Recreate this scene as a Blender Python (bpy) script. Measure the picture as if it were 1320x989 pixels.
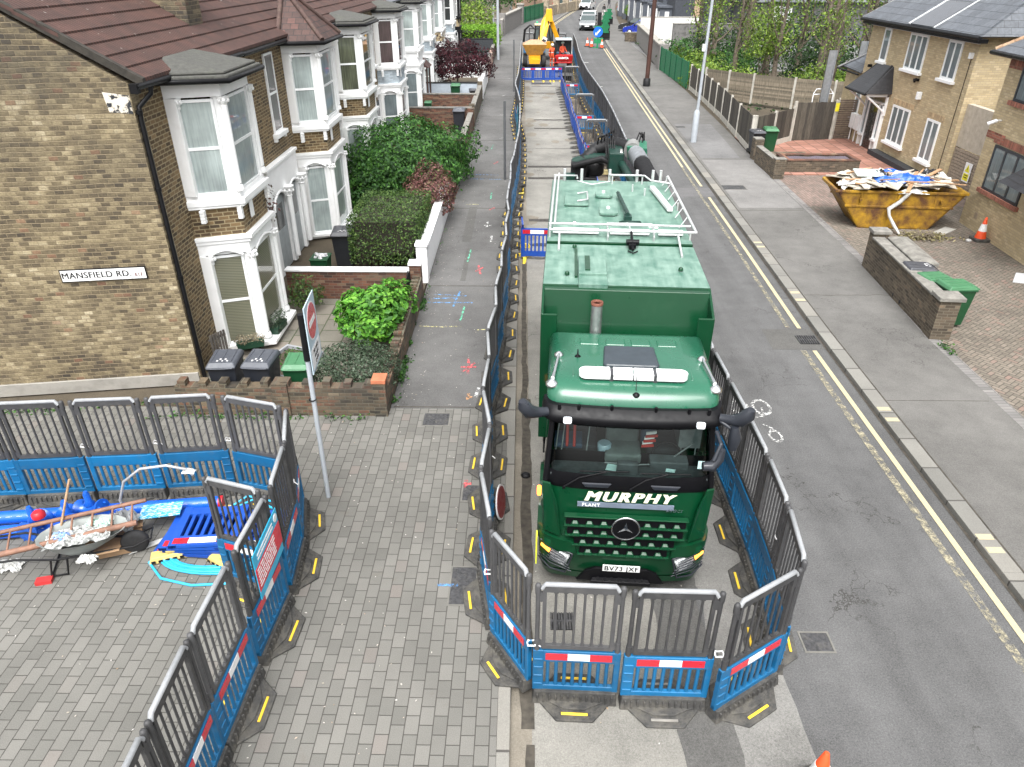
import bpy, math, random
from mathutils import Vector, Matrix, noise as mnoise
R = math.radians
random.seed(11)
for o in list(bpy.data.objects): bpy.data.objects.remove(o, do_unlink=True)
SC = bpy.context.scene
COL = SC.collection
# ------------------------------------------------------------------ camera
PITCH = math.atan(544.5/930.0); YAW = math.atan(15/(930/math.cos(PITCH)))
cd = bpy.data.cameras.new('camera'); cam = bpy.data.objects.new('camera', cd); COL.objects.link(cam)
cam.location = (0, 0, 8.0); cam.rotation_euler = (math.pi/2-PITCH, 0, YAW)
cd.sensor_width = 36; cd.lens = 36*930/1320.0; cd.clip_start = 0.1; cd.clip_end = 2000
SC.camera = cam
# ------------------------------------------------------------------ light: bright overcast
SUN_EL, SUN_AZ = R(60), R(186)
w = bpy.data.worlds.new('World'); SC.world = w; w.use_nodes = True
nt = w.node_tree; nt.nodes.clear()
sky = nt.nodes.new('ShaderNodeTexSky'); sky.sky_type = 'NISHITA'; sky.sun_disc = False
sky.sun_elevation = SUN_EL; sky.sun_rotation = SUN_AZ; sky.air_density = 1.0; sky.dust_density = 6.0; sky.ozone_density = 1.0
hs = nt.nodes.new('ShaderNodeHueSaturation'); hs.inputs['Saturation'].default_value = 0.12
bg = nt.nodes.new('ShaderNodeBackground'); bg.inputs[1].default_value = 0.15
wo = nt.nodes.new('ShaderNodeOutputWorld')
nt.links.new(sky.outputs[0], hs.inputs['Color']); nt.links.new(hs.outputs[0], bg.inputs[0]); nt.links.new(bg.outputs[0], wo.inputs[0])
sl = bpy.data.lights.new('sun', 'SUN'); sun = bpy.data.objects.new('sun', sl); COL.objects.link(sun)
sl.energy = 1.15; sl.angle = R(45); sl.color = (1.0, 0.99, 0.97)
d = Vector((math.sin(SUN_AZ)*math.cos(SUN_EL), math.cos(SUN_AZ)*math.cos(SUN_EL), math.sin(SUN_EL)))
sun.rotation_euler = (-d).to_track_quat('-Z', 'Y').to_euler()
VS = SC.view_settings; VS.view_transform = 'Standard'; VS.look = 'None'; VS.gamma = 1; VS.use_curve_mapping = False
VS.exposure = 1.22
# ------------------------------------------------------------------ node helper
class G:
    def __init__(s, name, rough=0.6, metal=0.0):
        s.m = bpy.data.materials.new(name); s.m.use_nodes = True
        s.t = s.m.node_tree; s.t.nodes.clear()
        s.o = s.t.nodes.new('ShaderNodeOutputMaterial'); s.b = s.t.nodes.new('ShaderNodeBsdfPrincipled')
        s.t.links.new(s.b.outputs[0], s.o.inputs[0])
        s.b.inputs['Roughness'].default_value = rough; s.b.inputs['Metallic'].default_value = metal
        s.tc = None
    def put(s, i, v):
        if v is None: return
        if hasattr(v, 'is_linked'): s.t.links.new(v, i)
        elif isinstance(v, (tuple, list)): i.default_value = (*v, 1.0) if len(v) == 3 and len(i.default_value) == 4 else v
        else: i.default_value = v
    def co(s, k='Object'):
        if s.tc is None: s.tc = s.t.nodes.new('ShaderNodeTexCoord')
        return s.tc.outputs[k]
    def M(s, op, a, b=None, c=None, clamp=False):
        n = s.t.nodes.new('ShaderNodeMath'); n.operation = op; n.use_clamp = clamp
        s.put(n.inputs[0], a); s.put(n.inputs[1], b); s.put(n.inputs[2], c); return n.outputs[0]
    def sep(s, v):
        n = s.t.nodes.new('ShaderNodeSeparateXYZ'); s.put(n.inputs[0], v); return n.outputs
    def comb(s, x, y, z=0.0):
        n = s.t.nodes.new('ShaderNodeCombineXYZ'); s.put(n.inputs[0], x); s.put(n.inputs[1], y); s.put(n.inputs[2], z); return n.outputs[0]
    def noise(s, scale, detail=3, vec=None, rough=0.55, out=0, sc3=None):
        v = vec if vec is not None else s.co()
        if sc3:
            mp = s.t.nodes.new('ShaderNodeMapping'); s.put(mp.inputs[0], v); mp.inputs['Scale'].default_value = sc3; v = mp.outputs[0]
        n = s.t.nodes.new('ShaderNodeTexNoise'); s.put(n.inputs['Vector'], v); n.inputs['Scale'].default_value = scale
        n.inputs['Detail'].default_value = detail; n.inputs['Roughness'].default_value = rough; return n.outputs[out]
    def vor(s, scale, vec=None, feature='F1', out=0):
        n = s.t.nodes.new('ShaderNodeTexVoronoi'); n.feature = feature; s.put(n.inputs['Vector'], vec if vec is not None else s.co()); n.inputs['Scale'].default_value = scale
        return n.outputs[out]
    def wn(s, vec):
        n = s.t.nodes.new('ShaderNodeTexWhiteNoise'); s.put(n.inputs[0], vec); return n.outputs[0]
    def ramp(s, f, stops, interp='LINEAR'):
        n = s.t.nodes.new('ShaderNodeValToRGB'); s.put(n.inputs[0], f); cr = n.color_ramp; cr.interpolation = interp
        while len(cr.elements) < len(stops): cr.elements.new(0.5)
        for e, (p, c) in zip(cr.elements, stops):
            e.position = p; e.color = (*c, 1) if len(c) == 3 else c
        return n.outputs[0]
    def mr(s, v, a, b, c=0.0, d=1.0):
        n = s.t.nodes.new('ShaderNodeMapRange'); s.put(n.inputs[0], v)
        for k, x in zip((1, 2, 3, 4), (a, b, c, d)): s.put(n.inputs[k], x)
        return n.outputs[0]
    def mix(s, f, a, b, mode='MIX'):
        n = s.t.nodes.new('ShaderNodeMix'); n.data_type = 'RGBA'; n.blend_type = mode
        s.put(n.inputs[0], f); s.put(n.inputs[6], a); s.put(n.inputs[7], b); return n.outputs[2]
    def bump(s, h, strength=0.3, dist=0.01):
        n = s.t.nodes.new('ShaderNodeBump'); n.inputs['Strength'].default_value = strength; n.inputs['Distance'].default_value = dist
        s.put(n.inputs['Height'], h); s.t.links.new(n.outputs[0], s.b.inputs['Normal'])
    def col(s, c): s.put(s.b.inputs['Base Color'], c)
    def rough(s, r): s.put(s.b.inputs['Roughness'], r)
    def island(s):
        n = s.t.nodes.new('ShaderNodeNewGeometry'); return n.outputs['Random Per Island']
    def wall_uv(s):
        nx, ny, nz = s.sep(s.co('Normal')); x, y, z = s.sep(s.co())
        f = s.M('GREATER_THAN', s.M('ABSOLUTE', nx), s.M('ABSOLUTE', ny))
        u = s.M('ADD', s.M('MULTIPLY', f, y), s.M('MULTIPLY', s.M('SUBTRACT', 1.0, f), x))
        return u, z
    def cells(s, u, v, w, h, m, shift=0.5):
        """running bond: returns (random per brick, second random, joint mask 1 = joint, height)"""
        vr = s.M('DIVIDE', v, h); row = s.M('FLOOR', vr)
        off = s.M('MULTIPLY', s.M('MODULO', row, 2.0), shift)
        uu = s.M('ADD', s.M('DIVIDE', u, w), s.M('ABSOLUTE', off)); c = s.M('FLOOR', uu)
        fu = s.M('MULTIPLY', s.M('SUBTRACT', uu, c), w); fv = s.M('MULTIPLY', s.M('SUBTRACT', vr, row), h)
        dd = s.M('MINIMUM', s.M('MINIMUM', fu, s.M('SUBTRACT', w, fu)), s.M('MINIMUM', fv, s.M('SUBTRACT', h, fv)))
        mask = s.mr(dd, m*0.25, m*0.75, 1.0, 0.0)
        r1 = s.wn(s.comb(c, row, 0.0)); r2 = s.wn(s.comb(c, row, 7.3))
        return r1, r2, mask
def hx(h):
    h = h.lstrip('#'); f = lambda v: (v/255/12.92 if v/255 <= .04045 else ((v/255+.055)/1.055)**2.4)
    return tuple(f(int(h[i:i+2], 16)) for i in (0, 2, 4))
MC = {}
def pm(name, c, rough=0.5, metal=0.0, nv=0.15, ns=5.0, bump=0.0, bs=60, coat=0.0, dirt=0.0, dcol=(0.12, 0.10, 0.08), dscale=3.0, spec=0.5, ov=0.0):
    """painted / plastic / metal surface with uneven colour and roughness and patchy grime"""
    if name in MC: return MC[name]
    g = G(name, rough, metal); n = g.noise(ns, 5)
    k = g.mr(n, 0.3, 0.7, 1-nv, 1+nv)
    cc = g.mix(1.0, c, g.comb(k, k, k), 'MULTIPLY')
    if ov > 0:
        oi = g.t.nodes.new('ShaderNodeObjectInfo'); kk = g.mr(oi.outputs['Random'], 0, 1, 1-ov, 1+ov); cc = g.mix(1.0, cc, g.comb(kk, kk, kk), 'MULTIPLY')
    if dirt > 0:
        dn = g.mr(g.noise(dscale, 6, rough=0.7), 0.62-dirt*0.3, 0.78-dirt*0.15, 0.0, min(1.0, dirt*1.4))
        cc = g.mix(dn, cc, dcol)
    g.col(cc); g.rough(g.mr(g.noise(ns*2.3, 4), 0.3, 0.7, max(0.02, rough-0.08), min(1, rough+0.1)))
    g.b.inputs['Coat Weight'].default_value = coat; g.b.inputs['Coat Roughness'].default_value = 0.06
    g.b.inputs['Specular IOR Level'].default_value = spec
    if bump > 0: g.bump(g.noise(bs, 4), bump, 0.01)
    MC[name] = g.m; return g.m
# ------------------------------------------------------------------ mesh helper
class MB:
    def __init__(s): s.v = []; s.f = []; s.mi = []; s.cur = 0; s.sm = []
    def add(s, vs, fs, smooth=False):
        b = len(s.v); s.v += [tuple(p) for p in vs]
        for f in fs: s.f.append(tuple(i+b for i in f)); s.mi.append(s.cur); s.sm.append(smooth)
        return s
    def box(s, x0, x1, y0, y1, z0, z1, M=None):
        x0, x1 = min(x0, x1), max(x0, x1); y0, y1 = min(y0, y1), max(y0, y1); z0, z1 = min(z0, z1), max(z0, z1)
        vs = [(x0,y0,z0),(x1,y0,z0),(x1,y1,z0),(x0,y1,z0),(x0,y0,z1),(x1,y0,z1),(x1,y1,z1),(x0,y1,z1)]
        if M is not None: vs = [M @ Vector(p) for p in vs]
        return s.add(vs, [(0,3,2,1),(4,5,6,7),(0,1,5,4),(1,2,6,5),(2,3,7,6),(3,0,4,7)])
    def hexa(s, b, t):   # bottom ccw quad, top quad
        return s.add(list(b)+list(t), [(0,3,2,1),(4,5,6,7),(0,1,5,4),(1,2,6,5),(2,3,7,6),(3,0,4,7)])
    def prism(s, pts, off):   # ccw polygon seen against off direction; off = vector
        n = len(pts); o = Vector(off); p = [Vector(q) for q in pts]
        vs = p + [q+o for q in p]
        fs = [tuple(range(n-1, -1, -1)), tuple(range(n, 2*n))] + [(i, (i+1) % n, n+(i+1) % n, n+i) for i in range(n)]
        return s.add(vs, fs)
    def plan(s, pts, z0, z1):
        a = sum(pts[i][0]*pts[(i+1) % len(pts)][1]-pts[(i+1) % len(pts)][0]*pts[i][1] for i in range(len(pts)))
        if a < 0: pts = pts[::-1]
        return s.prism([(p[0], p[1], z0) for p in pts], (0, 0, z1-z0))
    def face(s, pts): return s.add(pts, [tuple(range(len(pts)))])
    def cyl(s, p0, p1, r0, r1=None, n=10, cap=True, smooth=True):
        r1 = r0 if r1 is None else r1; p0 = Vector(p0); p1 = Vector(p1); ax = (p1-p0)
        if ax.length < 1e-6: return s
        ax.normalize(); u = ax.orthogonal().normalized(); v = ax.cross(u); vs = []
        for p, r in ((p0, r0), (p1, r1)):
            for i in range(n):
                a = 2*math.pi*i/n; vs.append(p+u*math.cos(a)*r+v*math.sin(a)*r)
        s.add(vs, [(i, (i+1) % n, n+(i+1) % n, n+i) for i in range(n)], smooth)
        if cap: s.add(vs, [tuple(range(n-1, -1, -1)), tuple(range(n, 2*n))])
        return s
    def tube(s, pts, r, n=8, closed=False):
        P = [Vector(p) for p in pts]; m = len(P); rr = r if isinstance(r, (list, tuple)) else [r]*m
        t = []
        for i in range(m):
            a = P[(i-1) % m] if (closed or i > 0) else P[i]; b = P[(i+1) % m] if (closed or i < m-1) else P[i]
            t.append((b-a).normalized())
        u = t[0].orthogonal().normalized(); vs = []
        for i in range(m):
            u = (u - t[i]*u.dot(t[i])); u = u.normalized() if u.length > 1e-6 else t[i].orthogonal().normalized(); w_ = t[i].cross(u)
            for k in range(n):
                a = 2*math.pi*k/n; vs.append(P[i]+u*math.cos(a)*rr[i]+w_*math.sin(a)*rr[i])
        q = m if closed else m-1
        fs = [(i*n+k, i*n+(k+1) % n, ((i+1) % m)*n+(k+1) % n, ((i+1) % m)*n+k) for i in range(q) for k in range(n)]
        s.add(vs, fs, True)
        if not closed: s.add(vs[:n], [tuple(range(n-1, -1, -1))]); s.add(vs[-n:], [tuple(range(n))])
        return s
    def lathe(s, prof, c=(0, 0, 0), n=16, M=None, smooth=True):
        vs = []; m = len(prof)
        for r, z in prof:
            for k in range(n):
                a = 2*math.pi*k/n; p = Vector((c[0]+r*math.cos(a), c[1]+r*math.sin(a), c[2]+z)); vs.append(M @ p if M is not None else p)
        fs = [(i*n+k, i*n+(k+1) % n, (i+1)*n+(k+1) % n, (i+1)*n+k) for i in range(m-1) for k in range(n)]
        s.add(vs, fs, smooth); s.add(vs[:n], [tuple(range(n-1, -1, -1))]); s.add(vs[-n:], [tuple(range(n))]); return s
    def mesh(s, name):
        me = bpy.data.meshes.new(name); me.from_pydata(s.v, [], s.f); me.polygons.foreach_set('material_index', s.mi); me.polygons.foreach_set('use_smooth', s.sm); me.update(); return me
def obj(name, mb, m, parent=None, bev=0.0, loc=None, rz=0.0, seg=2):
    me = mb.mesh(name) if isinstance(mb, MB) else mb
    for x in (m if isinstance(m, (list, tuple)) else [m]): me.materials.append(x)
    o = bpy.data.objects.new(name, me); COL.objects.link(o)
    if parent is not None: o.parent = parent
    if loc is not None: o.location = loc
    if rz: o.rotation_euler = (0, 0, rz)
    if bev > 0:
        b = o.modifiers.new('bevel', 'BEVEL'); b.width = bev; b.segments = seg; b.limit_method = 'ANGLE'; b.angle_limit = R(40); b.harden_normals = False
    return o
def tag(o, label=None, cat=None, group=None, kind=None):
    if label: o['label'] = label
    if cat: o['category'] = cat
    if group: o['group'] = group
    if kind: o['kind'] = kind
    return o
def thing(name, label, cat, loc=(0, 0, 0), rz=0.0, group=None):
    o = bpy.data.objects.new(name, None); COL.objects.link(o); o.location = loc; o.rotation_euler = (0, 0, rz); o.empty_display_size = 0.2
    return tag(o, label, cat, group)
def struct(name, mb, m, bev=0.0): return tag(obj(name, mb, m, None, bev), kind='structure')
def stuff(name, mb, m, label, cat):
    return tag(obj(name, mb, m), label, cat, None, 'stuff')
def dup(root, loc, rz=0.0, label=None, group=None):
    KIDS = {}
    r = root.copy(); COL.objects.link(r); r.location = loc; r.rotation_euler = (0, 0, rz)
    if label: r['label'] = label
    if group: r['group'] = group
    for ch in CH.get(root.name, root.children):
        c = ch.copy(); COL.objects.link(c); c.parent = r
        for g2 in ch.children:
            d2 = g2.copy(); COL.objects.link(d2); d2.parent = c
    return r
CH = {}
def text_mb(s, size=1.0, depth=0.004, offset=0.0, shear=0.0, spacing=1.0, align='CENTER'):
    cu = bpy.data.curves.new('t', 'FONT'); cu.body = s; cu.size = size; cu.extrude = depth; cu.offset = offset; cu.shear = shear
    cu.space_character = spacing; cu.align_x = align; cu.align_y = 'CENTER'; cu.resolution_u = 3
    o = bpy.data.objects.new('t', cu); COL.objects.link(o)
    dg = bpy.context.evaluated_depsgraph_get(); me = bpy.data.meshes.new_from_object(o.evaluated_get(dg))
    mb = MB(); mb.add([v.co.copy() for v in me.vertices], [tuple(p.vertices) for p in me.polygons])
    bpy.data.objects.remove(o, do_unlink=True); bpy.data.curves.remove(cu); bpy.data.meshes.remove(me); return mb
def bold_text(s, size, depth, shear, spacing, dx, align='CENTER'):
    out = MB(); t = text_mb(s, size, depth, 0, shear, spacing, align)
    for i, d_ in enumerate((0, -dx, dx)): out.add([(p[0]+d_, p[1], p[2]+.0006*i) for p in t.v], t.f)
    return out
def xf(mb, M):
    mb.v = [tuple(M @ Vector(p)) for p in mb.v]; return mb
def lerp_fn(tab):
    def f(y):
        if y <= tab[0][0]: return tab[0][1]
        for (a, b), (c, d_) in zip(tab, tab[1:]):
            if y <= c: return b+(d_-b)*(y-a)/(c-a)
        return tab[-1][1]
    return f
ORD = ['first', 'second', 'third', 'fourth', 'fifth', 'sixth', 'seventh', 'eighth', 'ninth', 'tenth', 'eleventh', 'twelfth', 'thirteenth', 'fourteenth', 'fifteenth', 'sixteenth', 'seventeenth', 'eighteenth', 'nineteenth', 'twentieth']
TENS = {2: 'twenty', 3: 'thirty', 4: 'forty', 5: 'fifty', 6: 'sixty', 7: 'seventy', 8: 'eighty'}
def ordw(n):
    if n <= 20: return ORD[n-1]
    t, u = divmod(n, 10)
    return (TENS[t][:-1]+'ieth') if u == 0 else TENS[t]+'-'+ORD[u-1]
# ------------------------------------------------------------------ materials
def brick_mat(name, stops, mortar, w=0.225, h=0.075, m=0.011, soot=0.0, bump=0.5, blotch=0.25, uv='wall', kr=(.6, 1.35)):
    g = G(name, 0.88)
    u, v = g.wall_uv() if uv == 'wall' else g.sep(g.co())[:2]
    v = g.M('ADD', v, g.mr(g.noise(1.3, 3), 0, 1, -.015, .015)); u = g.M('ADD', u, g.mr(g.noise(9, 3), 0, 1, -.01, .01))
    r1, r2, mask = g.cells(u, v, w, h, m)
    big = g.M('ADD', g.M('MULTIPLY', g.noise(0.55, 4), .5), g.M('MULTIPLY', g.noise(4, 5, rough=.7), .5)); fine = g.noise(30, 5, rough=.75)
    f = g.M('ADD', g.M('ADD', g.M('MULTIPLY', r1, .75), .12), g.mr(big, 0.35, 0.65, -blotch, blotch), clamp=True)
    c = g.ramp(f, stops)
    k = g.mr(g.M('ADD', g.M('MULTIPLY', r2, 0.4), g.M('MULTIPLY', fine, 0.6)), 0.25, 0.75, *kr)
    c = g.mix(1.0, c, g.comb(k, k, k), 'MULTIPLY')
    mc = g.mix(g.noise(1.6, 4), mortar, tuple(x*0.62 for x in mortar))
    c = g.mix(mask, c, mc)
    if soot > 0:
        sn = g.mr(g.noise(0.45, 5, rough=0.65, sc3=(1, 1, 0.6)), 0.47, 0.66, 0.0, soot)
        c = g.mix(sn, c, (0.035, 0.033, 0.03))
    g.col(c)
    hgt = g.M('ADD', g.M('MULTIPLY', g.M('SUBTRACT', 1.0, mask), 1.0), g.M('MULTIPLY', g.noise(60, 3), 0.35))
    g.bump(hgt, bump, 0.008); MC[name] = g.m; return g.m
def stock_mat():
    g = G('old_stock_brick', 0.9); u, z = g.wall_uv()
    zz = g.M('ADD', z, g.mr(g.noise(1.1, 3), 0, 1, -.03, .03)); uu = g.M('ADD', u, g.mr(g.noise(9, 3), 0, 1, -.012, .012))
    r1, r2, mask = g.cells(uu, zz, 0.165, 0.088, 0.013); mid = g.noise(3.2, 5, rough=.7, sc3=(.6, .6, 1.6)); big = g.noise(.6, 4, sc3=(1, 1, .8))
    f = g.M('ADD', g.M('MULTIPLY', r1, .5), g.mr(mid, .3, .7, 0, .5)); f = g.M('ADD', f, g.mr(big, .3, .7, -.22, .2), clamp=True)
    c = g.ramp(f, [(0.0, (.042, .034, .025)), (.3, (.095, .074, .045)), (.55, (.17, .135, .078)), (.78, (.27, .22, .13)), (1.0, (.43, .37, .25))])
    red = g.M('MULTIPLY', g.M('GREATER_THAN', r2, .965), .5); c = g.mix(red, c, (.2, .09, .055))
    k = g.mr(g.noise(30, 5, rough=.75), .25, .75, .55, 1.45); c = g.mix(1.0, c, g.comb(k, k, k), 'MULTIPLY')
    fv = g.M('FRACT', g.M('DIVIDE', zz, .088)); hm = g.mr(g.M('ABSOLUTE', g.M('SUBTRACT', fv, .5)), .36, .45, 0, .95); hor = g.M('MAXIMUM', g.M('MULTIPLY', mask, .7), hm); c = g.mix(hor, c, g.mix(g.noise(2, 3), (.31, .25, .15), (.18, .14, .088)))
    top = g.mr(z, 3.6, 6.6, 0.0, .62); sn = g.M('MULTIPLY', g.mr(g.noise(.7, 6, rough=.7, sc3=(1, 1, .7)), .42, .6, .25, 1.0), top)
    bot = g.M('MULTIPLY', g.mr(g.noise(.9, 6, rough=.7), .5, .64, 0.0, .8), g.mr(z, 2.6, .4, 0.0, .75)); c = g.mix(sn, c, (.04, .038, .034)); c = g.mix(bot, c, (.07, .055, .042))
    g.col(c); g.bump(g.M('ADD', g.M('SUBTRACT', 1.0, mask), g.M('MULTIPLY', g.noise(40, 4), .8)), .7, .012); MC['old_stock_brick'] = g.m; return g.m
STOCK = stock_mat()
FRONTB = brick_mat('brown_front_brick', [(0.0, (0.04, 0.028, 0.017)), (0.3, (0.085, 0.055, 0.028)), (0.6, (0.13, 0.085, 0.04)), (1.0, (0.19, 0.125, 0.06))], (0.36, 0.29, 0.17), w=0.2, h=.082, m=0.019, soot=0.12, blotch=0.15)
BUFF = brick_mat('buff_brick', [(0.0, (0.41, 0.325, 0.19)), (0.4, (0.45, 0.36, 0.215)), (0.8, (0.48, 0.39, 0.24)), (1.0, (0.52, 0.43, 0.28))], (0.42, 0.34, 0.235), w=.21, h=.08, m=0.012, soot=0.04, blotch=0.2, kr=(.82, 1.18))
REDB = brick_mat('red_brown_brick', [(0.0, (0.035, 0.025, 0.02)), (0.3, (0.1, 0.04, 0.025)), (0.6, (0.15, 0.06, 0.035)), (0.85, (0.16, 0.11, 0.07)), (1.0, (0.22, 0.09, 0.055))], (0.16, 0.13, 0.1), soot=0.35, blotch=0.2)
MIXB = brick_mat('mossy_garden_brick', [(0.0, (0.03, 0.026, 0.02)), (0.35, (0.085, 0.065, 0.042)), (0.6, (0.14, 0.105, 0.065)), (0.85, (0.14, 0.06, 0.035)), (1.0, (0.21, 0.165, 0.11))], (0.15, 0.135, 0.095), h=.08, m=.016, soot=0.6, blotch=.35)
GREYB = brick_mat('weathered_grey_brick', [(0.0, (0.055, 0.042, 0.03)), (0.4, (0.09, 0.07, 0.048)), (0.8, (0.125, 0.098, 0.068)), (1.0, (0.17, 0.12, 0.08))], (0.19, 0.165, 0.12), soot=0.4)
BLUEB = brick_mat('painted_blue_grey_brick', [(0.0, (0.36, 0.42, 0.46)), (1.0, (0.42, 0.48, 0.52))], (0.37, 0.42, 0.46), soot=0.1)
SOLDIER = brick_mat('red_soldier_brick', [(0.0, (0.2, 0.07, 0.045)), (1.0, (0.34, 0.12, 0.08))], (0.3, 0.22, 0.16), w=0.075, h=0.225, bump=0.3)
REDFLAT = brick_mat('red_band_brick', [(0.0, (0.2, 0.07, 0.045)), (1.0, (0.34, 0.12, 0.08))], (0.34, 0.26, 0.19), bump=0.3)
WHITE = pm('white_painted_render', (0.84, 0.845, 0.84), 0.55, nv=0.05, ns=2, dirt=0.18, dcol=(0.5, 0.48, 0.43), dscale=2.2, bump=0.05, bs=30)
WHITEF = pm('white_upvc_frame', (0.83, 0.84, 0.84), 0.32, nv=0.03)
DGREYF = pm('dark_grey_frame', (0.035, 0.04, 0.047), 0.35)
BLACKP = pm('black_plastic', (0.006, 0.006, 0.007), 0.45, nv=0.25, spec=.25, dirt=0.08, dcol=(0.07, 0.07, 0.065))
BLACKM = pm('matt_black_metal', (0.01, 0.01, 0.011), 0.55, nv=0.3, spec=.3)
CONC = pm('rough_concrete', (0.30, 0.285, 0.255), 0.9, nv=0.25, ns=3, bump=0.4, bs=90, dirt=0.4, dcol=(0.13, 0.12, 0.1))
CONCP = pm('pale_concrete_post', (0.44, 0.42, 0.37), 0.9, nv=0.2, ns=4, bump=0.3, bs=80, dirt=0.25, dcol=(0.2, 0.2, 0.15))
STONEG = pm('grey_stone_coping', (0.2, 0.19, 0.17), 0.92, nv=0.3, ns=5, bump=0.5, bs=50, dirt=0.5, dcol=(0.09, 0.09, 0.075))
GALV = pm('galvanised_steel', (0.42, 0.44, 0.46), 0.42, 0.75, nv=0.15, ns=9)
SILV = pm('bright_steel', (0.72, 0.73, 0.74), 0.18, 1.0, nv=0.05)
WOOD = pm('raw_timber', (0.42, 0.27, 0.16), 0.75, nv=0.25, ns=9, bump=0.2)
RUBBER = pm('black_recycled_rubber', (0.045, 0.044, 0.042), 0.75, nv=0.35, ns=14, bump=0.5, bs=140, dirt=0.55, dcol=(0.13, 0.12, 0.1), dscale=6, ov=.3)
LEAD = pm('lead_flashing', (0.3, 0.31, 0.33), 0.6, nv=0.15)
def ribbed(name, c1, c2, per=0.1, rough=0.8, axis=0, lichen=0.3):
    g = G(name, rough); s = g.sep(g.co())[axis]
    wv = g.M('ABSOLUTE', g.M('SINE', g.M('MULTIPLY', s, math.pi/per)))
    n = g.noise(2.5, 5); c = g.mix(g.mr(n, 0.35, 0.65), c1, c2)
    k = g.mr(wv, 0.0, 0.7, 0.45, 1.05); c = g.mix(1.0, c, g.comb(k, k, k), 'MULTIPLY')
    li = g.mr(g.noise(7, 3), 0.7, 0.74, 0.0, lichen); c = g.mix(li, c, (0.62, 0.6, 0.55))
    g.col(c); g.bump(wv, 0.8, 0.02); return g.m
ROOFT = ribbed('ribbed_brown_roof_tile', (0.055, 0.028, 0.022), (0.088, 0.041, 0.032))
def tilemat(name, stops, w=0.3, h=0.25, m=0.012, uvk=(0, 2), rough=0.7):
    g = G(name, rough); s = g.wall_uv(); r1, r2, mask = g.cells(s[0], s[1], w, h, m)
    c = g.mix(mask, g.ramp(r1, stops), (0.015, 0.015, 0.015)); k = g.mr(g.noise(9, 5), 0.3, 0.7, 0.8, 1.2)
    g.col(g.mix(1.0, c, g.comb(k, k, k), 'MULTIPLY')); g.bump(g.M('SUBTRACT', 1.0, mask), 0.4, 0.01); return g.m
ROOFP = tilemat('plain_brown_roof_tile', [(0.0, (0.045, 0.024, 0.02)), (0.7, (0.07, 0.036, 0.029)), (1.0, (0.1, 0.045, 0.036))], 0.22, 0.14, uvk=(1, 2))
ROOFP2 = tilemat('plain_brown_roof_tile_cross', [(0.0, (0.085, 0.042, 0.034)), (0.7, (0.13, 0.066, 0.052)), (1.0, (0.19, 0.085, 0.065))], 0.22, 0.14, uvk=(0, 2))
SLATE = tilemat('grey_slate_roof', [(0.0, (0.085, 0.093, 0.105)), (0.6, (0.1, 0.11, 0.125)), (1.0, (0.115, 0.125, 0.14))], 0.5, 0.22, 0.01, uvk=(1, 2), rough=0.6)
SLATE2 = tilemat('grey_slate_roof_side', [(0.0, (0.085, 0.093, 0.105)), (0.6, (0.1, 0.11, 0.125)), (1.0, (0.115, 0.125, 0.14))], 0.5, 0.22, 0.01, uvk=(0, 2), rough=0.6)
BLKTILE = tilemat('black_porch_tile', [(0.0, (0.016, 0.016, 0.019)), (1.0, (0.025, 0.025, 0.029))], 0.3, 0.13, 0.014, uvk=(1, 2), rough=0.4)
FELT = pm('mineral_felt_roof', (0.07, 0.07, 0.063), 0.95, nv=0.2, ns=12, bump=0.5, bs=160, dirt=0.3, dcol=(0.1, 0.11, 0.08))
def glass_mat(name, base, streak=0.5, rough=0.04, axis='u', dark=(0.02, 0.025, 0.025)):
    """window pane with a net curtain or blind behind it"""
    g = G(name, rough); u, v = g.wall_uv()
    n = g.noise(1.0, 4, vec=g.comb(g.M('MULTIPLY', u, 26.0), g.M('MULTIPLY', v, 1.2), 0.0)); k = g.mr(n, 0.3, 0.7, 1-streak, 1+streak*0.5)
    n2 = g.mr(g.noise(1.3, 3), 0.35, 0.65, 0.75, 1.1); kk = g.M('MULTIPLY', k, n2)
    g.col(g.mix(1.0, base, g.comb(kk, kk, kk), 'MULTIPLY')); g.b.inputs['Coat Weight'].default_value = 1.0; g.b.inputs['Coat Roughness'].default_value = 0.02
    g.rough(0.5); g.bump(g.noise(1.2, 2), 0.03, 0.05); return g.m
CURT = glass_mat('pane_with_net_curtain', (0.36, 0.42, 0.41), 0.25)
CURT2 = glass_mat('pane_with_dark_curtain', (0.07, 0.045, 0.045), 0.6)
CURT3 = glass_mat('pane_with_green_curtain', (0.09, 0.1, 0.06), 0.7)
CURTB = glass_mat('pane_with_grey_blind', (0.17, 0.21, 0.22), 0.3)
DARKG = glass_mat('dark_pane', (0.02, 0.026, 0.028), 0.4)
def blind_mat():
    g = G('pane_with_slatted_blind', 0.4); u, v = g.wall_uv()
    f = g.M('FRACT', g.M('ADD', g.M('MULTIPLY', v, 26.0), g.M('MULTIPLY', u, 3.0))); k = g.mr(f, 0.05, 0.6, 0.25, 1.0)
    g.col(g.mix(1.0, (0.2, 0.2, 0.14), g.comb(k, k, k), 'MULTIPLY')); g.b.inputs['Coat Weight'].default_value = 1.0; return g.m
BLIND = blind_mat()
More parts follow.
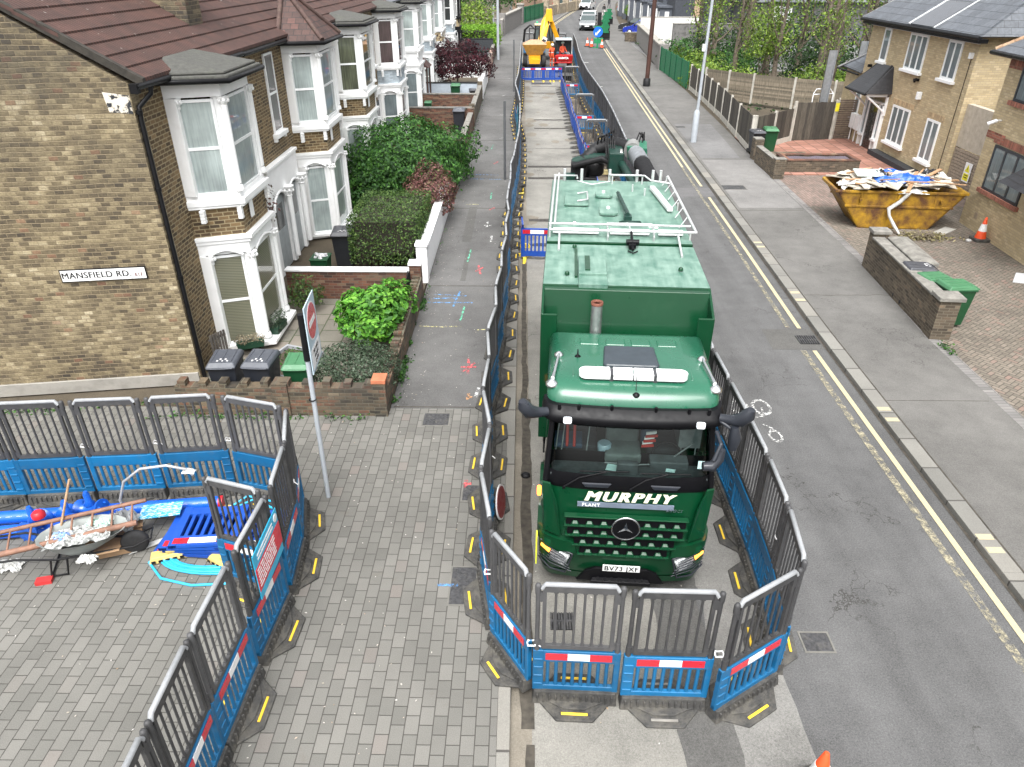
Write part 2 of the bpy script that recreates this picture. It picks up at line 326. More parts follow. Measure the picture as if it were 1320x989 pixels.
# --- ground materials
def asphalt(name, c, speck=0.5, patch=0.2, rough=0.93, stain=0.25, tracks=0.0, cracks=0.0):
    g = G(name, rough); n1 = g.noise(0.35, 5, rough=0.6); n2 = g.noise(2.2, 6, rough=0.7); n3 = g.M('ADD', g.M('MULTIPLY', g.noise(120, 2, rough=0.5), .4), g.M('MULTIPLY', g.noise(42, 3, rough=0.8), .6)); n4 = g.vor(60)
    k = g.M('ADD', g.mr(n1, 0.3, 0.7, 1-patch, 1+patch), g.mr(n2, 0.3, 0.7, -0.14, 0.14))
    k = g.M('ADD', k, g.mr(n3, 0.36, 0.64, -speck*0.75, speck*0.75)); k = g.M('ADD', k, g.mr(n4, 0.0, 0.25, speck*1.1, 0.0))
    if tracks: k = g.M('ADD', k, g.mr(g.noise(1.0, 4, sc3=(1.3, .03, 1), rough=.6), .35, .65, -tracks, tracks))
    cc = g.mix(1.0, c, g.comb(k, k, k), 'MULTIPLY')
    if cracks:
        wv = g.t.nodes.new('ShaderNodeVectorMath'); wv.operation = 'ADD'; g.put(wv.inputs[0], g.co()); g.put(wv.inputs[1], g.noise(2.5, 5, out=1)); e_ = g.vor(.38, wv.outputs[0], 'DISTANCE_TO_EDGE'); cm = g.M('MULTIPLY', g.M('LESS_THAN', e_, .0032), g.mr(g.noise(.3, 2), .5, .58, 0, cracks)); cc = g.mix(cm, cc, (.03, .028, .025))
    st = g.mr(g.noise(1.1, 6, rough=0.75), 0.6, 0.75, 0.0, stain); cc = g.mix(st, cc, tuple(x*0.5 for x in c))
    g.col(cc); g.bump(g.M('ADD', n3, g.M('MULTIPLY', n4, 0.6)), 0.5, 0.006); return g.m
ROAD = asphalt('road_asphalt', (0.09, 0.0895, 0.089), 0.6, 0.2, tracks=.14, cracks=.8)
PAVEA = asphalt('pavement_asphalt', (0.105, 0.103, 0.1), 0.4, 0.25, cracks=.7)
PAVER = asphalt('right_pavement_asphalt', (0.118, 0.114, 0.107), 0.35, 0.2, cracks=.6)
NEWTAR = asphalt('dark_patch_asphalt', (0.085, 0.083, 0.078), 0.5, 0.15)
CONCR = asphalt('worn_road_concrete', (0.195, 0.188, 0.168), 0.35, 0.28, stain=0.5, cracks=.8)
CONCD = asphalt('dirty_channel_concrete', (0.165, 0.147, 0.118), 0.3, 0.4, stain=0.9)
def paving(name, w, h, m, stops, joint, swap=True, herring=False, rot=0.0, kerb=False):
    g = G(name, 0.88); x, y, z = g.sep(g.co())
    if herring:
        cr, sr = math.cos(rot), math.sin(rot)
        X = g.M('DIVIDE', g.M('ADD', g.M('MULTIPLY', x, cr), g.M('MULTIPLY', y, sr)), w); Y = g.M('DIVIDE', g.M('SUBTRACT', g.M('MULTIPLY', y, cr), g.M('MULTIPLY', x, sr)), w)
        i, j = g.M('FLOOR', X), g.M('FLOOR', Y); fx, fy = g.M('SUBTRACT', X, i), g.M('SUBTRACT', Y, j)
        mm = g.M('FLOORED_MODULO', g.M('SUBTRACT', i, j), 4.0)
        is_ = lambda k: g.M('COMPARE', mm, float(k), 0.5)
        m0, m1, m2, m3 = is_(0), is_(1), is_(2), is_(3)
        dl = g.M('ADD', fx, m1); dr = g.M('ADD', g.M('SUBTRACT', 1.0, fx), m0); db = g.M('ADD', fy, m2); dt = g.M('ADD', g.M('SUBTRACT', 1.0, fy), m3)
        dd = g.M('MULTIPLY', g.M('MINIMUM', g.M('MINIMUM', dl, dr), g.M('MINIMUM', db, dt)), w)
        ci, cj = g.M('SUBTRACT', i, m1), g.M('SUBTRACT', j, m2)
        r1 = g.wn(g.comb(ci, cj, 0.0)); r2 = g.wn(g.comb(ci, cj, 3.1)); mask = g.mr(dd, m*0.35, m*0.7, 1.0, 0.0)
    else:
        r1, r2, mask = g.cells(y if swap else x, x if swap else y, w, h, m)
    c = g.ramp(r1, stops); k = g.M('ADD', g.mr(g.noise(0.5, 5), 0.3, 0.7, 0.82, 1.18), g.mr(g.noise(90, 3), 0.3, 0.7, -0.16, 0.16))
    k = g.M('ADD', k, g.mr(r2, 0, 1, -0.09, 0.09))
    c = g.mix(1.0, c, g.comb(k, k, k), 'MULTIPLY')
    st = g.mr(g.noise(1.7, 6, rough=0.7), 0.62, 0.74, 0.0, 0.35); c = g.mix(st, c, (0.11, 0.085, 0.06))
    g.col(g.mix(mask, c, joint)); g.bump(g.M('ADD', g.M('MULTIPLY', g.M('SUBTRACT', 1.0, mask), 1.0), g.M('MULTIPLY', g.noise(70, 2), 0.25)), 0.5, 0.008); return g.m
BLOCKS = paving('grey_block_paving', 0.25, 0.17, 0.0105, [(0.0, (0.125, 0.122, 0.11)), (0.5, (0.14, 0.136, 0.123)), (0.97, (0.155, 0.15, 0.136)), (1.0, (0.165, 0.145, 0.13))], (0.045, 0.042, 0.036))
HERR = paving('herringbone_driveway', 0.105, 0.1, 0.015, [(0.0, (0.13, 0.113, 0.092)), (0.5, (0.165, 0.143, 0.116)), (0.85, (0.185, 0.158, 0.128)), (1.0, (0.2, 0.14, 0.115))], (0.05, 0.042, 0.033), herring=True, rot=R(38))
REDDRV = paving('red_brick_driveway', 0.22, 0.11, 0.012, [(0.0, (0.13, 0.105, 0.088)), (1.0, (0.21, 0.15, 0.125))], (0.07, 0.06, 0.05))
EDGEB = paving('edging_blocks', 0.11, 0.24, 0.01, [(0.0, (0.15, 0.145, 0.14)), (1.0, (0.22, 0.21, 0.2))], (0.06, 0.055, 0.05))
TERRA = paving('terracotta_slabs', 0.55, 0.55, 0.035, [(0.0, (0.25, 0.12, 0.085)), (1.0, (0.35, 0.18, 0.135))], (0.09, 0.06, 0.045))
SLABS = paving('old_garden_slabs', 0.62, 0.62, 0.03, [(0.0, (0.14, 0.135, 0.11)), (1.0, (0.2, 0.175, 0.145))], (0.05, 0.06, 0.03))
KERB = paving('granite_kerb', 0.92, 5.0, 0.03, [(0.0, (0.15, 0.146, 0.133)), (0.5, (0.185, 0.18, 0.163)), (1.0, (0.21, 0.196, 0.17))], (0.06, 0.055, 0.05))
SOIL = asphalt('garden_soil', (0.075, 0.06, 0.04), 0.5, 0.3)
DIRT = asphalt('trench_dirt', (0.15, 0.125, 0.095), 0.8, 0.35)
def worn_paint(name, c, lo, hi, scale=9):
    g = G(name, 0.75); n = g.noise(scale, 6, rough=0.75); a = g.mr(n, lo, hi, 0.0, 1.0)
    k = g.mr(g.noise(60, 3), 0.3, 0.7, 0.85, 1.1); g.col(g.mix(1.0, c, g.comb(k, k, k), 'MULTIPLY')); g.put(g.b.inputs['Alpha'], a); return g.m
YEL = worn_paint('yellow_road_paint', (0.44, 0.38, 0.24), 0.22, 0.34)
YELW = worn_paint('worn_yellow_road_paint', (0.36, 0.325, 0.225), 0.42, 0.66, 7)
WHL = worn_paint('white_road_paint', (0.6, 0.6, 0.58), 0.46, 0.58, 22)
SPR = {k: worn_paint('spray_paint_'+k, c, 0.44, 0.62, 12) for k, c in dict(red=(0.75, 0.12, 0.13), blue=(0.12, 0.35, 0.7), green=(0.15, 0.62, 0.4), white=(0.75, 0.75, 0.73), yellow=(0.72, 0.68, 0.3), orange=(0.55, 0.3, 0.15)).items()}
# --- leaves
def leafmat(name, stops, trans=0.25, rough=0.55, spec=0.35):
    g = G(name, rough); c = g.ramp(g.island(), stops); k = g.mr(g.noise(1.6, 3), 0.3, 0.7, 0.72, 1.25)
    g.col(g.mix(1.0, c, g.comb(k, k, k), 'MULTIPLY')); g.b.inputs['Specular IOR Level'].default_value = spec
    tr = g.t.nodes.new('ShaderNodeBsdfTranslucent'); g.t.links.new(g.b.inputs['Base Color'].links[0].from_socket, tr.inputs[0])
    mx = g.t.nodes.new('ShaderNodeMixShader'); mx.inputs[0].default_value = trans
    g.t.links.new(g.b.outputs[0], mx.inputs[1]); g.t.links.new(tr.outputs[0], mx.inputs[2]); g.t.links.new(mx.outputs[0], g.o.inputs[0]); return g.m
LF_MID = leafmat('mid_green_leaves', [(0, (0.012, 0.04, 0.009)), (0.5, (0.03, 0.1, 0.018)), (1, (0.08, 0.2, 0.032))])
LF_BRIGHT = leafmat('bright_green_leaves', [(0, (0.02, 0.085, 0.008)), (0.5, (0.06, 0.2, 0.016)), (1, (0.14, 0.33, 0.035))], .15)
LF_HEDGE = leafmat('hedge_leaves', [(0, (0.025, 0.05, 0.015)), (0.6, (0.06, 0.12, 0.025)), (1, (0.13, 0.2, 0.05))])
LF_LAV = leafmat('grey_green_leaves', [(0, (0.025, 0.045, 0.025)), (0.7, (0.065, 0.1, 0.055)), (1, (0.13, 0.17, 0.12))])
LF_RED = leafmat('reddish_leaves', [(0, (0.05, 0.035, 0.025)), (0.5, (0.14, 0.055, 0.05)), (0.8, (0.22, 0.1, 0.09)), (1, (0.1, 0.14, 0.04))])
LF_MAPLE = leafmat('dark_purple_leaves', [(0, (0.015, 0.004, 0.006)), (0.7, (0.05, 0.01, 0.016)), (1, (0.1, 0.02, 0.03))])
LF_SPRING = leafmat('fresh_spring_leaves', [(0, (0.06, 0.11, 0.015)), (0.6, (0.14, 0.24, 0.025)), (1, (0.27, 0.36, 0.06))])
LF_IVY = leafmat('ivy_leaves', [(0, (0.008, 0.025, 0.006)), (0.7, (0.022, 0.06, 0.013)), (1, (0.05, 0.11, 0.025))])
LF_YH = leafmat('yellow_green_hedge_leaves', [(0, (0.07, 0.17, 0.01)), (0.6, (0.15, 0.31, 0.02)), (1, (0.25, 0.45, 0.04))])
BARK = pm('bark', (0.13, 0.105, 0.08), 0.95, nv=0.4, ns=8, bump=0.8, bs=30)
TWIG = pm('bare_twigs', (0.16, 0.13, 0.1), 0.9, nv=0.3)
# ------------------------------------------------------------------ foliage builders
def leaf_quads(mb, pts, size, up=0.3, jit=0.5):
    for p, nrm in pts:
        n = (Vector(nrm)+Vector((random.gauss(0, jit), random.gauss(0, jit), random.gauss(0, jit)+up))).normalized()
        u = n.orthogonal().normalized(); a = random.random()*6.283; v = n.cross(u); u, v = u*math.cos(a)+v*math.sin(a), v*math.cos(a)-u*math.sin(a)
        s = size*random.uniform(0.6, 1.3); p = Vector(p); w_ = s*0.55
        mb.add([p-u*s*0.5, p+v*w_*0.5+n*s*0.06, p+u*s*0.5, p-v*w_*0.5+n*s*0.06], [(0, 1, 2, 3)])
def blob_pts(c, r, n, lump=0.28, freq=1.3, inner=0.45, seed=0, flatbottom=True):
    out = []; c = Vector(c); so = Vector((seed*3.7, seed*1.3, seed*7.1))
    while len(out) < n:
        d_ = Vector((random.gauss(0, 1), random.gauss(0, 1), random.gauss(0, 1))).normalized()
        if flatbottom and d_.z < -0.55: continue
        k = 1+lump*mnoise.noise(d_*freq*1.7+so)*1.6+lump*0.6*mnoise.noise(d_*freq*4+so)
        t = 1-(1-inner)*random.random()**2.2*(0.9)
        p = Vector((d_.x*r[0], d_.y*r[1], d_.z*r[2]))*k*t
        if mnoise.noise((p+c)*1.9+so) < -0.42 and t > 0.8: continue
        out.append((c+p, d_))
    return out
def bush(name, label, cat, c, r, n, size, m, stems=True, lump=0.28, group=None, seed=None, core=True, up=0.3):
    seed = random.random()*50 if seed is None else seed
    c = Vector(c); zb = c.z-r[2]; t = thing(name, label, cat, (c.x, c.y, max(0.0, zb)), 0, group); off = Vector((0, 0, c.z-max(0.0, zb)))
    mb = MB(); leaf_quads(mb, blob_pts(off, r, n, lump, seed=seed), size, up=up)
    obj('foliage', mb, m, t)
    sb = MB()
    for i in range(9):
        a = random.random()*6.28; e = Vector((math.cos(a)*r[0]*0.6, math.sin(a)*r[1]*0.6, off.z+r[2]*random.uniform(-0.2, 0.5)))
        s0 = Vector((random.uniform(-.1, .1), random.uniform(-.1, .1), 0)); sb.tube([s0, s0.lerp(e, 0.5)+Vector((0, 0, 0.08)), e], [0.03, 0.02, 0.008], 5)
    obj('stem', sb, BARK, t); return t
def box_pts(x0, x1, y0, y1, z0, z1, n):
    out = []; A = [((y1-y0)*(z1-z0), 0), ((y1-y0)*(z1-z0), 1), ((x1-x0)*(z1-z0), 2), ((x1-x0)*(z1-z0), 3), ((x1-x0)*(y1-y0), 4)]
    S = sum(a for a, _ in A)
    for _ in range(n):
        q = random.random()*S
        for a, k in A:
            if q < a: break
            q -= a
        x, y, z = random.uniform(x0, x1), random.uniform(y0, y1), random.uniform(z0, z1); d_ = abs(random.gauss(0, 0.05)); bmp = 0.05*mnoise.noise(Vector((x*2, y*2, z*2)))
        if k == 0: p, nn = (x0+d_+bmp, y, z), (-1, 0, 0)
        elif k == 1: p, nn = (x1-d_+bmp, y, z), (1, 0, 0)
        elif k == 2: p, nn = (x, y0+d_+bmp, z), (0, -1, 0)
        elif k == 3: p, nn = (x, y1-d_+bmp, z), (0, 1, 0)
        else: p, nn = (x, y, z1-d_+bmp), (0, 0, 1)
        out.append((p, nn))
    return out
def grow_tree(h, r0, spread, nb, seed, start=0.25, twigs=3):
    rnd = random.Random(seed); mb = MB(); tips = []
    P = [Vector((0, 0, 0))]; dx, dy = rnd.uniform(-.04, .04), rnd.uniform(-.04, .04)
    for i in range(1, 9): P.append(Vector((dx*i*h/8+rnd.gauss(0, .03)*h/8, dy*i*h/8+rnd.gauss(0, .03)*h/8, h*i/8)))
    mb.tube(P, [r0*(1-0.8*i/8) for i in range(9)], 8)
    for b in range(nb):
        f = start+(1-start)*(b+rnd.random())/nb; f = min(f, 0.98); i = int(f*8); base = P[i].lerp(P[min(8, i+1)], f*8-i)
        a = rnd.random()*6.283; L = spread*(1.1-f*0.6)*rnd.uniform(0.6, 1.1); el = rnd.uniform(0.5, 1.1)
        Q = [base]; dirv = Vector((math.cos(a)*math.cos(el), math.sin(a)*math.cos(el), math.sin(el)))
        for k in range(1, 5):
            dirv = (dirv+Vector((rnd.gauss(0, .12), rnd.gauss(0, .12), 0.12))).normalized(); Q.append(Q[-1]+dirv*L/4)
        rb = r0*(1-0.8*f)*0.5; mb.tube(Q, [max(0.012, rb*(1-0.8*k/4)) for k in range(5)], 5)
        for q in Q[2:]:
            for _ in range(twigs):
                dv = Vector((rnd.gauss(0, 1), rnd.gauss(0, 1), rnd.gauss(0.5, .6))).normalized()*L*0.28; mid = q+dv*0.5+Vector((rnd.gauss(0, .05), rnd.gauss(0, .05), 0)); mb.tube([q, mid, q+dv], [0.012, 0.009, 0.005], 3); tips += [q+dv, mid]
    return mb, tips
def tree(name, label, loc, h, r0, spread, nb, nleaf, lsize, m, seed, ivy=0, group=None, clump=0.55, start=0.25, bark=None, cat='tree'):
    t = thing(name, label, cat, loc, random.random()*6, group); mb, tips = grow_tree(h, r0, spread, nb, seed, start)
    obj('trunk', mb, bark or BARK, t); lm = MB(); pts = []
    if nleaf:
        for _ in range(nleaf):
            q = random.choice(tips); o_ = Vector((random.gauss(0, clump), random.gauss(0, clump), random.gauss(0, clump*0.8))); pts.append((q+o_*0.6, (0, 0, 0.4)))
        leaf_quads(lm, pts, lsize, 0.2, 1.0); obj('crown', lm, m, t)
    if ivy:
        iv = MB(); pts = []
        for _ in range(ivy):
            z = random.random()*h*0.75; a = random.random()*6.28; rr = r0*1.1+abs(random.gauss(0, 0.16)); pts.append(((math.cos(a)*rr, math.sin(a)*rr, z), (math.cos(a), math.sin(a), 0)))
        leaf_quads(iv, pts, 0.13, 0.1, 0.5); obj('ivy', iv, LF_IVY, t)
    return t
# ------------------------------------------------------------------ ground, road, pavements
line_x = lerp_fn([(-8, 6.85), (7, 6.9), (15, 6.97), (22, 7.18), (35, 7.5), (41, 7.65), (49, 7.85), (62, 8.2), (86, 8.85), (129, 10.9), (170, 15.0), (260, 30)])
kr = lambda y: line_x(y)+0.33
kl = lerp_fn([(-8, -0.1), (66, -0.1), (80, 0.35), (106, 2.4), (126, 5.2), (149, 8.7), (168, 11.7), (260, 27)])
bk = lerp_fn([(-8, 9.8), (15.8, 9.85), (20.7, 10.3), (31, 10.55), (35, 10.75), (41, 11.1), (55, 11.55), (66, 11.6), (92, 12.0), (130, 15.0), (170, 19), (260, 33)])
YS = [-8, 0, 4, 8, 12, 16, 20, 22, 26, 30, 35, 40, 45, 50, 55, 60, 64, 70, 76, 82, 88, 95, 103, 112, 122, 132, 144, 158, 175, 200, 260]
def strip(mb, fa, fb, y0, y1, z0, z1, dense=False):
    ys = sorted(set([y0, y1]+[y for y in YS if y0 < y < y1]))
    for a, b in zip(ys, ys[1:]):
        if z1 - z0 < 0.001: mb.face([(fa(a), a, z1), (fb(a), a, z1), (fb(b), b, z1), (fa(b), b, z1)])
        else: mb.hexa([(fa(a), a, z0), (fb(a), a, z0), (fb(b), b, z0), (fa(b), b, z0)], [(fa(a), a, z1), (fb(a), a, z1), (fb(b), b, z1), (fa(b), b, z1)])
    return mb
K = lambda c: (lambda y: c)
TX0, TX1, TY0, TY1 = 2.85, 3.95, 22.0, 63.0
g_ = MB(); xs = [-400, TX0, TX1, 400]; ys = [-60, TY0, TY1, 700]
for i in range(3):
    for j in range(3):
        if i == 1 and j == 1: continue
        g_.face([(xs[i], ys[j], -0.03), (xs[i+1], ys[j], -0.03), (xs[i+1], ys[j+1], -0.03), (xs[i], ys[j+1], -0.03)])
struct('ground', g_, SOIL)
r_ = MB(); strip(r_, kl, kr, -8, TY0, 0, 0); strip(r_, kl, K(TX0), TY0, TY1, 0, 0); strip(r_, K(TX1), kr, TY0, TY1, 0, 0); strip(r_, kl, kr, TY1, 260, 0, 0)
struct('road', r_, ROAD)
def grid_noise_sheet(x0, x1, y0, y1, z, amp, dx=0.5):
    mb = MB(); nx = max(2, int((x1-x0)/dx)); ny = max(2, int((y1-y0)/dx)); vs = []
    for j in range(ny+1):
        for i in range(nx+1):
            x = x0+(x1-x0)*i/nx; y = y0+(y1-y0)*j/ny; vs.append((x, y, z+amp*mnoise.noise(Vector((x*1.7, y*1.7, 3)))))
    mb.add(vs, [(j*(nx+1)+i, j*(nx+1)+i+1, (j+1)*(nx+1)+i+1, (j+1)*(nx+1)+i) for j in range(ny) for i in range(nx)], True); return mb
tb = grid_noise_sheet(TX0-0.05, TX1+0.05, TY0-0.1, TY1+0.1, -0.5, 0.35, 0.22)
tb.box(TX0-0.25, TX0-0.001, TY0, TY1, -0.9, -0.035); tb.box(TX1+0.001, TX1+0.25, TY0, TY1, -0.9, -0.035)
struct('trench', tb, DIRT)
# ragged-edged sheets
def ragged(x0f, x1f, y0, y1, z, amp, step=0.35, seed=0):
    mb = MB(); L = []; n = int((y1-y0)/step)
    for i in range(n+1):
        y = y0+(y1-y0)*i/n
        L.append((x0f(y)+amp*mnoise.noise(Vector((y*0.9, seed, 0)))+amp*.5*mnoise.noise(Vector((y*3.1, seed, 0))), x1f(y)+amp*mnoise.noise(Vector((y*0.9, seed+9, 0)))+amp*.5*mnoise.noise(Vector((y*3.3, seed+9, 0))), y))
    for (a, b, y), (c, d_, y2) in zip(L, L[1:]): mb.face([(a, y, z), (b, y, z), (d_, y2, z), (c, y2, z)])
    return mb
c_ = ragged(K(0.16), K(2.02), -3, 22, 0.004, 0.03); strip(c_, K(0.14), K(2.82), 22, 62, 0.0041, 0.0041)
struct('concrete_lane', c_, CONCR)
struct('channel', ragged(K(-0.1), K(0.17), -3, 62, 0.008, 0.02, 0.3, 4), CONCD)
GRIME = pm('gutter_grime', (0.055, 0.048, 0.038), 0.95, nv=0.4, ns=8)
gm = MB()
for (a, b, lo, hi, sd) in ((-3, 5.2, .1, .19, 1), (5.4, 13, .03, .2, 2), (13, 22, .02, .14, 3)):
    q = ragged(K(lo), K(hi), a, b, 0.012, 0.06, 0.2, sd); gm.add(q.v, q.f)
struct('gutter_dirt', gm, GRIME)
struct('reinstated_strip', ragged(K(1.9), K(2.62), -3, 21, 0.012, 0.12, 0.3, 2), NEWTAR)
struct('light_patch', ragged(K(2.62), K(3.45), -3, 13, 0.008, 0.2, 0.3, 6), asphalt('pale_patch_asphalt', (0.17, 0.166, 0.155), 0.45, 0.25, stain=0.5))
sl_ = MB()
for y, wd in ((22.6, .3), (25.2, .3), (31.0, .32), (33.0, .3), (36.6, .05), (41.6, .28), (44.1, .3), (54.0, .25), (57.2, .22), (60, .2)):
    x0 = 0.25 if y < 34 else 0.65
    q = MB(); n = 14
    for i in range(n):
        a = x0+(2.78-x0)*i/n; b = x0+(2.78-x0)*(i+1)/n; f = lambda x, s: wd/2*(1+0.5*mnoise.noise(Vector((x*4, y, s))))
        sl_.face([(a, y-f(a, 1), .0125), (b, y-f(b, 1), .0125), (b, y+f(b, 5), .0125), (a, y+f(a, 5), .0125)])
struct('slot_cuts', sl_, pm('dark_slot', (0.05, 0.045, 0.04), 0.85, nv=0.5, ns=9))  # flat dark mottled bands drawn for the recessed slots
sp = MB()
for k in range(26):
    y = random.uniform(21, 60); x = random.choice([random.uniform(.2, .5), random.uniform(.3, 2.6)]); n = 9; r = random.uniform(.08, .35)
    sp.face([(x+r*(1+.4*random.random())*math.cos(6.28*i/n), y+1.6*r*(1+.4*random.random())*math.sin(6.28*i/n), 0.0085+k*1e-5) for i in range(n)])
struct('concrete_stains', sp, CONCD)
# left pavement and kerb
struct('pavement', strip(MB(), K(-2.66), lambda y: kl(y)-0.3, 12.46, 260, -0.02, 0.1), PAVEA)
bp = MB(); bp.box(-30, -0.4, -8, 12.455, -0.02, 0.1); bp.box(-0.4, -0.256, -8, 11.5, -0.02, 0.1)
struct('block_paving', bp, BLOCKS)
kb = MB(); strip(kb, lambda y: kl(y)-0.3+.002, kl, 11.5, 260, -0.02, 0.105); strip(kb, K(-0.254), K(-0.1), -8, 11.495, -0.02, 0.105); struct('kerb', kb, KERB, 0.008)
# right
struct('pavement_right', strip(MB(), lambda y: kr(y)+0.302, bk, -8, 260, -0.02, 0.1), PAVER)
struct('kerb_right', strip(MB(), kr, lambda y: kr(y)+0.3, -8, 260, -0.02, 0.105), KERB, 0.01)
gut = MB(); strip(gut, lambda y: kr(y)-0.05, kr, -8, 60, 0.006, 0.006); struct('gutter_dirt', gut, GRIME)
dk = MB(); strip(dk, lambda y: kr(y)+0.3, lambda y: kr(y)+0.33, -8, 60, 0.1042, 0.1042); struct('kerb_joint', dk, GRIME)
# patches on right pavement
struct('pavement_patch', strip(MB(), lambda y: kr(y)+.45, lambda y: bk(y)-.05, 26.5, 34, 0.105, 0.105), asphalt('darker_pavement_patch', (0.17, 0.165, 0.158), 0.35, 0.2))
struct('pavement_patch', strip(MB(), lambda y: kr(y)+.5, lambda y: bk(y)-.6, 34.3, 42.5, 0.105, 0.105), asphalt('mid_pavement_patch', (0.14, 0.138, 0.136), 0.35, 0.2))
struct('road_patch', strip(MB(), K(4.0), kr, 28.3, 29.6, 0.005, 0.005), asphalt('dark_road_patch', (0.105, 0.103, 0.103), 0.5, 0.2))
struct('road_patch', strip(MB(), lambda y: kr(y)-1.3, lambda y: kr(y)-.02, 15.35, 16.45, 0.005, 0.005), NEWTAR)
yl = MB(); strip(yl, lambda y: line_x(y)-.05, lambda y: line_x(y)+.05, -8, 15.3, .0095, .0095); strip(yl, lambda y: line_x(y)-.05, lambda y: line_x(y)+.05, 16.5, 28.2, .0095, .0095); strip(yl, lambda y: line_x(y)-.05, lambda y: line_x(y)+.05, 29.8, 84, .0095, .0095)
strip(yl, lambda y: line_x(y)-.3, lambda y: line_x(y)-.2, 33, 84, .0095, .0095)
for y in (4.3, 4.6, 8.4, 8.7, 12.1, 12.5, 18.0, 18.5, 22.2, 22.6): strip(yl, lambda y: kr(y)+.02, lambda y: kr(y)+.27, y, y+.13, .1085, .1085)
struct('yellow_line', yl, YEL)
yw = MB(); strip(yw, lambda y: line_x(y)-.33, lambda y: line_x(y)-.2, -8, 15.3, .0095, .0095); strip(yw, lambda y: line_x(y)-.33, lambda y: line_x(y)-.22, 16.5, 33, .0095, .0095)
struct('worn_yellow_line', yw, YELW)
wl = MB(); strip(wl, lambda y: kl(y)+.3, lambda y: kl(y)+.42, 88, 160, .0095, .0095); strip(wl, lambda y: kl(y)+.6, lambda y: kl(y)+.72, 88, 160, .0095, .0095); struct('far_yellow_line', wl, YEL)
wm = MB()
for x0, x1, y0, y1 in ((4.9, 5.0, 80, 84), (4.9, 5.05, 90, 95), (5.1, 6.0, 71.5, 71.9), (4.6, 5.3, 79, 79.3), (5.5, 5.9, 57, 57.3)): wm.box(x0, x1, y0, y1, .005, .009)
struct('white_marking', wm, WHL)
# bicycle symbol
bs = MB()
def ring(cx, cy, r, wd, n=20, sx=1.0, sy=1.6, z=.0095):
    for i in range(n):
        a, b = 6.283*i/n, 6.283*(i+1)/n
        bs.face([(cx+math.cos(a)*(r-wd)*sx, cy+math.sin(a)*(r-wd)*sy, z), (cx+math.cos(a)*r*sx, cy+math.sin(a)*r*sy, z), (cx+math.cos(b)*r*sx, cy+math.sin(b)*r*sy, z), (cx+math.cos(b)*(r-wd)*sx, cy+math.sin(b)*(r-wd)*sy, z)])
ring(5.0, 12.75, .2, .06); ring(4.55, 12.75, .2, .06); ring(4.98, 11.7, .14, .05)
def bar(x0, y0, x1, y1, wd=.045):
    dv = Vector((x1-x0, y1-y0, 0)).normalized(); nv_ = Vector((-dv.y, dv.x, 0))*wd/2; a, b = Vector((x0, y0, .0098)), Vector((x1, y1, .0098)); bs.face([a-nv_, b-nv_, b+nv_, a+nv_])
for q in ((4.55, 12.75, 4.72, 12.35), (4.72, 12.35, 4.95, 12.4), (4.95, 12.4, 5.0, 12.75), (4.72, 12.35, 4.78, 12.75), (4.78, 12.75, 4.95, 12.4), (4.85, 12.1, 5.0, 11.95)): bar(*q)
struct('bicycle_symbol', bs, WHL)
# spray paint on left pavement
def spray(col, segs, wd=.05, z=.1075):
    mb = MB()
    for x0, y0, x1, y1 in segs:
        dv = Vector((x1-x0, y1-y0, 0)).normalized(); nv_ = Vector((-dv.y, dv.x, 0))*wd/2; a, b = Vector((x0, y0, z)), Vector((x1, y1, z)); mb.face([a-nv_, b-nv_, b+nv_, a+nv_]); z += .0002
    struct('spray_mark', mb, SPR[col])
spray('blue', [(-2.5, 17.75, -1.3, 17.75), (-2.4, 18.3, -1.5, 18.2), (-2.5, 18.0, -1.8, 18.05), (-1.8, 17.5, -1.7, 18.5), (-2.4, 30.5, -.9, 30.4), (-1.2, 7.62, -.9, 7.62), (-2.2, 31.2, -1.0, 31.1)], .05)
spray('red', [(-1.35, 14.2, -1.0, 14.2), (-1.17, 13.9, -1.2, 14.6), (-1.3, 14.0, -1.05, 14.4), (-1.35, 20.0, -1.1, 20.4), (-1.2, 19.8, -1.3, 20.5), (-1.2, 26.1, -1.0, 26.4), (-1.0, 10.0, -.85, 10.0), (-1.3, 33, -1.1, 33.5), (-.95, 9.9, -.95, 10.1)], .06)
spray('green', [(-1.55, 16.6, -1.5, 17.5), (-1.65, 20.8, -1.6, 21.9), (-1.2, 27.5, -1.2, 28.4), (-1.5, 36, -1.45, 37)], .05)
spray('yellow', [(-2.55, 16.3, -1.9, 16.25), (-1.9, 16.27, -1.5, 16.3), (-1.1, 16.1, -.3, 16.2), (-2.1, 26.8, -1.6, 26.8)], .04)
spray('white', [(-1.3, 24.3, -1.05, 24.3), (-1.2, 24.1, -1.2, 24.7), (-1.0, 22.6, -1.0, 23.2), (-.95, 12.9, -.9, 13.3), (-1.3, 45, -1.0, 45.3), (-1.4, 52, -1.2, 52.5), (-1.2, 38.5, -.9, 38.7), (-1.3, 60, -1.0, 60.5)], .07)
spray('orange', [(-1.15, 12.9, -1.0, 12.9), (-1.1, 12.8, -1.1, 13.05)], .07)
pv = MB()
for x0, x1, y0, y1 in ((-1.75, -1.6, 19.3, 22.0), (-1.95, -1.65, 22.6, 26.5), (-.75, -.45, 12.6, 14.2)): pv.box(x0, x1, y0, y1, .1, .1045)
struct('pavement_patch', pv, NEWTAR)
jt = MB()
for y in (12.5, 18.9, 26.3, 30.6, 38, 44.5, 52, 60, 71): jt.box(-2.6, -.42, y, y+.03, .1, .1035)
for y in (18.4,):
    for k_ in range(24):
        xa = kr(y)+.35+k_*.1; ya = y+.09*mnoise.noise(Vector((xa*2.2, 0, 0))); yb_ = y+.09*mnoise.noise(Vector(((xa+.1)*2.2, 0, 0))); jt.face([(xa, ya, .1035), (xa+.1, yb_, .1035), (xa+.1, yb_+.02, .1035), (xa, ya+.02, .1035)])
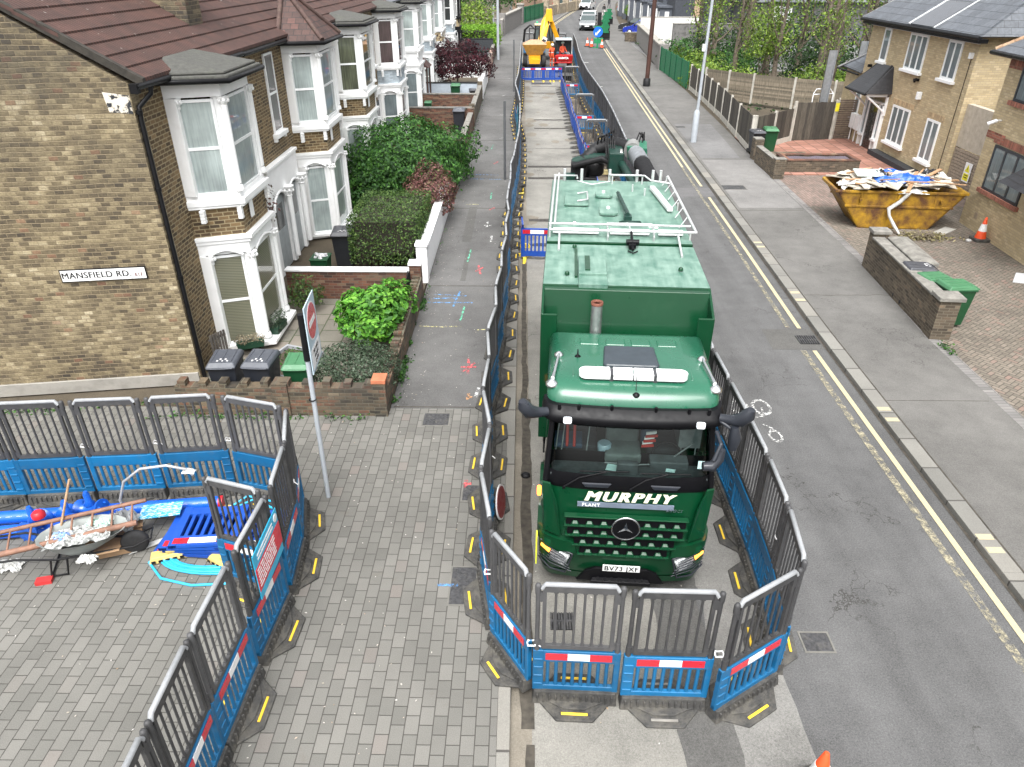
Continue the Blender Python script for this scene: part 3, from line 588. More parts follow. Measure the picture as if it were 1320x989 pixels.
jt.box(kr(26)+.35, bk(26)-.1, 26.2, 26.215, .1, .1035); jt.box(kr(13)+.35, bk(13)-.1, 12.9, 12.91, .1, .1035)
struct('pavement_joint', jt, GRIME)
# gardens, drives
gd = MB(); gd.box(-7, -2.72, 12.15, 18.1, -.02, .06); struct('garden_slabs', gd, SLABS)
gd = MB(); gd.box(-7.2, -2.72, 18.1, 90, -.02, .05); struct('garden_soil', gd, SOIL)
dr = MB(); strip(dr, lambda y: bk(y)+.26, K(24), -8, 26.8, -.02, .098); struct('driveway', dr, HERR)
dr = MB(); strip(dr, lambda y: bk(y)+.26, K(17), 26.8, 31.3, -.02, .098); struct('driveway_red', dr, REDDRV)
dr = MB(); strip(dr, lambda y: bk(y)+.002, lambda y: bk(y)+.258, -8, 31.3, -.02, .1); struct('driveway_edging', dr, EDGEB)
dr = MB(); dr.box(11.0, 17, 31.3, 38.9, -.02, .13); struct('terrace', dr, TERRA)
# far side roads / yards
fy = MB(); fy.box(12, 60, 66, 100, -.02, .0); struct('parking_yard', fy, asphalt('yard_asphalt', (0.17, 0.168, 0.165), .3, .2))
# leaf litter / weeds along edges : fine stuff
wd = MB(); pts = []
for _ in range(2600):
    k = random.random()
    if k < .5: y = random.uniform(12.4, 18); x = -2.66+abs(random.gauss(0, .07))
    elif k < .62: x = random.uniform(-7.5, -2.8); y = 12.1-abs(random.gauss(0, .08))
    elif k < .8: x = random.uniform(-11, -7); y = 12.75+(x+7)*.16-abs(random.gauss(0, .12))
    elif k < .9: y = random.uniform(18, 60); x = -2.62+abs(random.gauss(0, .06))
    else: y = random.uniform(14.9, 16.4); x = 9.95+abs(random.gauss(0, .12))
    if mnoise.noise(Vector((x*1.5, y*1.1, 0))) < -.05: continue
    pts.append(((x, y, .1+abs(random.gauss(0, .06))), (random.gauss(0, .5), random.gauss(0, .5), 1)))
leaf_quads(wd, pts, .07, .2, .7); stuff('weeds', wd, LF_MID, 'small green weeds growing along the foot of the walls', 'weeds')
lt = MB(); pts = []
for _ in range(1500):
    k = random.random()
    if k < .45: x = random.uniform(-2.6, -.5); y = random.uniform(12.5, 60)**1.0; x = -2.6+abs(random.gauss(0, .3)) if random.random() < .5 else x
    elif k < .6: x = random.uniform(.2, 2.7); y = random.uniform(3, 60)
    elif k < .8: x = random.uniform(10.3, 16); y = random.uniform(14, 31)
    else: x = random.uniform(-9, -1); y = random.uniform(4, 12)
    pts.append(((x, y, .112), (0, 0, 1)))
leaf_quads(lt, pts, .035, 1.5, .15); stuff('litter', lt, leafmat('pale_litter', [(0, (.3, .27, .22)), (.5, (.5, .48, .45)), (1, (.25, .17, .1))], 0.0), 'tiny pale scraps and dead leaves scattered over the paving', 'litter')
# covers, gullies, gratings
CAST = pm('cast_iron', (0.075, 0.075, 0.078), 0.6, 0.4, nv=0.4, ns=18, bump=0.8, bs=60, dirt=.4, dcol=(.16, .15, .13), dscale=7)
def cover(x, y, w_, h_, z, label, cat='manhole cover'):
    t = thing('manhole_cover', label, cat, (x, y, z)); a = MB(); a.box(-w_/2, w_/2, -h_/2, h_/2, 0, .006)
    for i in range(int(w_/.08)):
        for j in range(int(h_/.08)): a.box(-w_/2+.04+i*.08, -w_/2+.08+i*.08, -h_/2+.03+j*.08, -h_/2+.06+j*.08, .006, .011)
    obj('plate', a, CAST, t); b = MB()
    for q in ((-w_/2-.03, w_/2+.03, -h_/2-.03, -h_/2-.004), (-w_/2-.03, w_/2+.03, h_/2+.004, h_/2+.03), (-w_/2-.03, -w_/2-.004, -h_/2-.004, h_/2+.004), (w_/2+.004, w_/2+.03, -h_/2-.004, h_/2+.004)): b.box(*q, 0, .008)
    obj('frame', b, pm('cover_bedding', (.15, .145, .13), .9, nv=.2), t); return t
cover(-1.68, 12.05, .5, .42, .1, 'square iron cover in grey block paving at the end of the pavement')
cover(-.82, 7.62, .36, .72, .1, 'long pitted iron cover beside the black barrier feet near the front of the truck')
cover(-.80, 9.75, .36, .4, .1, 'small iron cover edged with mortar by the barrier left of the truck cab')
cover(4.05, 6.75, .36, .3, .002, 'worn square cover in the road at the right corner of the barrier ring')
cover(8.55, 29.3, .9, .6, .103, 'rectangular cover in the right pavement just past the grey lamp column')
cover(8.7, 41.6, .5, .4, .103, 'small cover in the right pavement between lamp column and brown pole')
cover(9.15, 9.85, .5, .4, .103, 'dark cover cut by the right edge of the photo beside the yellow line')
cover(1.4, 58.6, 1.5, 1.0, .006, 'large pale cover in the concrete lane before the blue cross barrier')
def gully(x, y, label, w_=.45, h_=.45, z=.012):
    t = thing('drain_gully', label, 'drain', (x, y, z)); a = MB(); a.box(-w_/2, w_/2, -h_/2, h_/2, 0, .002); obj('pit', a, pm('drain_black', (.008, .008, .008), .9), t)
    b = MB()
    for i in range(9): b.box(-w_/2+i*w_/8-.012, -w_/2+i*w_/8+.012, -h_/2, h_/2, .002, .02)
    b.box(-w_/2, w_/2, -.015, .015, .003, .022); obj('grate', b, CAST, t)
gully(7.0, 15.85, 'iron drain grating in the dark patch beside the right kerb')
gully(.6, 7.05, 'broken square drain filled with dirt in front of the truck', .3, .3)
# ------------------------------------------------------------------ the green truck (local: x right, y backwards, front bumper at y=0)
def skylit_dusty_green():  # pale sky reflection painted into the body roof green, plus streaky dust
    g = G('skylit_dusty_green_roof', 0.42); n = g.noise(3.5, 6, rough=0.72); s1 = g.noise(2.0, 5, rough=.6, sc3=(5, .5, 1))
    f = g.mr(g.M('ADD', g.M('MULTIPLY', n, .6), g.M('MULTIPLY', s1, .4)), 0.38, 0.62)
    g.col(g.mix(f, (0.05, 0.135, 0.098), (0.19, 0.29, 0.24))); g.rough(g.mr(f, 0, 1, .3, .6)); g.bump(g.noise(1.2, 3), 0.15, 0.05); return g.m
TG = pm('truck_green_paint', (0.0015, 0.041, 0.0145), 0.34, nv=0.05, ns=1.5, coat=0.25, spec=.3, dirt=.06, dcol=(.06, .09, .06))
TGR = pm('truck_green_roof', (0.014, 0.1, 0.056), 0.3, nv=0.08, ns=2.0, coat=.5, dirt=.1, dcol=(.12, .2, .14))  # paler copy of the truck green, sky light on the cab roof painted in
TD = skylit_dusty_green()
TDK = pm('dark_green_frame', (0.004, 0.03, 0.021), 0.45, nv=0.2, dirt=.2, dcol=(.05, .06, .05))
TBLK = pm('truck_black_plastic', (0.004, 0.004, 0.005), 0.42, nv=.1, spec=.18)
MIRR = pm('mirror_housing_grey', (0.02, 0.023, 0.03), 0.35, nv=.1)
BARG = pm('guard_rail_aluminium', (0.6, 0.61, 0.61), 0.4, .5, nv=.1, dirt=.15, dcol=(.3, .3, .28))
ORNG = None
def emis(name, c, e):
    g = G(name, .3); g.col(c); g.put(g.b.inputs['Emission Color'], c); g.b.inputs['Emission Strength'].default_value = e; return g.m
ORNG = emis('lit_orange_indicator', (1.0, .25, .03), 3.0)
def clear_glass(name, tint=(.75, .85, .82), refl=1.0):
    g = G(name, .02); tr = g.t.nodes.new('ShaderNodeBsdfTransparent'); tr.inputs[0].default_value = (*tint, 1); gl = g.t.nodes.new('ShaderNodeBsdfGlossy'); gl.inputs['Roughness'].default_value = .015; gl.inputs[0].default_value = (refl, refl, refl, 1)
    fr = g.t.nodes.new('ShaderNodeFresnel'); fr.inputs[0].default_value = 1.42; mx = g.t.nodes.new('ShaderNodeMixShader')
    g.t.links.new(fr.outputs[0], mx.inputs[0]); g.t.links.new(tr.outputs[0], mx.inputs[1]); g.t.links.new(gl.outputs[0], mx.inputs[2]); g.t.links.new(mx.outputs[0], g.o.inputs[0]); return g.m
WSG = clear_glass('windscreen_glass', (.7, .8, .78))
LENS = pm('headlamp_lens', (.55, .57, .58), .12, .3, nv=.5, ns=40, coat=1.0)
TYRE = pm('tyre_rubber', (.02, .02, .021), .85, nv=.3, dirt=.3, dcol=(.09, .08, .07))
TR = thing('tanker_truck', 'green vacuum excavator truck with white light bar, parked inside the barrier ring', 'truck', (1.43, 7.5, 0), R(-3.4))
def P(name, mb, m, bev=0.0, parent=None, label=None, seg=2):
    o = obj(name, mb, m, parent or TR, bev, seg=seg)
    if label: o['label'] = label
    return o
# cab cross-section helper: outline at height z as rounded front
def cabring(z, hw, yf, yb, rf=.22, curve=.06, n=5):
    pts = []
    for i in range(n+1):            # left front corner -> right
        a = math.pi+ (math.pi/2)*i/n; pts.append((-hw+rf+rf*math.cos(a), yf+rf+rf*math.sin(a)+curve, z))
    for i in range(1, 6):
        t = i/6; x = (-hw+rf)+(2*hw-2*rf)*t; pts.append((x, yf+curve*(abs(2*t-1)**2.2), z))
    for i in range(n+1):
        a = 1.5*math.pi+(math.pi/2)*i/n; pts.append((hw-rf+rf*math.cos(a), yf+rf+rf*math.sin(a)+curve, z))
    pts += [(hw, yb, z), (-hw, yb, z)]; return pts
def loft(mb, rings, cap0=False, cap1=False, closed=True, smooth=True, skip=()):
    n = len(rings[0]); vs = [p for r in rings for p in r]; fs = []
    for i in range(len(rings)-1):
        for k in range(n if closed else n-1):
            if k in skip: continue
            fs.append((i*n+k, i*n+(k+1) % n, (i+1)*n+(k+1) % n, (i+1)*n+k))
    mb.add(vs, fs, smooth)
    if cap0: mb.add(rings[0], [tuple(range(n-1, -1, -1))])
    if cap1: mb.add(rings[-1], [tuple(range(n))])
    return mb
HW = 1.15
# front lower body (green) from bumper to windscreen base
b = MB(); loft(b, [cabring(.42, HW, .06, 1.9), cabring(.75, HW+.02, -.02, 1.9), cabring(1.02, HW+.02, -.03, 1.9), cabring(1.08, HW-.02, .03, 1.9), cabring(1.5, HW-.02, .03, 1.9), cabring(1.92, HW-.03, .06, 1.9)], cap0=True, cap1=True); P('cab_body', b, TG, .0)
# side/door walls up to the roof, back wall
b = MB()
for s in (-1, 1): b.prism([(s*(HW-.02), 1.05, 1.9), (s*(HW-.02), 1.95, 1.9), (s*(HW-.09), 1.95, 3.0), (s*(HW-.09), .95, 3.0)], (s*-.05, 0, 0))
b.box(-HW+.05, HW-.05, 1.9, 1.95, 1.9, 3.0); P('cab_wall', b, TG)
for s in (-1, 1):
    b = MB(); b.prism([(s*(HW-.015), .45, 1.85), (s*(HW-.015), 1.04, 1.95), (s*(HW-.085), 1.0, 2.85), (s*(HW-.085), .62, 2.85)], (s*-.012, 0, 0)); P('door_window', b, WSG)
    b = MB(); b.prism([(s*(HW-.01), .14, 1.9), (s*(HW-.01), .3, 1.9), (s*(HW-.09), .5, 2.95), (s*(HW-.09), .36, 2.95)], (s*-.07, 0, 0)); P('pillar', b, TBLK, .02)
# dark band under windscreen
b = MB(); loft(b, [cabring(1.921, HW-.03, .05, .6), cabring(2.0, HW-.03, .03, .6), cabring(2.16, HW-.05, .07, .62)]); bd = P('cowl_panel', b, TBLK)
for x in (-.42, .48):
    b = MB(); b.prism([(x-.2, .02, 2.06), (x+.2, .02, 2.06), (x+.15, .02, 1.99), (x-.15, .02, 1.99)], (0, .03, 0)); P('grab_handle', b, MIRR, .015)
# windscreen : curved glass
def wsring(z, hw, yf): return [(-hw*math.cos(math.pi*i/14), yf+.16*(abs(2*i/14-1)**2.5), z) for i in range(15)]
b = MB(); loft(b, [wsring(2.14, HW-.07, .1), wsring(2.4, HW-.08, .19), wsring(2.93, HW-.11, .38)], closed=False); P('windscreen', b, WSG)
# wipers
for x0, x1 in ((-.85, -.3), (.02, .5)):
    b = MB(); b.tube([(x0, .02, 1.99), (x0+.2, .06, 2.12), (x1, .1, 2.2)], .012, 5); b.tube([(x1-.35, .11, 2.19), (x1+.3, .1, 2.215)], .009, 4); b.lathe([(.025, 0), (.02, .03)], (x0, .02, 1.97), 8); P('wiper', b, TBLK)
# roof : domed green
def roofring(z, hw, yf, yb, c=.05): return cabring(z, hw, yf, yb, .2, c)
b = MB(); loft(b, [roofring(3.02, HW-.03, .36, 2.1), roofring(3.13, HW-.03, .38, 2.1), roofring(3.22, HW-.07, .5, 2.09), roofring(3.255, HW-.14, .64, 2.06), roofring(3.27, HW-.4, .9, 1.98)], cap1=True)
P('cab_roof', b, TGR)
b = MB()
for x in (-.55, -.18, .18, .55): b.box(x-.14, x+.14, 1.66, 1.86, 3.2, 3.285)
for x in (-.78, .78): b.box(x-.02, x+.02, .75, 1.6, 3.1, 3.268)
P('roof_rib', b, TGR, .02, seg=3)
b = MB(); b.plan([(-.35, 1.0), (.35, 1.0), (.38, 1.06), (.35, 1.58), (-.35, 1.58), (-.38, 1.06)], 3.25, 3.32); P('roof_hatch', b, pm('tinted_hatch', (.035, .045, .055), .4, nv=.1), .04, seg=3)
# visor
b = MB(); loft(b, [cabring(3.05, HW-.0, .3, .62, .2, .05), cabring(2.98, HW+.02, .18, .62, .2, .06), cabring(2.9, HW+.03, .14, .62, .2, .07), cabring(2.8, HW-.02, .24, .62, .2, .07)], cap0=True); vz = P('sun_visor', b, TBLK)
for s in (-1, 1):
    b = MB(); b.box(s*.84-.055, s*.84+.055, .135, .2, 2.9, 2.985); P('marker_lamp', b, emis('white_marker_lamp', (.8, .85, .9), .15), .02)
for x in (-.95, -.7, -.28, .28, .7, .95):
    b = MB(); b.cyl((x, .3, 3.03), (x, .3, 3.1), .022, n=7); P('visor_stud', b, TBLK)
# light bar
b = MB(); b.box(-.66, .66, .68, .82, 3.24, 3.29); b.box(-.4, -.35, .7, .8, 3.15, 3.26); b.box(.35, .4, .7, .8, 3.15, 3.26)
b.box(-.31, -.26, .66, .84, 3.24, 3.36); b.box(.26, .31, .66, .84, 3.24, 3.36)
lb = P('light_bar', b, pm('light_bar_base', (.05, .05, .055), .4))
LBW = pm('light_bar_lens', (.88, .89, .9), .15, nv=.06, coat=1.0)
def pill(x0, x1, y0, y1, z0, z1, l=True, r=True):
    mb = MB(); pts = []; ry = (y1-y0)/2; cy = (y0+y1)/2
    for i in range(9):
        a = math.pi/2+math.pi*i/8
        pts.append((x0+(ry+ry*math.cos(a)*1 if l else 0), cy+ry*math.sin(a)))
    for i in range(9):
        a = -math.pi/2+math.pi*i/8
        pts.append((x1-(ry-ry*math.cos(a) if r else 0), cy+ry*math.sin(a)))
    return mb.plan(pts, z0, z1)
for q in ((-.71, -.3, True, False), (-.262, -.006, False, False), (.006, .262, False, False), (.3, .71, False, True)):
    o = obj('lens', pill(q[0], q[1], .65, .85, 3.285, 3.37, q[2], q[3]), LBW, lb, .025)
# antennas, roof horns, beacon poles
b = MB(); b.lathe([(.05, 0), (.045, .03), (.012, .06), (.006, .14)], (-.72, 1.3, 3.24), 10); P('antenna', b, TBLK)
b = MB(); b.lathe([(.055, 0), (.05, .03), (.015, .05)], (.03, .47, 3.16), 10); b.tube([(.03, .47, 3.18), (.03, .62, 3.36)], .005, 4); P('antenna', b, TBLK)
for s in (-1, 1):
    b = MB(); x = s*.98; b.lathe([(.03, 0), (.065, .02), (.065, .06), (.02, .09)], (x, 1.32, 3.23), 10); b.tube([(x, 1.3, 3.3), (x+s*.05, .8, 3.29), (x+s*.07, .66, 3.27)], [.02, .02, .03], 7); b.lathe([(.085, 0), (.08, .035), (.03, .07)], (x+s*.08, .62, 3.2), 12); P('air_horn', b, SILV)
# grille rows: dark slats with green teeth
b = MB()
GZ = ((.98, .6), (1.15, .68), (1.32, .78), (1.49, .8))
for z, w_ in GZ: b.hexa([(-w_, -.055, z-.075), (w_, -.055, z-.075), (w_, .03, z-.075), (-w_, .03, z-.075)], [(-w_, -.045, z+.05), (w_, -.045, z+.05), (w_, .03, z+.05), (-w_, .03, z+.05)])
gr = P('grille', b, TBLK)
b = MB()
for i, (z, w_) in enumerate(GZ):
    n = int(w_*2/.185)
    for k in range(n):
        x = -w_+.12+(2*w_-.24)*k/(n-1)
        if i >= 2 and abs(x) < .22: continue
        b.hexa([(x-.068, -.105, z-.08), (x+.068, -.105, z-.08), (x+.055, .0, z-.08), (x-.055, .0, z-.08)], [(x-.042, -.09, z-.03), (x+.042, -.09, z-.03), (x+.03, -.05, z-.005), (x-.03, -.05, z-.005)])
    b.box(-w_-.03, w_+.03, -.085, .02, z-.1, z-.076)
b.box(-.83, .83, -.075, .02, 1.54, 1.56)
P('grille_tooth', b, TG, .008)
# star emblem
em = MB(); em.tube([(.185*math.cos(6.283*i/28), -.085, .185*math.sin(6.283*i/28)) for i in range(28)], .014, 7, True)
for k in range(3):
    a = math.pi/2+k*2.0944; tip = Vector((.18*math.cos(a), -.085, .18*math.sin(a))); 
    for s in (-1, 1):
        c_ = Vector((.04*math.cos(a+s*1.047), -.085, .04*math.sin(a+s*1.047))); em.add([(0, -.115, 0), tip, c_, (0, -.08, 0)], [(0, 1, 2), (0, 2, 1), (0, 2, 3), (1, 3, 2)])
em.cur = 1; em.lathe([(.18, 0), (.18, .02)], (0, 0, 0), 24, Matrix.Translation((0, -.075, 0)) @ Matrix.Rotation(R(90), 4, 'X'))
P('star_emblem', xf(em, Matrix.Translation((0, -.02, 1.42))), [SILV, TBLK])
# lettering
CREAM = pm('cream_lettering', (.85, .84, .62), .4, nv=.03)
RX = Matrix.Rotation(R(90), 4, 'X')
t_ = bold_text('MURPHY', .225, .003, .28, 1.25, .013); P('lettering', xf(t_, Matrix.Translation((0, -.0, 1.86)) @ Matrix.Scale(1.12, 4, (1, 0, 0)) @ RX), CREAM)
b = MB(); b.box(-.66, .62, .005, .03, 1.68, 1.75); P('stripe_panel', b, pm('grey_stripe', (.14, .17, .22), .4))
t_ = text_mb('PLANT', .07, .002, .001, 0, 1.2); P('lettering', xf(t_, Matrix.Translation((-.48, -.0, 1.715)) @ RX), pm('white_lettering', (.85, .85, .85), .4, nv=.02))
t_ = text_mb('AROCS', .06, .003, .0, .4, 1.1); P('lettering', xf(t_, Matrix.Translation((.62, -.03, 1.7)) @ RX), SILV)
# bumper: hexagonal intake, step, lamps
b = MB(); b.prism([(-.62, -.035, .36), (.62, -.035, .36), (.5, -.045, .55), (.36, -.05, .62), (-.36, -.05, .62), (-.5, -.045, .55)], (0, .05, 0)); P('bumper_intake', b, TBLK, .01)
b = MB(); b.hexa([(-.42, -.1, .36), (.42, -.1, .36), (.42, .0, .36), (-.42, .0, .36)], [(-.42, -.1, .42), (.42, -.1, .42), (.38, .0, .45), (-.38, .0, .45)])
for k in range(8):
    x = -.34+k*.097; b.prism([(x-.02, -.1, .423), (x+.015, -.1, .423), (x+.045*(1 if x < 0 else -1)+.015, -.02, .446), (x+.045*(1 if x < 0 else -1)-.02, -.02, .446)], (0, 0, .012))
P('front_step', b, TBLK, .006)
b = MB(); loft(b, [cabring(.28, HW-.03, .08, 1.2), cabring(.42, HW, .05, 1.2)], cap0=True); P('lower_bumper', b, TG)
for s in (-1, 1):
    hl = MB(); hl.prism([(s*.72, -.03, .8), (s*1.12, .12, .9), (s*1.15, .2, .62), (s*.8, -.0, .58)], (0, .05, 0)); hl.prism([(s*.74, -.045, .78), (s*1.08, .075, .87), (s*1.1, .12, .67), (s*.82, -.03, .62)], (0, .03, 0))
    h_ = P('headlight', hl, [LENS], .008)
    b = MB()
    for k in range(6):
        z = .55+k*.055; b.tube([(s*(.7+.02*k), -.06, z+.0), (s*1.0, .03, z+.06), (s*1.16, .2, z+.07)], .009, 5)
    b.tube([(s*.69, -.05, .86), (s*.78, -.05, .52), (s*1.0, .04, .5), (s*1.17, .22, .55)], .014, 6); b.tube([(s*.69, -.05, .86), (s*1.14, .12, .96)], .014, 6)
    obj('lamp_guard', b, MIRR, h_); b = MB(); b.prism([(s*1.0, .02, .86), (s*1.13, .1, .9), (s*1.14, .13, .84), (s*1.02, .03, .8)], (0, .02, 0)); obj('indicator', b, ORNG, h_)
    # bumper corner shell, wind deflector
    b = MB(); loft(b, [[(s*.66, -.05, z0), (s*.9, -.01, z0+.02), (s*1.12, .1, z0+.03), (s*1.2, .3, z0+.03), (s*1.2, .7, z0+.03)] for z0 in (.88, 1.0, 1.07)], closed=False)
    b.face([(s*.66, -.05, 1.07), (s*.9, -.01, 1.09), (s*1.12, .1, 1.1), (s*1.2, .3, 1.1), (s*1.2, .7, 1.1), (s*.8, .4, 1.12)]); P('bumper_corner', b, TG)
    b = MB(); b.prism([(s*.86, .0, 1.12), (s*1.1, .09, 1.16), (s*1.14, .12, 1.98), (s*1.03, .06, 2.0), (s*.93, -.0, 1.7)], (0, .04, 0)); P('air_deflector', b, TG, .015)
    b = MB(); b.box(s*1.13-.03, s*1.13+.09*s, .5, .6, 1.42, 1.55); P('side_indicator', b, ORNG, .02)
b = MB(); b.box(-.26, .26, -.075, -.06, .6, .71); pl_ = P('number_plate', b, pm('plate_white', (.8, .8, .78), .4, nv=.02), .004)
t_ = bold_text('BV73 JXF', .115, .001, 0, 1.08, .002); obj('lettering', xf(t_, Matrix.Translation((0, -.078, .655)) @ RX), BLACKM, pl_)
# mirrors
for s in (-1, 1):
    b = MB(); b.tube([(s*1.1, .32, 2.97), (s*1.22, .27, 2.98), (s*1.33, .2, 3.03), (s*1.4, .16, 3.14), (s*1.42, .15, 3.22)], [.06, .07, .095, .09, .05], 10); P('mirror', b, MIRR)
b = MB(); b.tube([(1.1, .28, 2.95), (1.22, .2, 2.9), (1.26, .16, 2.8)], .03, 6); b.tube([(1.26, .16, 2.95), (1.28, .15, 2.8), (1.27, .15, 2.62)], [.05, .09, .06], 8); P('mirror', b, MIRR, .03, seg=3)
b = MB(); b.tube([(1.05, .18, 2.85), (1.08, -.02, 2.8), (1.0, -.1, 2.6)], .03, 7); b.tube([(1.1, -.05, 2.74), (1.08, -.06, 2.6), (1.0, -.08, 2.5), (.88, -.09, 2.5)], [.04, .06, .075, .06], 8); P('front_mirror', b, MIRR, .03, seg=3)
# interior
SEAT = pm('seat_fabric', (.05, .055, .06), .8, nv=.2); REDI = pm('red_strap', (.45, .03, .02), .5)
b = MB(); b.box(-1.06, 1.06, .3, 1.88, 1.5, 1.56); b.box(-1.05, 1.05, 1.82, 1.88, 1.56, 2.95); P('interior', b, SEAT); b = MB(); b.hexa([(-1.04, .15, 1.93), (1.04, .15, 1.93), (1.04, .62, 1.9), (-1.04, .62, 1.9)], [(-1.04, .16, 2.12), (1.04, .16, 2.12), (1.0, .6, 2.0), (-1.0, .6, 2.0)]); b.box(.3, .82, .42, .62, 2.0, 2.16); b.box(-.16, .12, .16, .26, 2.1, 2.3); P('dashboard', b, pm('dashboard_grey', (.055, .065, .068), .5, nv=.3, ns=9), .02)
for x in (-.62, .55):
    b = MB(); b.box(x-.24, x+.24, .95, 1.4, 1.9, 2.02); b.box(x-.23, x+.23, 1.35, 1.5, 2.0, 2.6); b.box(x-.12, x+.12, 1.37, 1.48, 2.6, 2.8); P('cab_seat', b, SEAT, .04)
b = MB(); b.tube([(.55+.2*math.cos(6.283*i/20), .62+.12*math.sin(6.283*i/20), 2.12+.16*math.sin(6.283*i/20)) for i in range(20)], .016, 6, True); b.cyl((.55, .5, 2.0), (.55, .62, 2.12), .03); P('steering_wheel', b, TBLK)
b = MB()
for x in (-.82, -.72): b.tube([(x, .8, 2.1), (x, .9, 2.4)], .022, 6)
b.box(-.1, .05, .95, 1.1, 2.55, 2.6); P('strap', b, REDI)
b = MB(); b.lathe([(.09, 0), (.1, .16), (.08, .17)], (-.3, .75, 2.05), 12); P('bottle', b, pm('clear_blue_bottle', (.25, .35, .4), .2, coat=1))
b = MB(); b.prism([(-.3, .28, 2.1), (-.12, .25, 2.1), (-.08, .42, 2.07), (-.26, .46, 2.07)], (0, 0, .006)); b.prism([(.5, .3, 2.1), (.62, .28, 2.1), (.64, .36, 2.09), (.52, .38, 2.09)], (0, 0, .006)); b.box(.87, .95, .125, .13, 2.3, 2.42); P('paper', b, pm('pale_paper', (.5, .7, .68), .6))
b = MB()
for k in range(3): b.prism([(.2+.02*k, .62, 2.3+.08*k), (.33+.02*k, .6, 2.34+.08*k), (.33+.02*k, .6, 2.38+.08*k), (.2+.02*k, .62, 2.34+.08*k)], (0, .02, 0))
P('hi_vis_tape', b, pm('white_card', (.75, .75, .73), .6))
b = MB()
for k in range(3): b.prism([(.19+.02*k, .6, 2.265+.08*k), (.35+.02*k, .58, 2.3+.08*k), (.35+.02*k, .58, 2.335+.08*k), (.19+.02*k, .6, 2.3+.08*k)], (0, .02, 0))
b.box(-.35, -.1, 1.3, 1.34, 2.7, 2.78); P('warning_tape', b, REDI)
b = MB(); b.box(-.3, .2, .55, .95, 2.02, 2.16); b.box(-.28, .18, .9, 1.0, 2.1, 2.5); P('centre_console', b, pm('console_grey', (.09, .11, .105), .6, nv=.3), .03)
b = MB()
for x in (-.98, -.9, -.55, .75, .95): b.tube([(x, .75, 2.0), (x+.05, .95, 2.5), (x+.02, 1.3, 2.85)], .012, 4)
b.tube([(-.3, .5, 2.06), (.1, .42, 2.1), (.5, .5, 2.08), (.9, .7, 2.3)], .012, 4); b.box(.72, 1.02, .8, 1.3, 2.15, 2.5); P('cab_clutter', b, pm('clutter_grey', (.18, .2, .2), .5, nv=.4))
b = MB(); b.lathe([(.1, 0), (.11, .22), (.03, .25)], (.32, 1.0, 2.1), 12); b.box(-1.0, -.6, .85, 1.2, 2.02, 2.1); P('cab_bag', b, pm('cab_bag_blue', (.05, .09, .14), .6, nv=.3), .02)
# exhaust stack behind cab
b = MB(); b.lathe([(.085, 0), (.085, .52)], (-.45, 2.24, 2.55), 16); b.lathe([(.1, 0), (.1, .05)], (-.45, 2.2, 3.02), 16); b.lathe([(.085, 0), (.085, .6)], (-.45, 2.2, 3.06), 16); ex = P('exhaust_stack', b, pm('heat_shield_steel', (.4, .4, .4), .35, .8, nv=.25, ns=10))
b = MB(); b.lathe([(.09, 0), (.09, .04), (.075, .045), (.075, .0)], (-.45, 2.2, 3.66), 16); obj('rim', b, pm('rusty_rim', (.15, .05, .03), .7), ex)
b = MB()
for (x0, x1) in ((-.42, .42), (.48, 1.0), (-1.0, -.5)):
    for z in (3.02, 2.9): b.tube([(x0, 2.12, z), (x1, 2.12, z)], .016, 6)
for x in (-.42, .42, .48): b.tube([(x, 2.12, 2.3), (x, 2.12, 3.02)], .016, 6)
P('rear_rail', b, SILV)
# hopper body
BW = 1.27; Z = 3.74
b = MB(); b.box(-BW, BW, 2.72, 4.55, 1.2, Z); b.box(-BW, BW, 4.63, 8.75, 1.2, Z+.02); b.box(-BW+.06, BW-.06, 4.5, 4.7, 1.2, Z-.1); P('tank_body', b, TG, .015)
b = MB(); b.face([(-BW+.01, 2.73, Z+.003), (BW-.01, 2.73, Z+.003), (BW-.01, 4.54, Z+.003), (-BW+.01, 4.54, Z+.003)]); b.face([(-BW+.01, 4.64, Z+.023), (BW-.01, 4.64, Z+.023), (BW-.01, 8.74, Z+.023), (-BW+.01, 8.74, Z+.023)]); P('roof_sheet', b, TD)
# front hood: sloping front panel with side ears
b = MB(); b.hexa([(-BW+.03, 2.4, 2.95), (BW-.03, 2.4, 2.95), (BW-.03, 2.72, 2.95), (-BW+.03, 2.72, 2.95)], [(-BW+.03, 2.6, Z-.02), (BW-.03, 2.6, Z-.02), (BW-.03, 2.72, Z-.02), (-BW+.03, 2.72, Z-.02)])
for s in (-1, 1):
    b.prism([(s*BW, 2.15, 1.3), (s*BW, 2.72, 1.3), (s*BW, 2.72, Z-.01), (s*BW, 2.15, 3.5)], (-s*.04, 0, 0)); b.prism([(s*(BW-.02), 2.15, 1.3), (s*(BW-.02), 2.19, 1.3), (s*(BW-.02), 2.19, 3.5), (s*(BW-.02), 2.15, 3.5)], (-s*.22, 0, 0))
    b.prism([(s*(BW-.2), 2.2, 3.0), (s*(BW-.75), 2.3, 3.02), (s*(BW-.75), 2.42, 2.95), (s*(BW-.2), 2.42, 2.95)], (0, 0, -.06))
P('front_hood', b, TG, .012)
b = MB(); b.box(-BW+.08, BW-.08, 2.4, 2.72, 1.0, 2.93); P('dark_recess', b, TBLK)
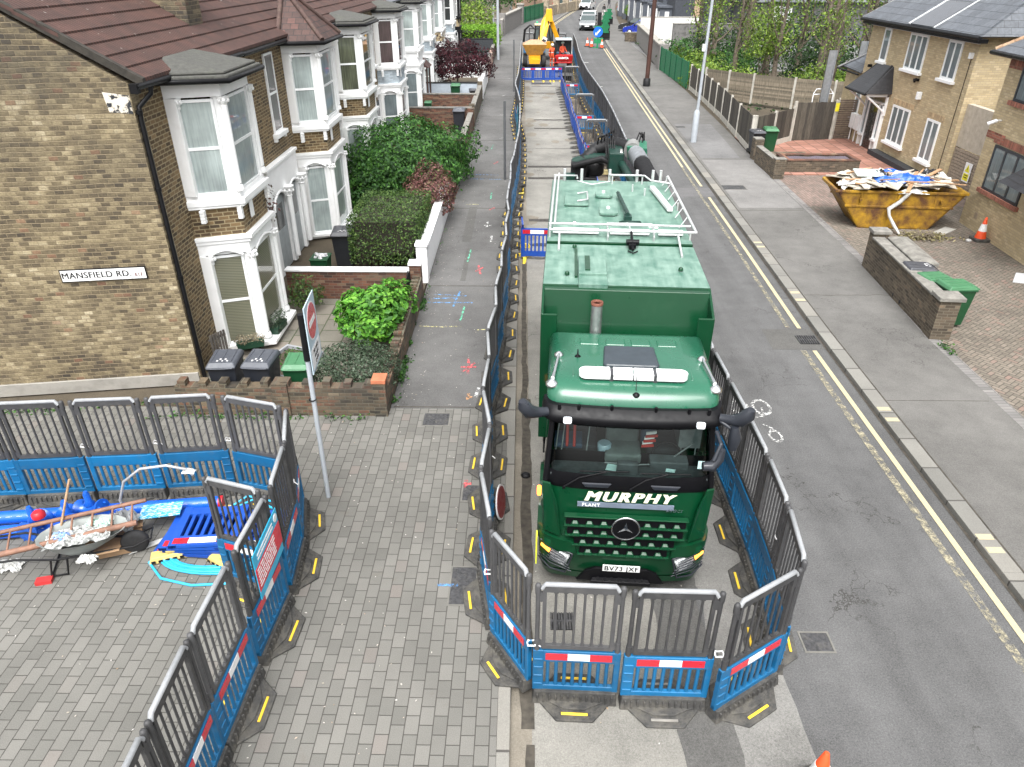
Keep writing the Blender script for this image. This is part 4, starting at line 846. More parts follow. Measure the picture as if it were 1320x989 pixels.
# roof furniture
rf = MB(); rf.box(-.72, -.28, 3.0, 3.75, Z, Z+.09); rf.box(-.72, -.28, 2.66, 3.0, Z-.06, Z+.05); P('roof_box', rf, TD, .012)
rf = MB(); rf.box(-.62, -.54, 3.1, 3.72, Z+.09, Z+.11); rf.box(-.78, -.735, 3.0, 4.3, Z, Z+.04); P('roof_strip', rf, TG, .005)
for (x0, x1, y0, y1) in ((-.35, .0, 7.3, 7.62), (-.3, .05, 6.1, 6.5)):
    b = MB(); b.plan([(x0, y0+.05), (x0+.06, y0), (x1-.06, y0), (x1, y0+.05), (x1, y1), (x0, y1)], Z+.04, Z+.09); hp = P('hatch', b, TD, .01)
    q = MB(); q.lathe([(.035, 0), (.03, .04)], ((x0+x1)/2, y1-.08, Z+.09), 10); obj('valve_cap', q, WHITEF, hp)
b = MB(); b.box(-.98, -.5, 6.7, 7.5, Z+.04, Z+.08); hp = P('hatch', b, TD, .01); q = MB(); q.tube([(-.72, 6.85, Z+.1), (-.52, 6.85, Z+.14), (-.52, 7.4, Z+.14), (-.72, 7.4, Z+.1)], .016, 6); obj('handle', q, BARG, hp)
b = MB(); b.tube([(.12, 7.5, Z+.1), (.22, 5.9, Z+.14)], .04, 6); b.box(.15, .29, 5.8, 6.0, Z+.03, Z+.12); b.tube([(.05, 5.55, Z+.1), (.1, 5.4, Z+.16), (.4, 5.4, Z+.16), (.43, 5.55, Z+.1)], .018, 6); P('lock_lever', b, TDK)
# walkway frame of guard rails, folded down
b = MB(); zr = Z+.16
def rail(pts, r=.02): b.tube(pts, r, 7)
x0, x1 = -BW+.05, BW-.03; ya, yb = 4.85, 8.6
rail([(x0, ya, zr), (x1+.1, ya, zr)], .024); rail([(x0-.02, ya+.1, zr+.08), (x1, ya+.1, zr+.08)]); rail([(x0, ya, zr), (x0+.02, yb, zr)], .024); rail([(x1+.1, ya, zr), (x1+.02, yb, zr+.02)], .024); rail([(x0+.08, ya+.1, zr+.07), (x0+.1, yb-.1, zr+.07)])
rail([(x0+.02, yb, zr), (x0+.5, yb, zr), (x0+.5, yb-.2, zr)]); rail([(.0, yb+.1, zr), (.0, yb-.1, zr+.05), (.75, yb-.1, zr+.05), (.85, yb-.5, zr+.05), (x1, yb-.5, zr)])
rail([(.0, yb+.05, zr+.02), (.7, yb+.05, zr+.02)]); rail([(x0+.5, yb-.2, zr-.06), (-.4, yb-.4, zr-.08), (.0, yb-.2, zr-.06)], .01)
rail([(-.2, ya-.05, zr), (-.2, ya+.35, zr+.02), (.6, ya+.35, zr+.02), (.6, ya-.05, zr)])
for x in (-.2, .2, .6): rail([(x, ya-.18, zr-.05), (x, ya+.35, zr)], .014)
for (x, y) in ((x0, ya), (x0, yb), (x1, ya), (x1, yb), (-.2, ya-.1), (.6, ya-.1), (x0, 6.6), (x1, 6.6), (.05, 8.5), (.7, 8.5), (.45, 7.9), (.68, 7.6)): b.cyl((x, y, Z+.02), (x, y, zr+.02), .017, n=6)
for y in (5.4, 6.0, 6.6, 7.2, 7.8, 8.3): rail([(x1-.12, y, Z+.06), (x1+.04, y+.25, zr+.02)], .01)
P('guard_rail', b, BARG)
b = MB(); b.box(x0+.05, -.35, ya+.13, ya+.26, Z+.05, Z+.12); b.box(-.15, .55, ya+.13, ya+.26, Z+.05, Z+.12); b.box(.7, x1-.1, ya+.13, ya+.26, Z+.05, Z+.12); b.prism([(x1-.42, 8.0, Z+.06), (x1-.32, 8.0, Z+.06), (x1-.12, 6.4, Z+.06), (x1-.22, 6.4, Z+.06)], (0, 0, .07)); P('walkway_board', b, pm('white_alloy_board', (.72, .73, .72), .5, nv=.08, dirt=.1), .008)
b = MB()
for x in (-1.0, -.62, .0, .6, .95, 1.12): b.cyl((x, 8.72, Z-.1), (x, 8.72, Z+.28), .035, n=8)
P('rear_post', b, BARG)
for (x, y) in ((-.78, 5.6), (.62, 5.55), (.2, 5.6), (.72, 5.5), (-.9, 3.1), (.9, 3.4), (-.78, 4.35)):
    b = MB(); b.lathe([(.04, 0), (.035, .035), (.02, .05)], (x, y, Z+.02), 9); P('lifting_eye', b, WHITEF if y > 5 else TG)
b = MB(); b.box(.14, .26, 4.3, 4.55, Z+.03, Z+.1); b.tube([(.2, 4.2, Z+.05), (.2, 4.75, Z+.18)], .025, 6); b.cyl((.1, 4.45, Z+.1), (.32, 4.45, Z+.1), .05, n=9); b.tube([(.12, 4.2, Z+.03), (.2, 4.1, Z+.03), (.28, 4.2, Z+.03)], .012, 5); P('camera_unit', b, TBLK)
b = MB(); b.tube([(-1.05, 4.2, Z+.02), (-1.05, 4.8, Z+.12)], .02, 6); b.tube([(1.0, 4.0, Z+.02), (1.03, 4.9, Z+.12)], .02, 6); P('rail_foot', b, BARG)
# chassis and wheels
b = MB(); b.box(-.5, .5, .6, 8.9, .6, 1.1); b.box(-1.2, 1.2, 2.6, 8.6, .9, 1.2); b.box(-1.2, -.8, 2.9, 4.4, .45, .9); b.box(.8, 1.2, 2.9, 4.4, .45, .9); P('chassis', b, BLACKM)
for (y, xs_) in ((1.35, (-1.02, 1.02)), (5.3, (-1.0, 1.0)), (6.7, (-1.0, 1.0))):
    for x in xs_:
        b = MB(); b.lathe([(.3, -.16), (.48, -.16), (.52, -.12), (.52, .12), (.48, .16), (.3, .16)], (0, 0, 0), 22, Matrix.Translation((x, y, .52)) @ Matrix.Rotation(R(90), 4, 'Y')); wh = P('wheel', b, TYRE)
        b = MB(); b.lathe([(.3, -.1), (.3, .1), (.1, .13), (.06, .17)], (0, 0, 0), 14, Matrix.Translation((x, y, .52)) @ Matrix.Rotation(R(90 if x > 0 else -90), 4, 'Y')); obj('rim', b, GALV, wh)
for s in (-1, 1):
    b = MB(); pts = [(s*1.2, 1.35+.68*math.cos(a), .52+.68*math.sin(a)) for a in [math.pi*i/10 for i in range(11)]]
    for p, q in zip(pts, pts[1:]): b.hexa([p, q, (q[0]-s*.35, q[1], q[2]), (p[0]-s*.35, p[1], p[2])], [(p[0], p[1], p[2]+.03), (q[0], q[1], q[2]+.03), (q[0]-s*.35, q[1], q[2]+.03), (p[0]-s*.35, p[1], p[2]+.03)])
    P('mudguard', b, TG)
b = MB(); b.box(-1.21, -1.19, .1, .25, .5, 1.0); P('hi_vis_marker', b, pm('yellow_marker', (.7, .75, .05), .5))
# suction boom at the rear: arm on a turret, corrugated hose, nozzle into the trench
HB = pm('black_corrugated_hose', (.01, .01, .011), .5, nv=.2)
bm = MB(); bm.tube([(1.0, 9.0, 3.3), (.75, 11.0, 3.45), (.62, 12.0, 3.5)], .1, 8); bm.box(.35, .72, 11.5, 12.6, 3.2, 3.75); bm.tube([(.6, 12.3, 3.45), (-.1, 12.7, 3.35), (-.55, 12.8, 3.2)], .13, 8); P('boom_arm', bm, TDK, .02); bm = MB(); bm.box(-.62, -.2, 12.45, 12.95, 2.85, 3.25); bm.box(-.5, .1, 12.3, 12.6, 2.5, 2.9); bm.tube([(-.55, 12.4, 3.2), (.2, 12.2, 3.45), (.6, 12.0, 3.3)], .09, 7); bm.lathe([(.2, 0), (.24, .05), (.24, .3), (.2, .35)], (.05, 12.7, 2.9), 12); P('boom_arm', bm, BLACKM, .02)
bm = MB(); bm.hexa([(.85, 11.9, 3.5), (1.35, 11.7, 3.5), (1.4, 12.3, 3.5), (.9, 12.5, 3.5)], [(.8, 11.85, 3.85), (1.3, 11.65, 3.85), (1.35, 12.35, 3.9), (.85, 12.55, 3.9)]); P('boom_cover', bm, pm('mid_green_cover', (.02, .13, .075), .4, nv=.1), .02)
def corr(pts, r, m, name='suction_hose', amp=.018, step=.05):
    mb = MB(); Q = []; rr = []; P_ = [Vector(p) for p in pts]
    for a, c in zip(P_, P_[1:]):
        n = max(2, int((c-a).length/step))
        for i in range(n): Q.append(a.lerp(c, i/n)); rr.append(r+(amp if len(Q) % 2 else -amp))
    Q.append(P_[-1]); rr.append(r); mb.tube(Q, rr, 12); return P(name, mb, m)
corr([(1.45, 8.6, 3.15), (1.42, 9.0, 3.3)], .2, GALV, 'hose_coupling'); corr([(1.42, 9.0, 3.3), (1.25, 9.9, 3.5), (1.12, 10.9, 3.65)], .2, HB); corr([(1.12, 10.9, 3.65), (1.02, 11.7, 3.72)], .2, GALV, 'hose_coupling')
corr([(.95, 12.3, 3.7), (.5, 12.75, 3.72), (.05, 12.85, 3.55), (-.2, 12.8, 3.3), (-.4, 12.7, 2.4), (-.45, 12.5, .6)], .19, HB)
b = MB(); b.tube([(.95, 11.9, 3.72), (1.0, 12.3, 3.74)], .22, 14); b.cyl((.68, 11.7, 3.65), (.62, 11.7, 3.65), .17, n=14); P('elbow', b, pm('pale_cast_elbow', (.26, .26, .25), .4, .3))
b = MB()
for k in range(5): b.tube([(.3+.05*k, 12.0, 3.5), (.25+.06*k, 12.2, 4.05+.04*k), (.1+.08*k, 12.7, 3.9), (0+.1*k, 12.8, 3.3)], .02, 5)
for k in range(3): b.tube([(1.0+.1*k, 12.1, 3.8), (1.15+.06*k, 12.4, 4.1), (1.3, 12.5, 3.85)], .018, 5)
P('hydraulic_hose', b, BLACKM)
b = MB(); b.box(-.75, -.5, 12.3, 12.5, .9, 3.0); b.box(-.35, -.1, 12.4, 12.8, 1.3, 2.9); b.lathe([(.26, 0), (.3, .1), (.3, .35), (.24, .45)], (-.4, 12.6, 2.3), 14); b.box(-.7, .0, 12.3, 12.9, 1.9, 2.1); b.tube([(-.2, 12.5, .4), (-.25, 12.6, 2.2)], .04, 7); P('nozzle_head', b, TDK, .015)

for o_ in list(TR.children):
    if o_.name.split('.')[0] in ('boom_arm', 'boom_cover', 'hose_coupling', 'suction_hose', 'elbow', 'hydraulic_hose', 'nozzle_head'): o_.location.x -= .22
# ------------------------------------------------------------------ street works barriers
BLUE = pm('barrier_blue_plastic', (0.005, 0.105, 0.24), 0.42, nv=.14, ns=3, dirt=.35, dcol=(.075, .13, .17), dscale=5, ov=.2)
DBLU = pm('deep_blue_plastic', (0.01, 0.06, 0.32), 0.4, nv=.12, dirt=.25, dcol=(.08, .1, .2), ov=.18)
GREYP = pm('barrier_grey_plastic', (0.06, 0.06, 0.062), 0.5, nv=.12, spec=.35, dirt=.3, dcol=(.14, .135, .125), ov=.25)
RAILP = pm('scuffed_top_rail', (0.27, 0.28, 0.29), 0.42, nv=.15, ns=12)
REDR = pm('red_reflective', (0.55, 0.015, 0.03), .3, nv=.1, coat=.5); WHR = pm('white_reflective', (.82, .82, .82), .3, nv=.04, coat=.4)
YFOOT = pm('yellow_marker_strip', (0.75, 0.5, 0.04), .5, nv=.12, dirt=.2, dcol=(.25, .2, .1), dscale=12)
YDULL = pm('dull_marker_strip', (.2, .19, .17), .7, nv=.3)
TIE = pm('white_cable_tie', (.75, .75, .75), .5)
L_ = 1.03
def wall_barrier():
    """one barrier, x 0..L_, strip on the -y face"""
    B = {}
    b = MB(); b.hexa([(.0, -.1, 0), (L_, -.1, 0), (L_, .1, 0), (0, .1, 0)], [(.02, -.07, .2), (L_-.02, -.07, .2), (L_-.02, .07, .2), (.02, .07, .2)])
    for k in range(13): b.box(.05+k*.075, .075+k*.075, -.105, .105, .03, .17)
    for s in (-1, 1):
        b.hexa(*[[(x, s*y, z) for x, y in (((.08, .08), (L_-.08, .08), (L_*.5+.22, .34), (L_*.5-.22, .34)) if s > 0 else ((.08, .08), (L_*.5-.22, .34), (L_*.5+.22, .34), (L_-.08, .08)))] for z in (0.0, .04)])
        b.hexa(*[[(x, s*y, z) for x, y in (((.15, .08), (L_-.15, .08), (L_*.5+.12, .2), (L_*.5-.12, .2)) if s > 0 else ((.15, .08), (L_*.5-.12, .2), (L_*.5+.12, .2), (L_-.15, .08)))] for z in (0.041, .07)])
    B['base'] = (b, RUBBER, .012)
    b = MB()
    for s in (-1, 1): b.box(L_/2-.16, L_/2+.16, s*.255-.017, s*.255+.017, .041, .058)
    B['foot_marker'] = (b, YFOOT, .006)
    b = MB(); b.box(0, L_, -.03, .03, .19, .27); b.box(0, L_, -.03, .03, .7, .89); b.box(0, .13, -.035, .035, .19, .9); b.box(L_-.07, L_, -.035, .035, .19, .9)
    for k in range(8): x = .165+k*.1; b.cyl((x+.015, 0, .26), (x+.015, 0, .71), .026, n=6, cap=False)
    for z in (.3, .45, .6, .74): b.box(.01, .12, -.05, .05, z, z+.025)
    B['lower_panel'] = (b, BLUE, .01)
    b = MB(); b.cur = 0; b.box(.15, .41, -.036, -.0305, .745, .855); b.box(.67, .93, -.036, -.0305, .745, .855); b.cur = 1; b.box(.4105, .6695, -.036, -.0305, .745, .855)
    B['reflective_strip'] = (b, [REDR, WHR], 0)
    b = MB(); b.box(.1, L_-.1, -.02, .02, .92, .98); b.box(.13, L_-.13, -.022, .022, 1.86, 1.94)
    for x in (.12, L_-.12): b.box(x-.022, x+.022, -.022, .022, .92, 1.94)
    for k in range(6):
        x = .245+k*.108; b.cyl((x, 0, .97), (x, 0, 1.87), .0155, n=6, cap=False)
        for z in (.98, 1.86): b.box(x-.026, x+.026, -.014, .014, z-.022, z+.022)
    for x in (.045, L_-.045):
        b.cyl((x, 0, .89), (x, 0, 1.9), .026, n=8); b.lathe([(.034, 0), (.036, .12), (.03, .14), (.012, .15)], (x, 0, 1.82), 8); b.lathe([(.034, 0), (.034, .18)], (x, 0, .88), 8)
        b.box(min(x, .1 if x < .5 else L_-.1), max(x, .1 if x < .5 else L_-.1), -.014, .014, 1.7, 1.84); b.box(min(x, .1 if x < .5 else L_-.1), max(x, .1 if x < .5 else L_-.1), -.014, .014, .94, 1.04)
    B['mesh_panel'] = (b, GREYP, 0)
    b = MB(); b.tube([(.09, 0, 1.9), (.13, 0, 1.965), (L_-.13, 0, 1.965), (L_-.09, 0, 1.9)], .03, 8)
    B['top_rail'] = (b, RAILP, 0)
    return B
WB = {}
for k, (mb, m, bv) in wall_barrier().items():
    me = mb.mesh(k)
    for x in (m if isinstance(m, list) else [m]): me.materials.append(x)
    WB[k] = (me, bv)
def place_wall(P0, P1, label, group, top=True, strip=True, bev=True, panel_only=False, tilt=0.0):
    P0, P1 = Vector((P0[0], P0[1], 0)), Vector((P1[0], P1[1], 0)); dv = P1-P0; L = dv.length
    z = .1 if P0.x < -.15 and P0.y > -5 and P0.x > -30 else 0.0
    t = thing('street_barrier', label, 'barrier', (P0.x, P0.y, z), math.atan2(dv.y, dv.x), group); s = L/L_
    t.rotation_euler = (tilt, 0, math.atan2(dv.y, dv.x)); t.scale = (min(1.08, max(.9, s)), 1, 1)
    for k, (me, bv) in WB.items():
        if not top and k in ('mesh_panel', 'top_rail'): continue
        if not strip and k == 'reflective_strip': continue
        o = bpy.data.objects.new(k, me); COL.objects.link(o); o.parent = t
        if bv and bev: q = o.modifiers.new('bevel', 'BEVEL'); q.width = bv; q.segments = 2; q.limit_method = 'ANGLE'
    return t
def resample(pts, step):
    out = [Vector((*pts[0], 0))]; P_ = [Vector((*p, 0)) for p in pts]; cur = P_[0]; i = 1
    while i < len(P_):
        d_ = P_[i]-cur
        if d_.length >= step: cur = cur+d_.normalized()*step; out.append(cur)
        else:
            if i == len(P_)-1: break
            # step past the corner
            rem = step; q = P_[i]; nxt = P_[i+1] if i+1 < len(P_) else q
            # find point on next segment at distance step from cur
            a, b2 = q, nxt; lo, hi = 0.0, 1.0
            if (b2-cur).length < step: i += 1; continue
            for _ in range(30):
                m_ = (lo+hi)/2
                if (a.lerp(b2, m_)-cur).length < step: lo = m_
                else: hi = m_
            cur = a.lerp(b2, hi); out.append(cur); i += 1
    return [(p.x, p.y) for p in out]
STEP = 1.07
# front of the ring: fixed positions
F = [((.17, 5.86), (1.22, 5.82)), ((1.25, 5.78), (2.31, 5.76))]
place_wall(*F[0], 'left of the two barriers directly in front of the truck, with a yellow foot strip', 'barriers around the truck')
t = place_wall(*F[1], 'right of the two barriers directly in front of the truck, its foot strip worn off', 'barriers around the truck')
for c_ in t.children:
    if c_.name.startswith('foot_marker'):
        me = c_.data.copy(); me.materials.clear(); me.materials.append(YDULL); c_.data = me
place_wall((2.34, 5.57), (3.28, 6.16), 'angled barrier at the right front corner of the ring round the truck', 'barriers around the truck')
place_wall((-.36, 6.66), (.13, 5.88), 'angled barrier at the left front corner of the ring round the truck', 'barriers around the truck')
def chain(pts, desc, group, start=0, step=STEP, rev=False, strip_if=lambda i: True, nobev=14):
    R_ = resample(pts, step); n = len(R_)-1; out = []
    for i in range(n):
        a, b2 = R_[i], R_[i+1]
        dv = Vector((b2[0]-a[0], b2[1]-a[1])); 
        if rev: a, b2 = b2, a
        out.append(place_wall(a, b2, desc(i, n, R_[i]), group, strip=strip_if(i), bev=i < nobev))
    return out
def d_right(i, n, p):
    if p[1] < 17: return 'barrier on the road side of the truck, %s from the right front corner' % ordw(i+1)
    return 'barrier in the road side row beyond the truck, %s from the front corner' % ordw(i+1)
RCH = chain([(3.33, 6.22), (3.47, 7.3), (3.52, 8.4), (3.52, 9.68), (3.46, 12.3), (3.62, 16), (3.85, 22), (4.1, 30), (4.25, 36), (4.3, 42), (4.15, 50), (4.2, 56), (4.35, 62), (4.65, 69), (4.85, 77)], d_right, 'barriers along the road side')
def d_left(i, n, p):
    if p[1] < 17: return 'barrier on the pavement side of the truck, %s from the left front corner' % ordw(i+1)
    return 'barrier in the pavement side row beyond the truck, %s from the front corner' % ordw(i+1)
lw = [(-.37, 6.98), (-.55, 8.0), (-.45, 9.25), (-.63, 10.3), (-.56, 11.35), (-.64, 12.4), (-.5, 13.4), (-.58, 14.4), (-.45, 15.5), (-.5, 16.6), (-.38, 17.7), (-.44, 18.9), (-.36, 20.2), (-.46, 21.4), (-.4, 22.7), (-.36, 24.0), (-.42, 25.3), (-.28, 27.1), (-.25, 28.7), (-.16, 30.5), (-.14, 32.5), (-.12, 35), (-.13, 38.8), (-.27, 41.8), (-.44, 44.7), (-.3, 48.6), (-.22, 53.7), (-.2, 62.6), (-.14, 72)]
lw = [(x*.985, y*.976) for x, y in lw]
chain(lw, d_left, 'barriers along the pavement side', rev=True)
for i, (a, b2) in enumerate((((.05, 78), (1.1, 78.1)), ((1.2, 78.1), (2.2, 78.2)), ((3.2, 77.5), (4.2, 77.4)))):
    place_wall(a, b2, 'barrier closing the far end of the works, %s from the pavement' % ordw(i+1), 'barriers at the far end')
# barriers across the trench
for i, (y, c_) in enumerate(((33.4, 'red and white strip facing the truck boom'), (40.5, 'middle one across the open trench'), (52, 'the farthest across the open trench'))):
    place_wall((2.75, y), (3.8, y), 'barrier set across the trench, '+c_, 'barriers across the trench')
b = MB(); b.box(2.9, 3.95, 31.6, 31.75, .02, .2); tag(obj('timber_baulk', b, pm('yellowed_timber', (.4, .33, .16), .8, nv=.3)), 'yellowish timber lying across the open trench before the boom', 'timber')
# the left compound ring
rightcol = [(-3.34, 2.95), (-3.36, 4.0), (-3.37, 4.98), (-3.34, 6.18), (-3.28, 7.4), (-3.38, 8.42), (-3.62, 9.36)]
for i, (a, b2) in enumerate(zip(rightcol, rightcol[1:])):
    place_wall(a, b2, 'barrier in the right-hand row of the left compound, %s from the bottom of the photo' % ordw(i+1), 'barriers of the left compound')
rear = [(-3.7, 9.4), (-4.85, 9.73), (-6.0, 9.6), (-7.15, 9.5), (-8.25, 9.4), (-9.4, 9.3), (-10.5, 9.12), (-11.6, 8.95)]
for i, (a, b2) in enumerate(zip(rear, rear[1:])):
    place_wall(a, b2, 'barrier at the back of the left compound, %s from its right corner' % ordw(i+1), 'barriers of the left compound')
place_wall((-4.26, 7.62), (-3.38, 7.34), 'barrier standing inside the left compound, butted against the right-hand row', 'barriers of the left compound')
# cable ties
for (x, y, z) in ((-3.42, 8.5, 1.3), (-6.0, 9.7, 1.15), (-4.85, 9.8, 1.15), (-7.15, 9.58, 1.15), (.15, 5.85, 1.0), (2.33, 5.68, 1.05), (-.4, 6.8, 1.2), (3.5, 7.4, 1.3), (-.5, 9.2, 1.3), (3.58, 9.6, 1.2)):
    b = MB(); b.tube([(.05*math.cos(a), .05*math.sin(a), .02*math.sin(3*a)) for a in [6.283*i/10 for i in range(10)]], .011, 5, True); b.tube([(.05, 0, 0), (.11, -.02, -.04)], .008, 4)
    nm = 'compound barriers' if x < -3 else ('front barriers of the truck ring' if y < 6.5 else 'barriers beside the truck cab')
    tag(obj('cable_tie', b, TIE, loc=(x, y, z)), 'white cable tie knotted round the posts of the '+nm, 'cable tie', 'cable ties on the '+nm)
# banner on the pavement side row, cyan
g = G('cyan_banner', .5); x, y, z = g.sep(g.co()); n = g.noise(14, 3); g.col(g.mix(g.mr(n, .58, .62), (.02, .35, .5), (.7, .75, .78))); CYB = g.m
b = MB()
for i in range(8):
    y0, y1 = 33.2+i*.9, 33.2+(i+1)*.9; f = lambda y: -.24-.04*math.sin(y*2.1)
    b.add([(f(y0), y0, .75), (f(y1), y1, .75), (f(y1), y1, 1.6), (f(y0), y0, 1.6)], [(0, 1, 2, 3)]); b.add([(f(y0)-.006, y0, .75), (f(y1)-.006, y1, .75), (f(y1)-.006, y1, 1.6), (f(y0)-.006, y0, 1.6)], [(3, 2, 1, 0)])
tag(obj('mesh_banner', b, CYB), 'cyan banner hung on the pavement side row of barriers', 'banner')
# information panel on the compound row
t = thing('notice_board', 'cyan and red notice tied to the top of the compound barriers', 'sign', (-3.25, 6.9, 1.4), R(90))
b = MB(); t.scale = (.85, 1, .85); b.cur = 0; b.box(-.55, .55, -.012, .0, -.42, .42); obj('panel', b, pm('cyan_board', (.03, .4, .62), .4), t)
b = MB(); b.box(-.55, .55, -.018, -.0125, -.26, .16); obj('red_field', b, pm('red_board', (.6, .03, .05), .4), t)
b = MB()
for k in range(6):
    x0 = -.5; 
    for s in range(5):
        w_ = random.uniform(.08, .17); b.box(x0, x0+w_, -.022, -.0185, .1-k*.06, .125-k*.06); x0 += w_+.025
for k in range(2): b.box(-.4, .3, -.018, -.0125, .3-k*.07, .33-k*.07)
b.lathe([(.07, 0), (.07, .006)], (0, 0, 0), 16, Matrix.Translation((.45, -.013, .3)) @ Matrix.Rotation(R(90), 4, 'X')); obj('lettering', b, WHR, t)
# short deep-blue barriers
def short_barrier_meshes():
    b = MB(); b.box(0, 1.0, -.025, .025, .12, .28); b.box(0, 1.0, -.025, .025, .78, 1.0); b.box(0, .12, -.03, .03, .1, 1.0); b.box(.88, 1.0, -.03, .03, .1, 1.0)
    for k in range(6): b.box(.17+k*.12, .22+k*.12, -.02, .02, .26, .8)
    s = MB(); s.cur = 0; s.box(.05, .28, -.033, -.031, .84, .96); s.box(.7, .95, -.033, -.031, .84, .96); s.box(.05, .28, .031, .033, .84, .96); s.box(.7, .95, .031, .033, .84, .96); s.cur = 1; s.box(.281, .699, -.033, -.031, .84, .96); s.box(.281, .699, .031, .033, .84, .96)
    f = MB(); f.hexa([(.06, -.42, 0), (.16, -.42, 0), (.2, .3, 0), (.02, .3, 0)], [(.09, -.4, .02), (.13, -.4, .02), (.17, .2, .14), (.05, .2, .14)])
    r = {}
    for k, mb, m, bv in (('panel', b, [DBLU], .012), ('reflective_strip', s, [REDR, WHR], 0), ('foot', f, [RUBBER], 0)):
        me = mb.mesh(k)
        for x in m: me.materials.append(x)
        r[k] = (me, bv)
    return r
SB = short_barrier_meshes()
YF = pm('yellow_plastic_foot', (.7, .5, .04), .5, dirt=.2)
sfy = SB['foot'][0].copy(); sfy.materials.clear(); sfy.materials.append(YF)
def short_barrier(x, y, rz, label, group, z=0.0, rx=0, ry=0, feet=True, yfeet=False):
    t = thing('short_barrier', label, 'barrier', (x, y, z), rz, group); t.rotation_euler = (rx, ry, rz)
    for k, (me, bv) in SB.items():
        if k == 'foot':
            if not feet: continue
            for q in (0, 1):
                o = bpy.data.objects.new(k, sfy if yfeet else me); COL.objects.link(o); o.parent = t; o.location = (q*.78, 0, 0)
            continue
        o = bpy.data.objects.new(k, me); COL.objects.link(o); o.parent = t
    return t
y = 56.4; i = 0
while y > 23.2:
    i += 1; short_barrier(2.78+.03*math.sin(y), y, R(-90), 'deep blue barrier beside the trench, %s from the far cross row' % ordw(i), 'deep blue barriers beside the trench'); y -= 1.03
for i in range(4): short_barrier(-.12+i*.8 if i < 3 else 2.0, 59.6+.05*i, R(2), 'deep blue barrier across the concrete lane, %s from the kerb' % ordw(i+1), 'deep blue barriers across the lane', yfeet=True)
short_barrier(-.02, 21.3, R(-3), 'deep blue barrier facing along the lane beside the truck rear, on yellow feet', 'deep blue barriers by the truck rear', yfeet=True)
short_barrier(.0, 22.5, R(-88), 'deep blue barrier seen edge-on at the kerb beside the truck rear', 'deep blue barriers by the truck rear', yfeet=True)
# ------------------------------------------------------------------ left terrace houses
def window_unit(parent, P0, P1, z0, z1, mg, mf, depth=.05, split=.5, fw=.055, name='window', out=1, cols=1):
    """sash window between plan points P0-P1 (outside is on the right-hand side walking P0 to P1)"""
    a, b2 = Vector((*P0, 0)), Vector((*P1, 0)); dv = (b2-a).normalized(); nv = Vector((dv.y, -dv.x, 0)); L = (b2-a).length
    M = Matrix(((dv.x, -nv.x, 0, a.x), (dv.y, -nv.y, 0, a.y), (0, 0, 1, 0), (0, 0, 0, 1)))
    f = MB(); 
    f.box(0, fw, -depth, .02, z0, z1, M); f.box(L-fw, L, -depth, .02, z0, z1, M); f.box(fw, L-fw, -depth+.005, .02, z1-fw, z1, M); f.box(fw, L-fw, -depth-.01, .02, z0, z0+fw, M)
    if split: zs = z0+(z1-z0)*split; f.box(fw, L-fw, -depth+.008, .02, zs-.03, zs+.03, M)
    for c in range(1, cols): x = L*c/cols; f.box(x-.05, x+.05, -depth+.006, .02, z0+fw, z1-fw, M)
    fo = obj(name, f, mf, parent); g_ = MB(); g_.box(fw*.5, L-fw*.5, -.008, .012, z0+fw*.5, z1-fw*.5, M); obj('pane', g_, mg, fo); return fo
def bay_plan(y0, w_, pr, ins=0.0, xw=-7.0):
    return [(xw, y0+ins), (xw+pr-ins, y0+.37+ins*.6), (xw+pr-ins, y0+w_-.45-ins*.6), (xw, y0+w_-ins)]
def capital(mb, x, y, z, r=.1, h=.22):
    mb.lathe([(r*.7, 0), (r*.9, .03), (r*.75, .05), (r*1.15, h*.55), (r*.95, h*.6), (r*1.4, h*.85), (r*1.5, h)], (x, y, z), 8)
    for k in range(6):
        a = k*1.047; mb.lathe([(.03, 0), (.045, .04), (.02, .08)], (x+r*1.15*math.cos(a), y+r*1.15*math.sin(a), z+h*.5), 5)
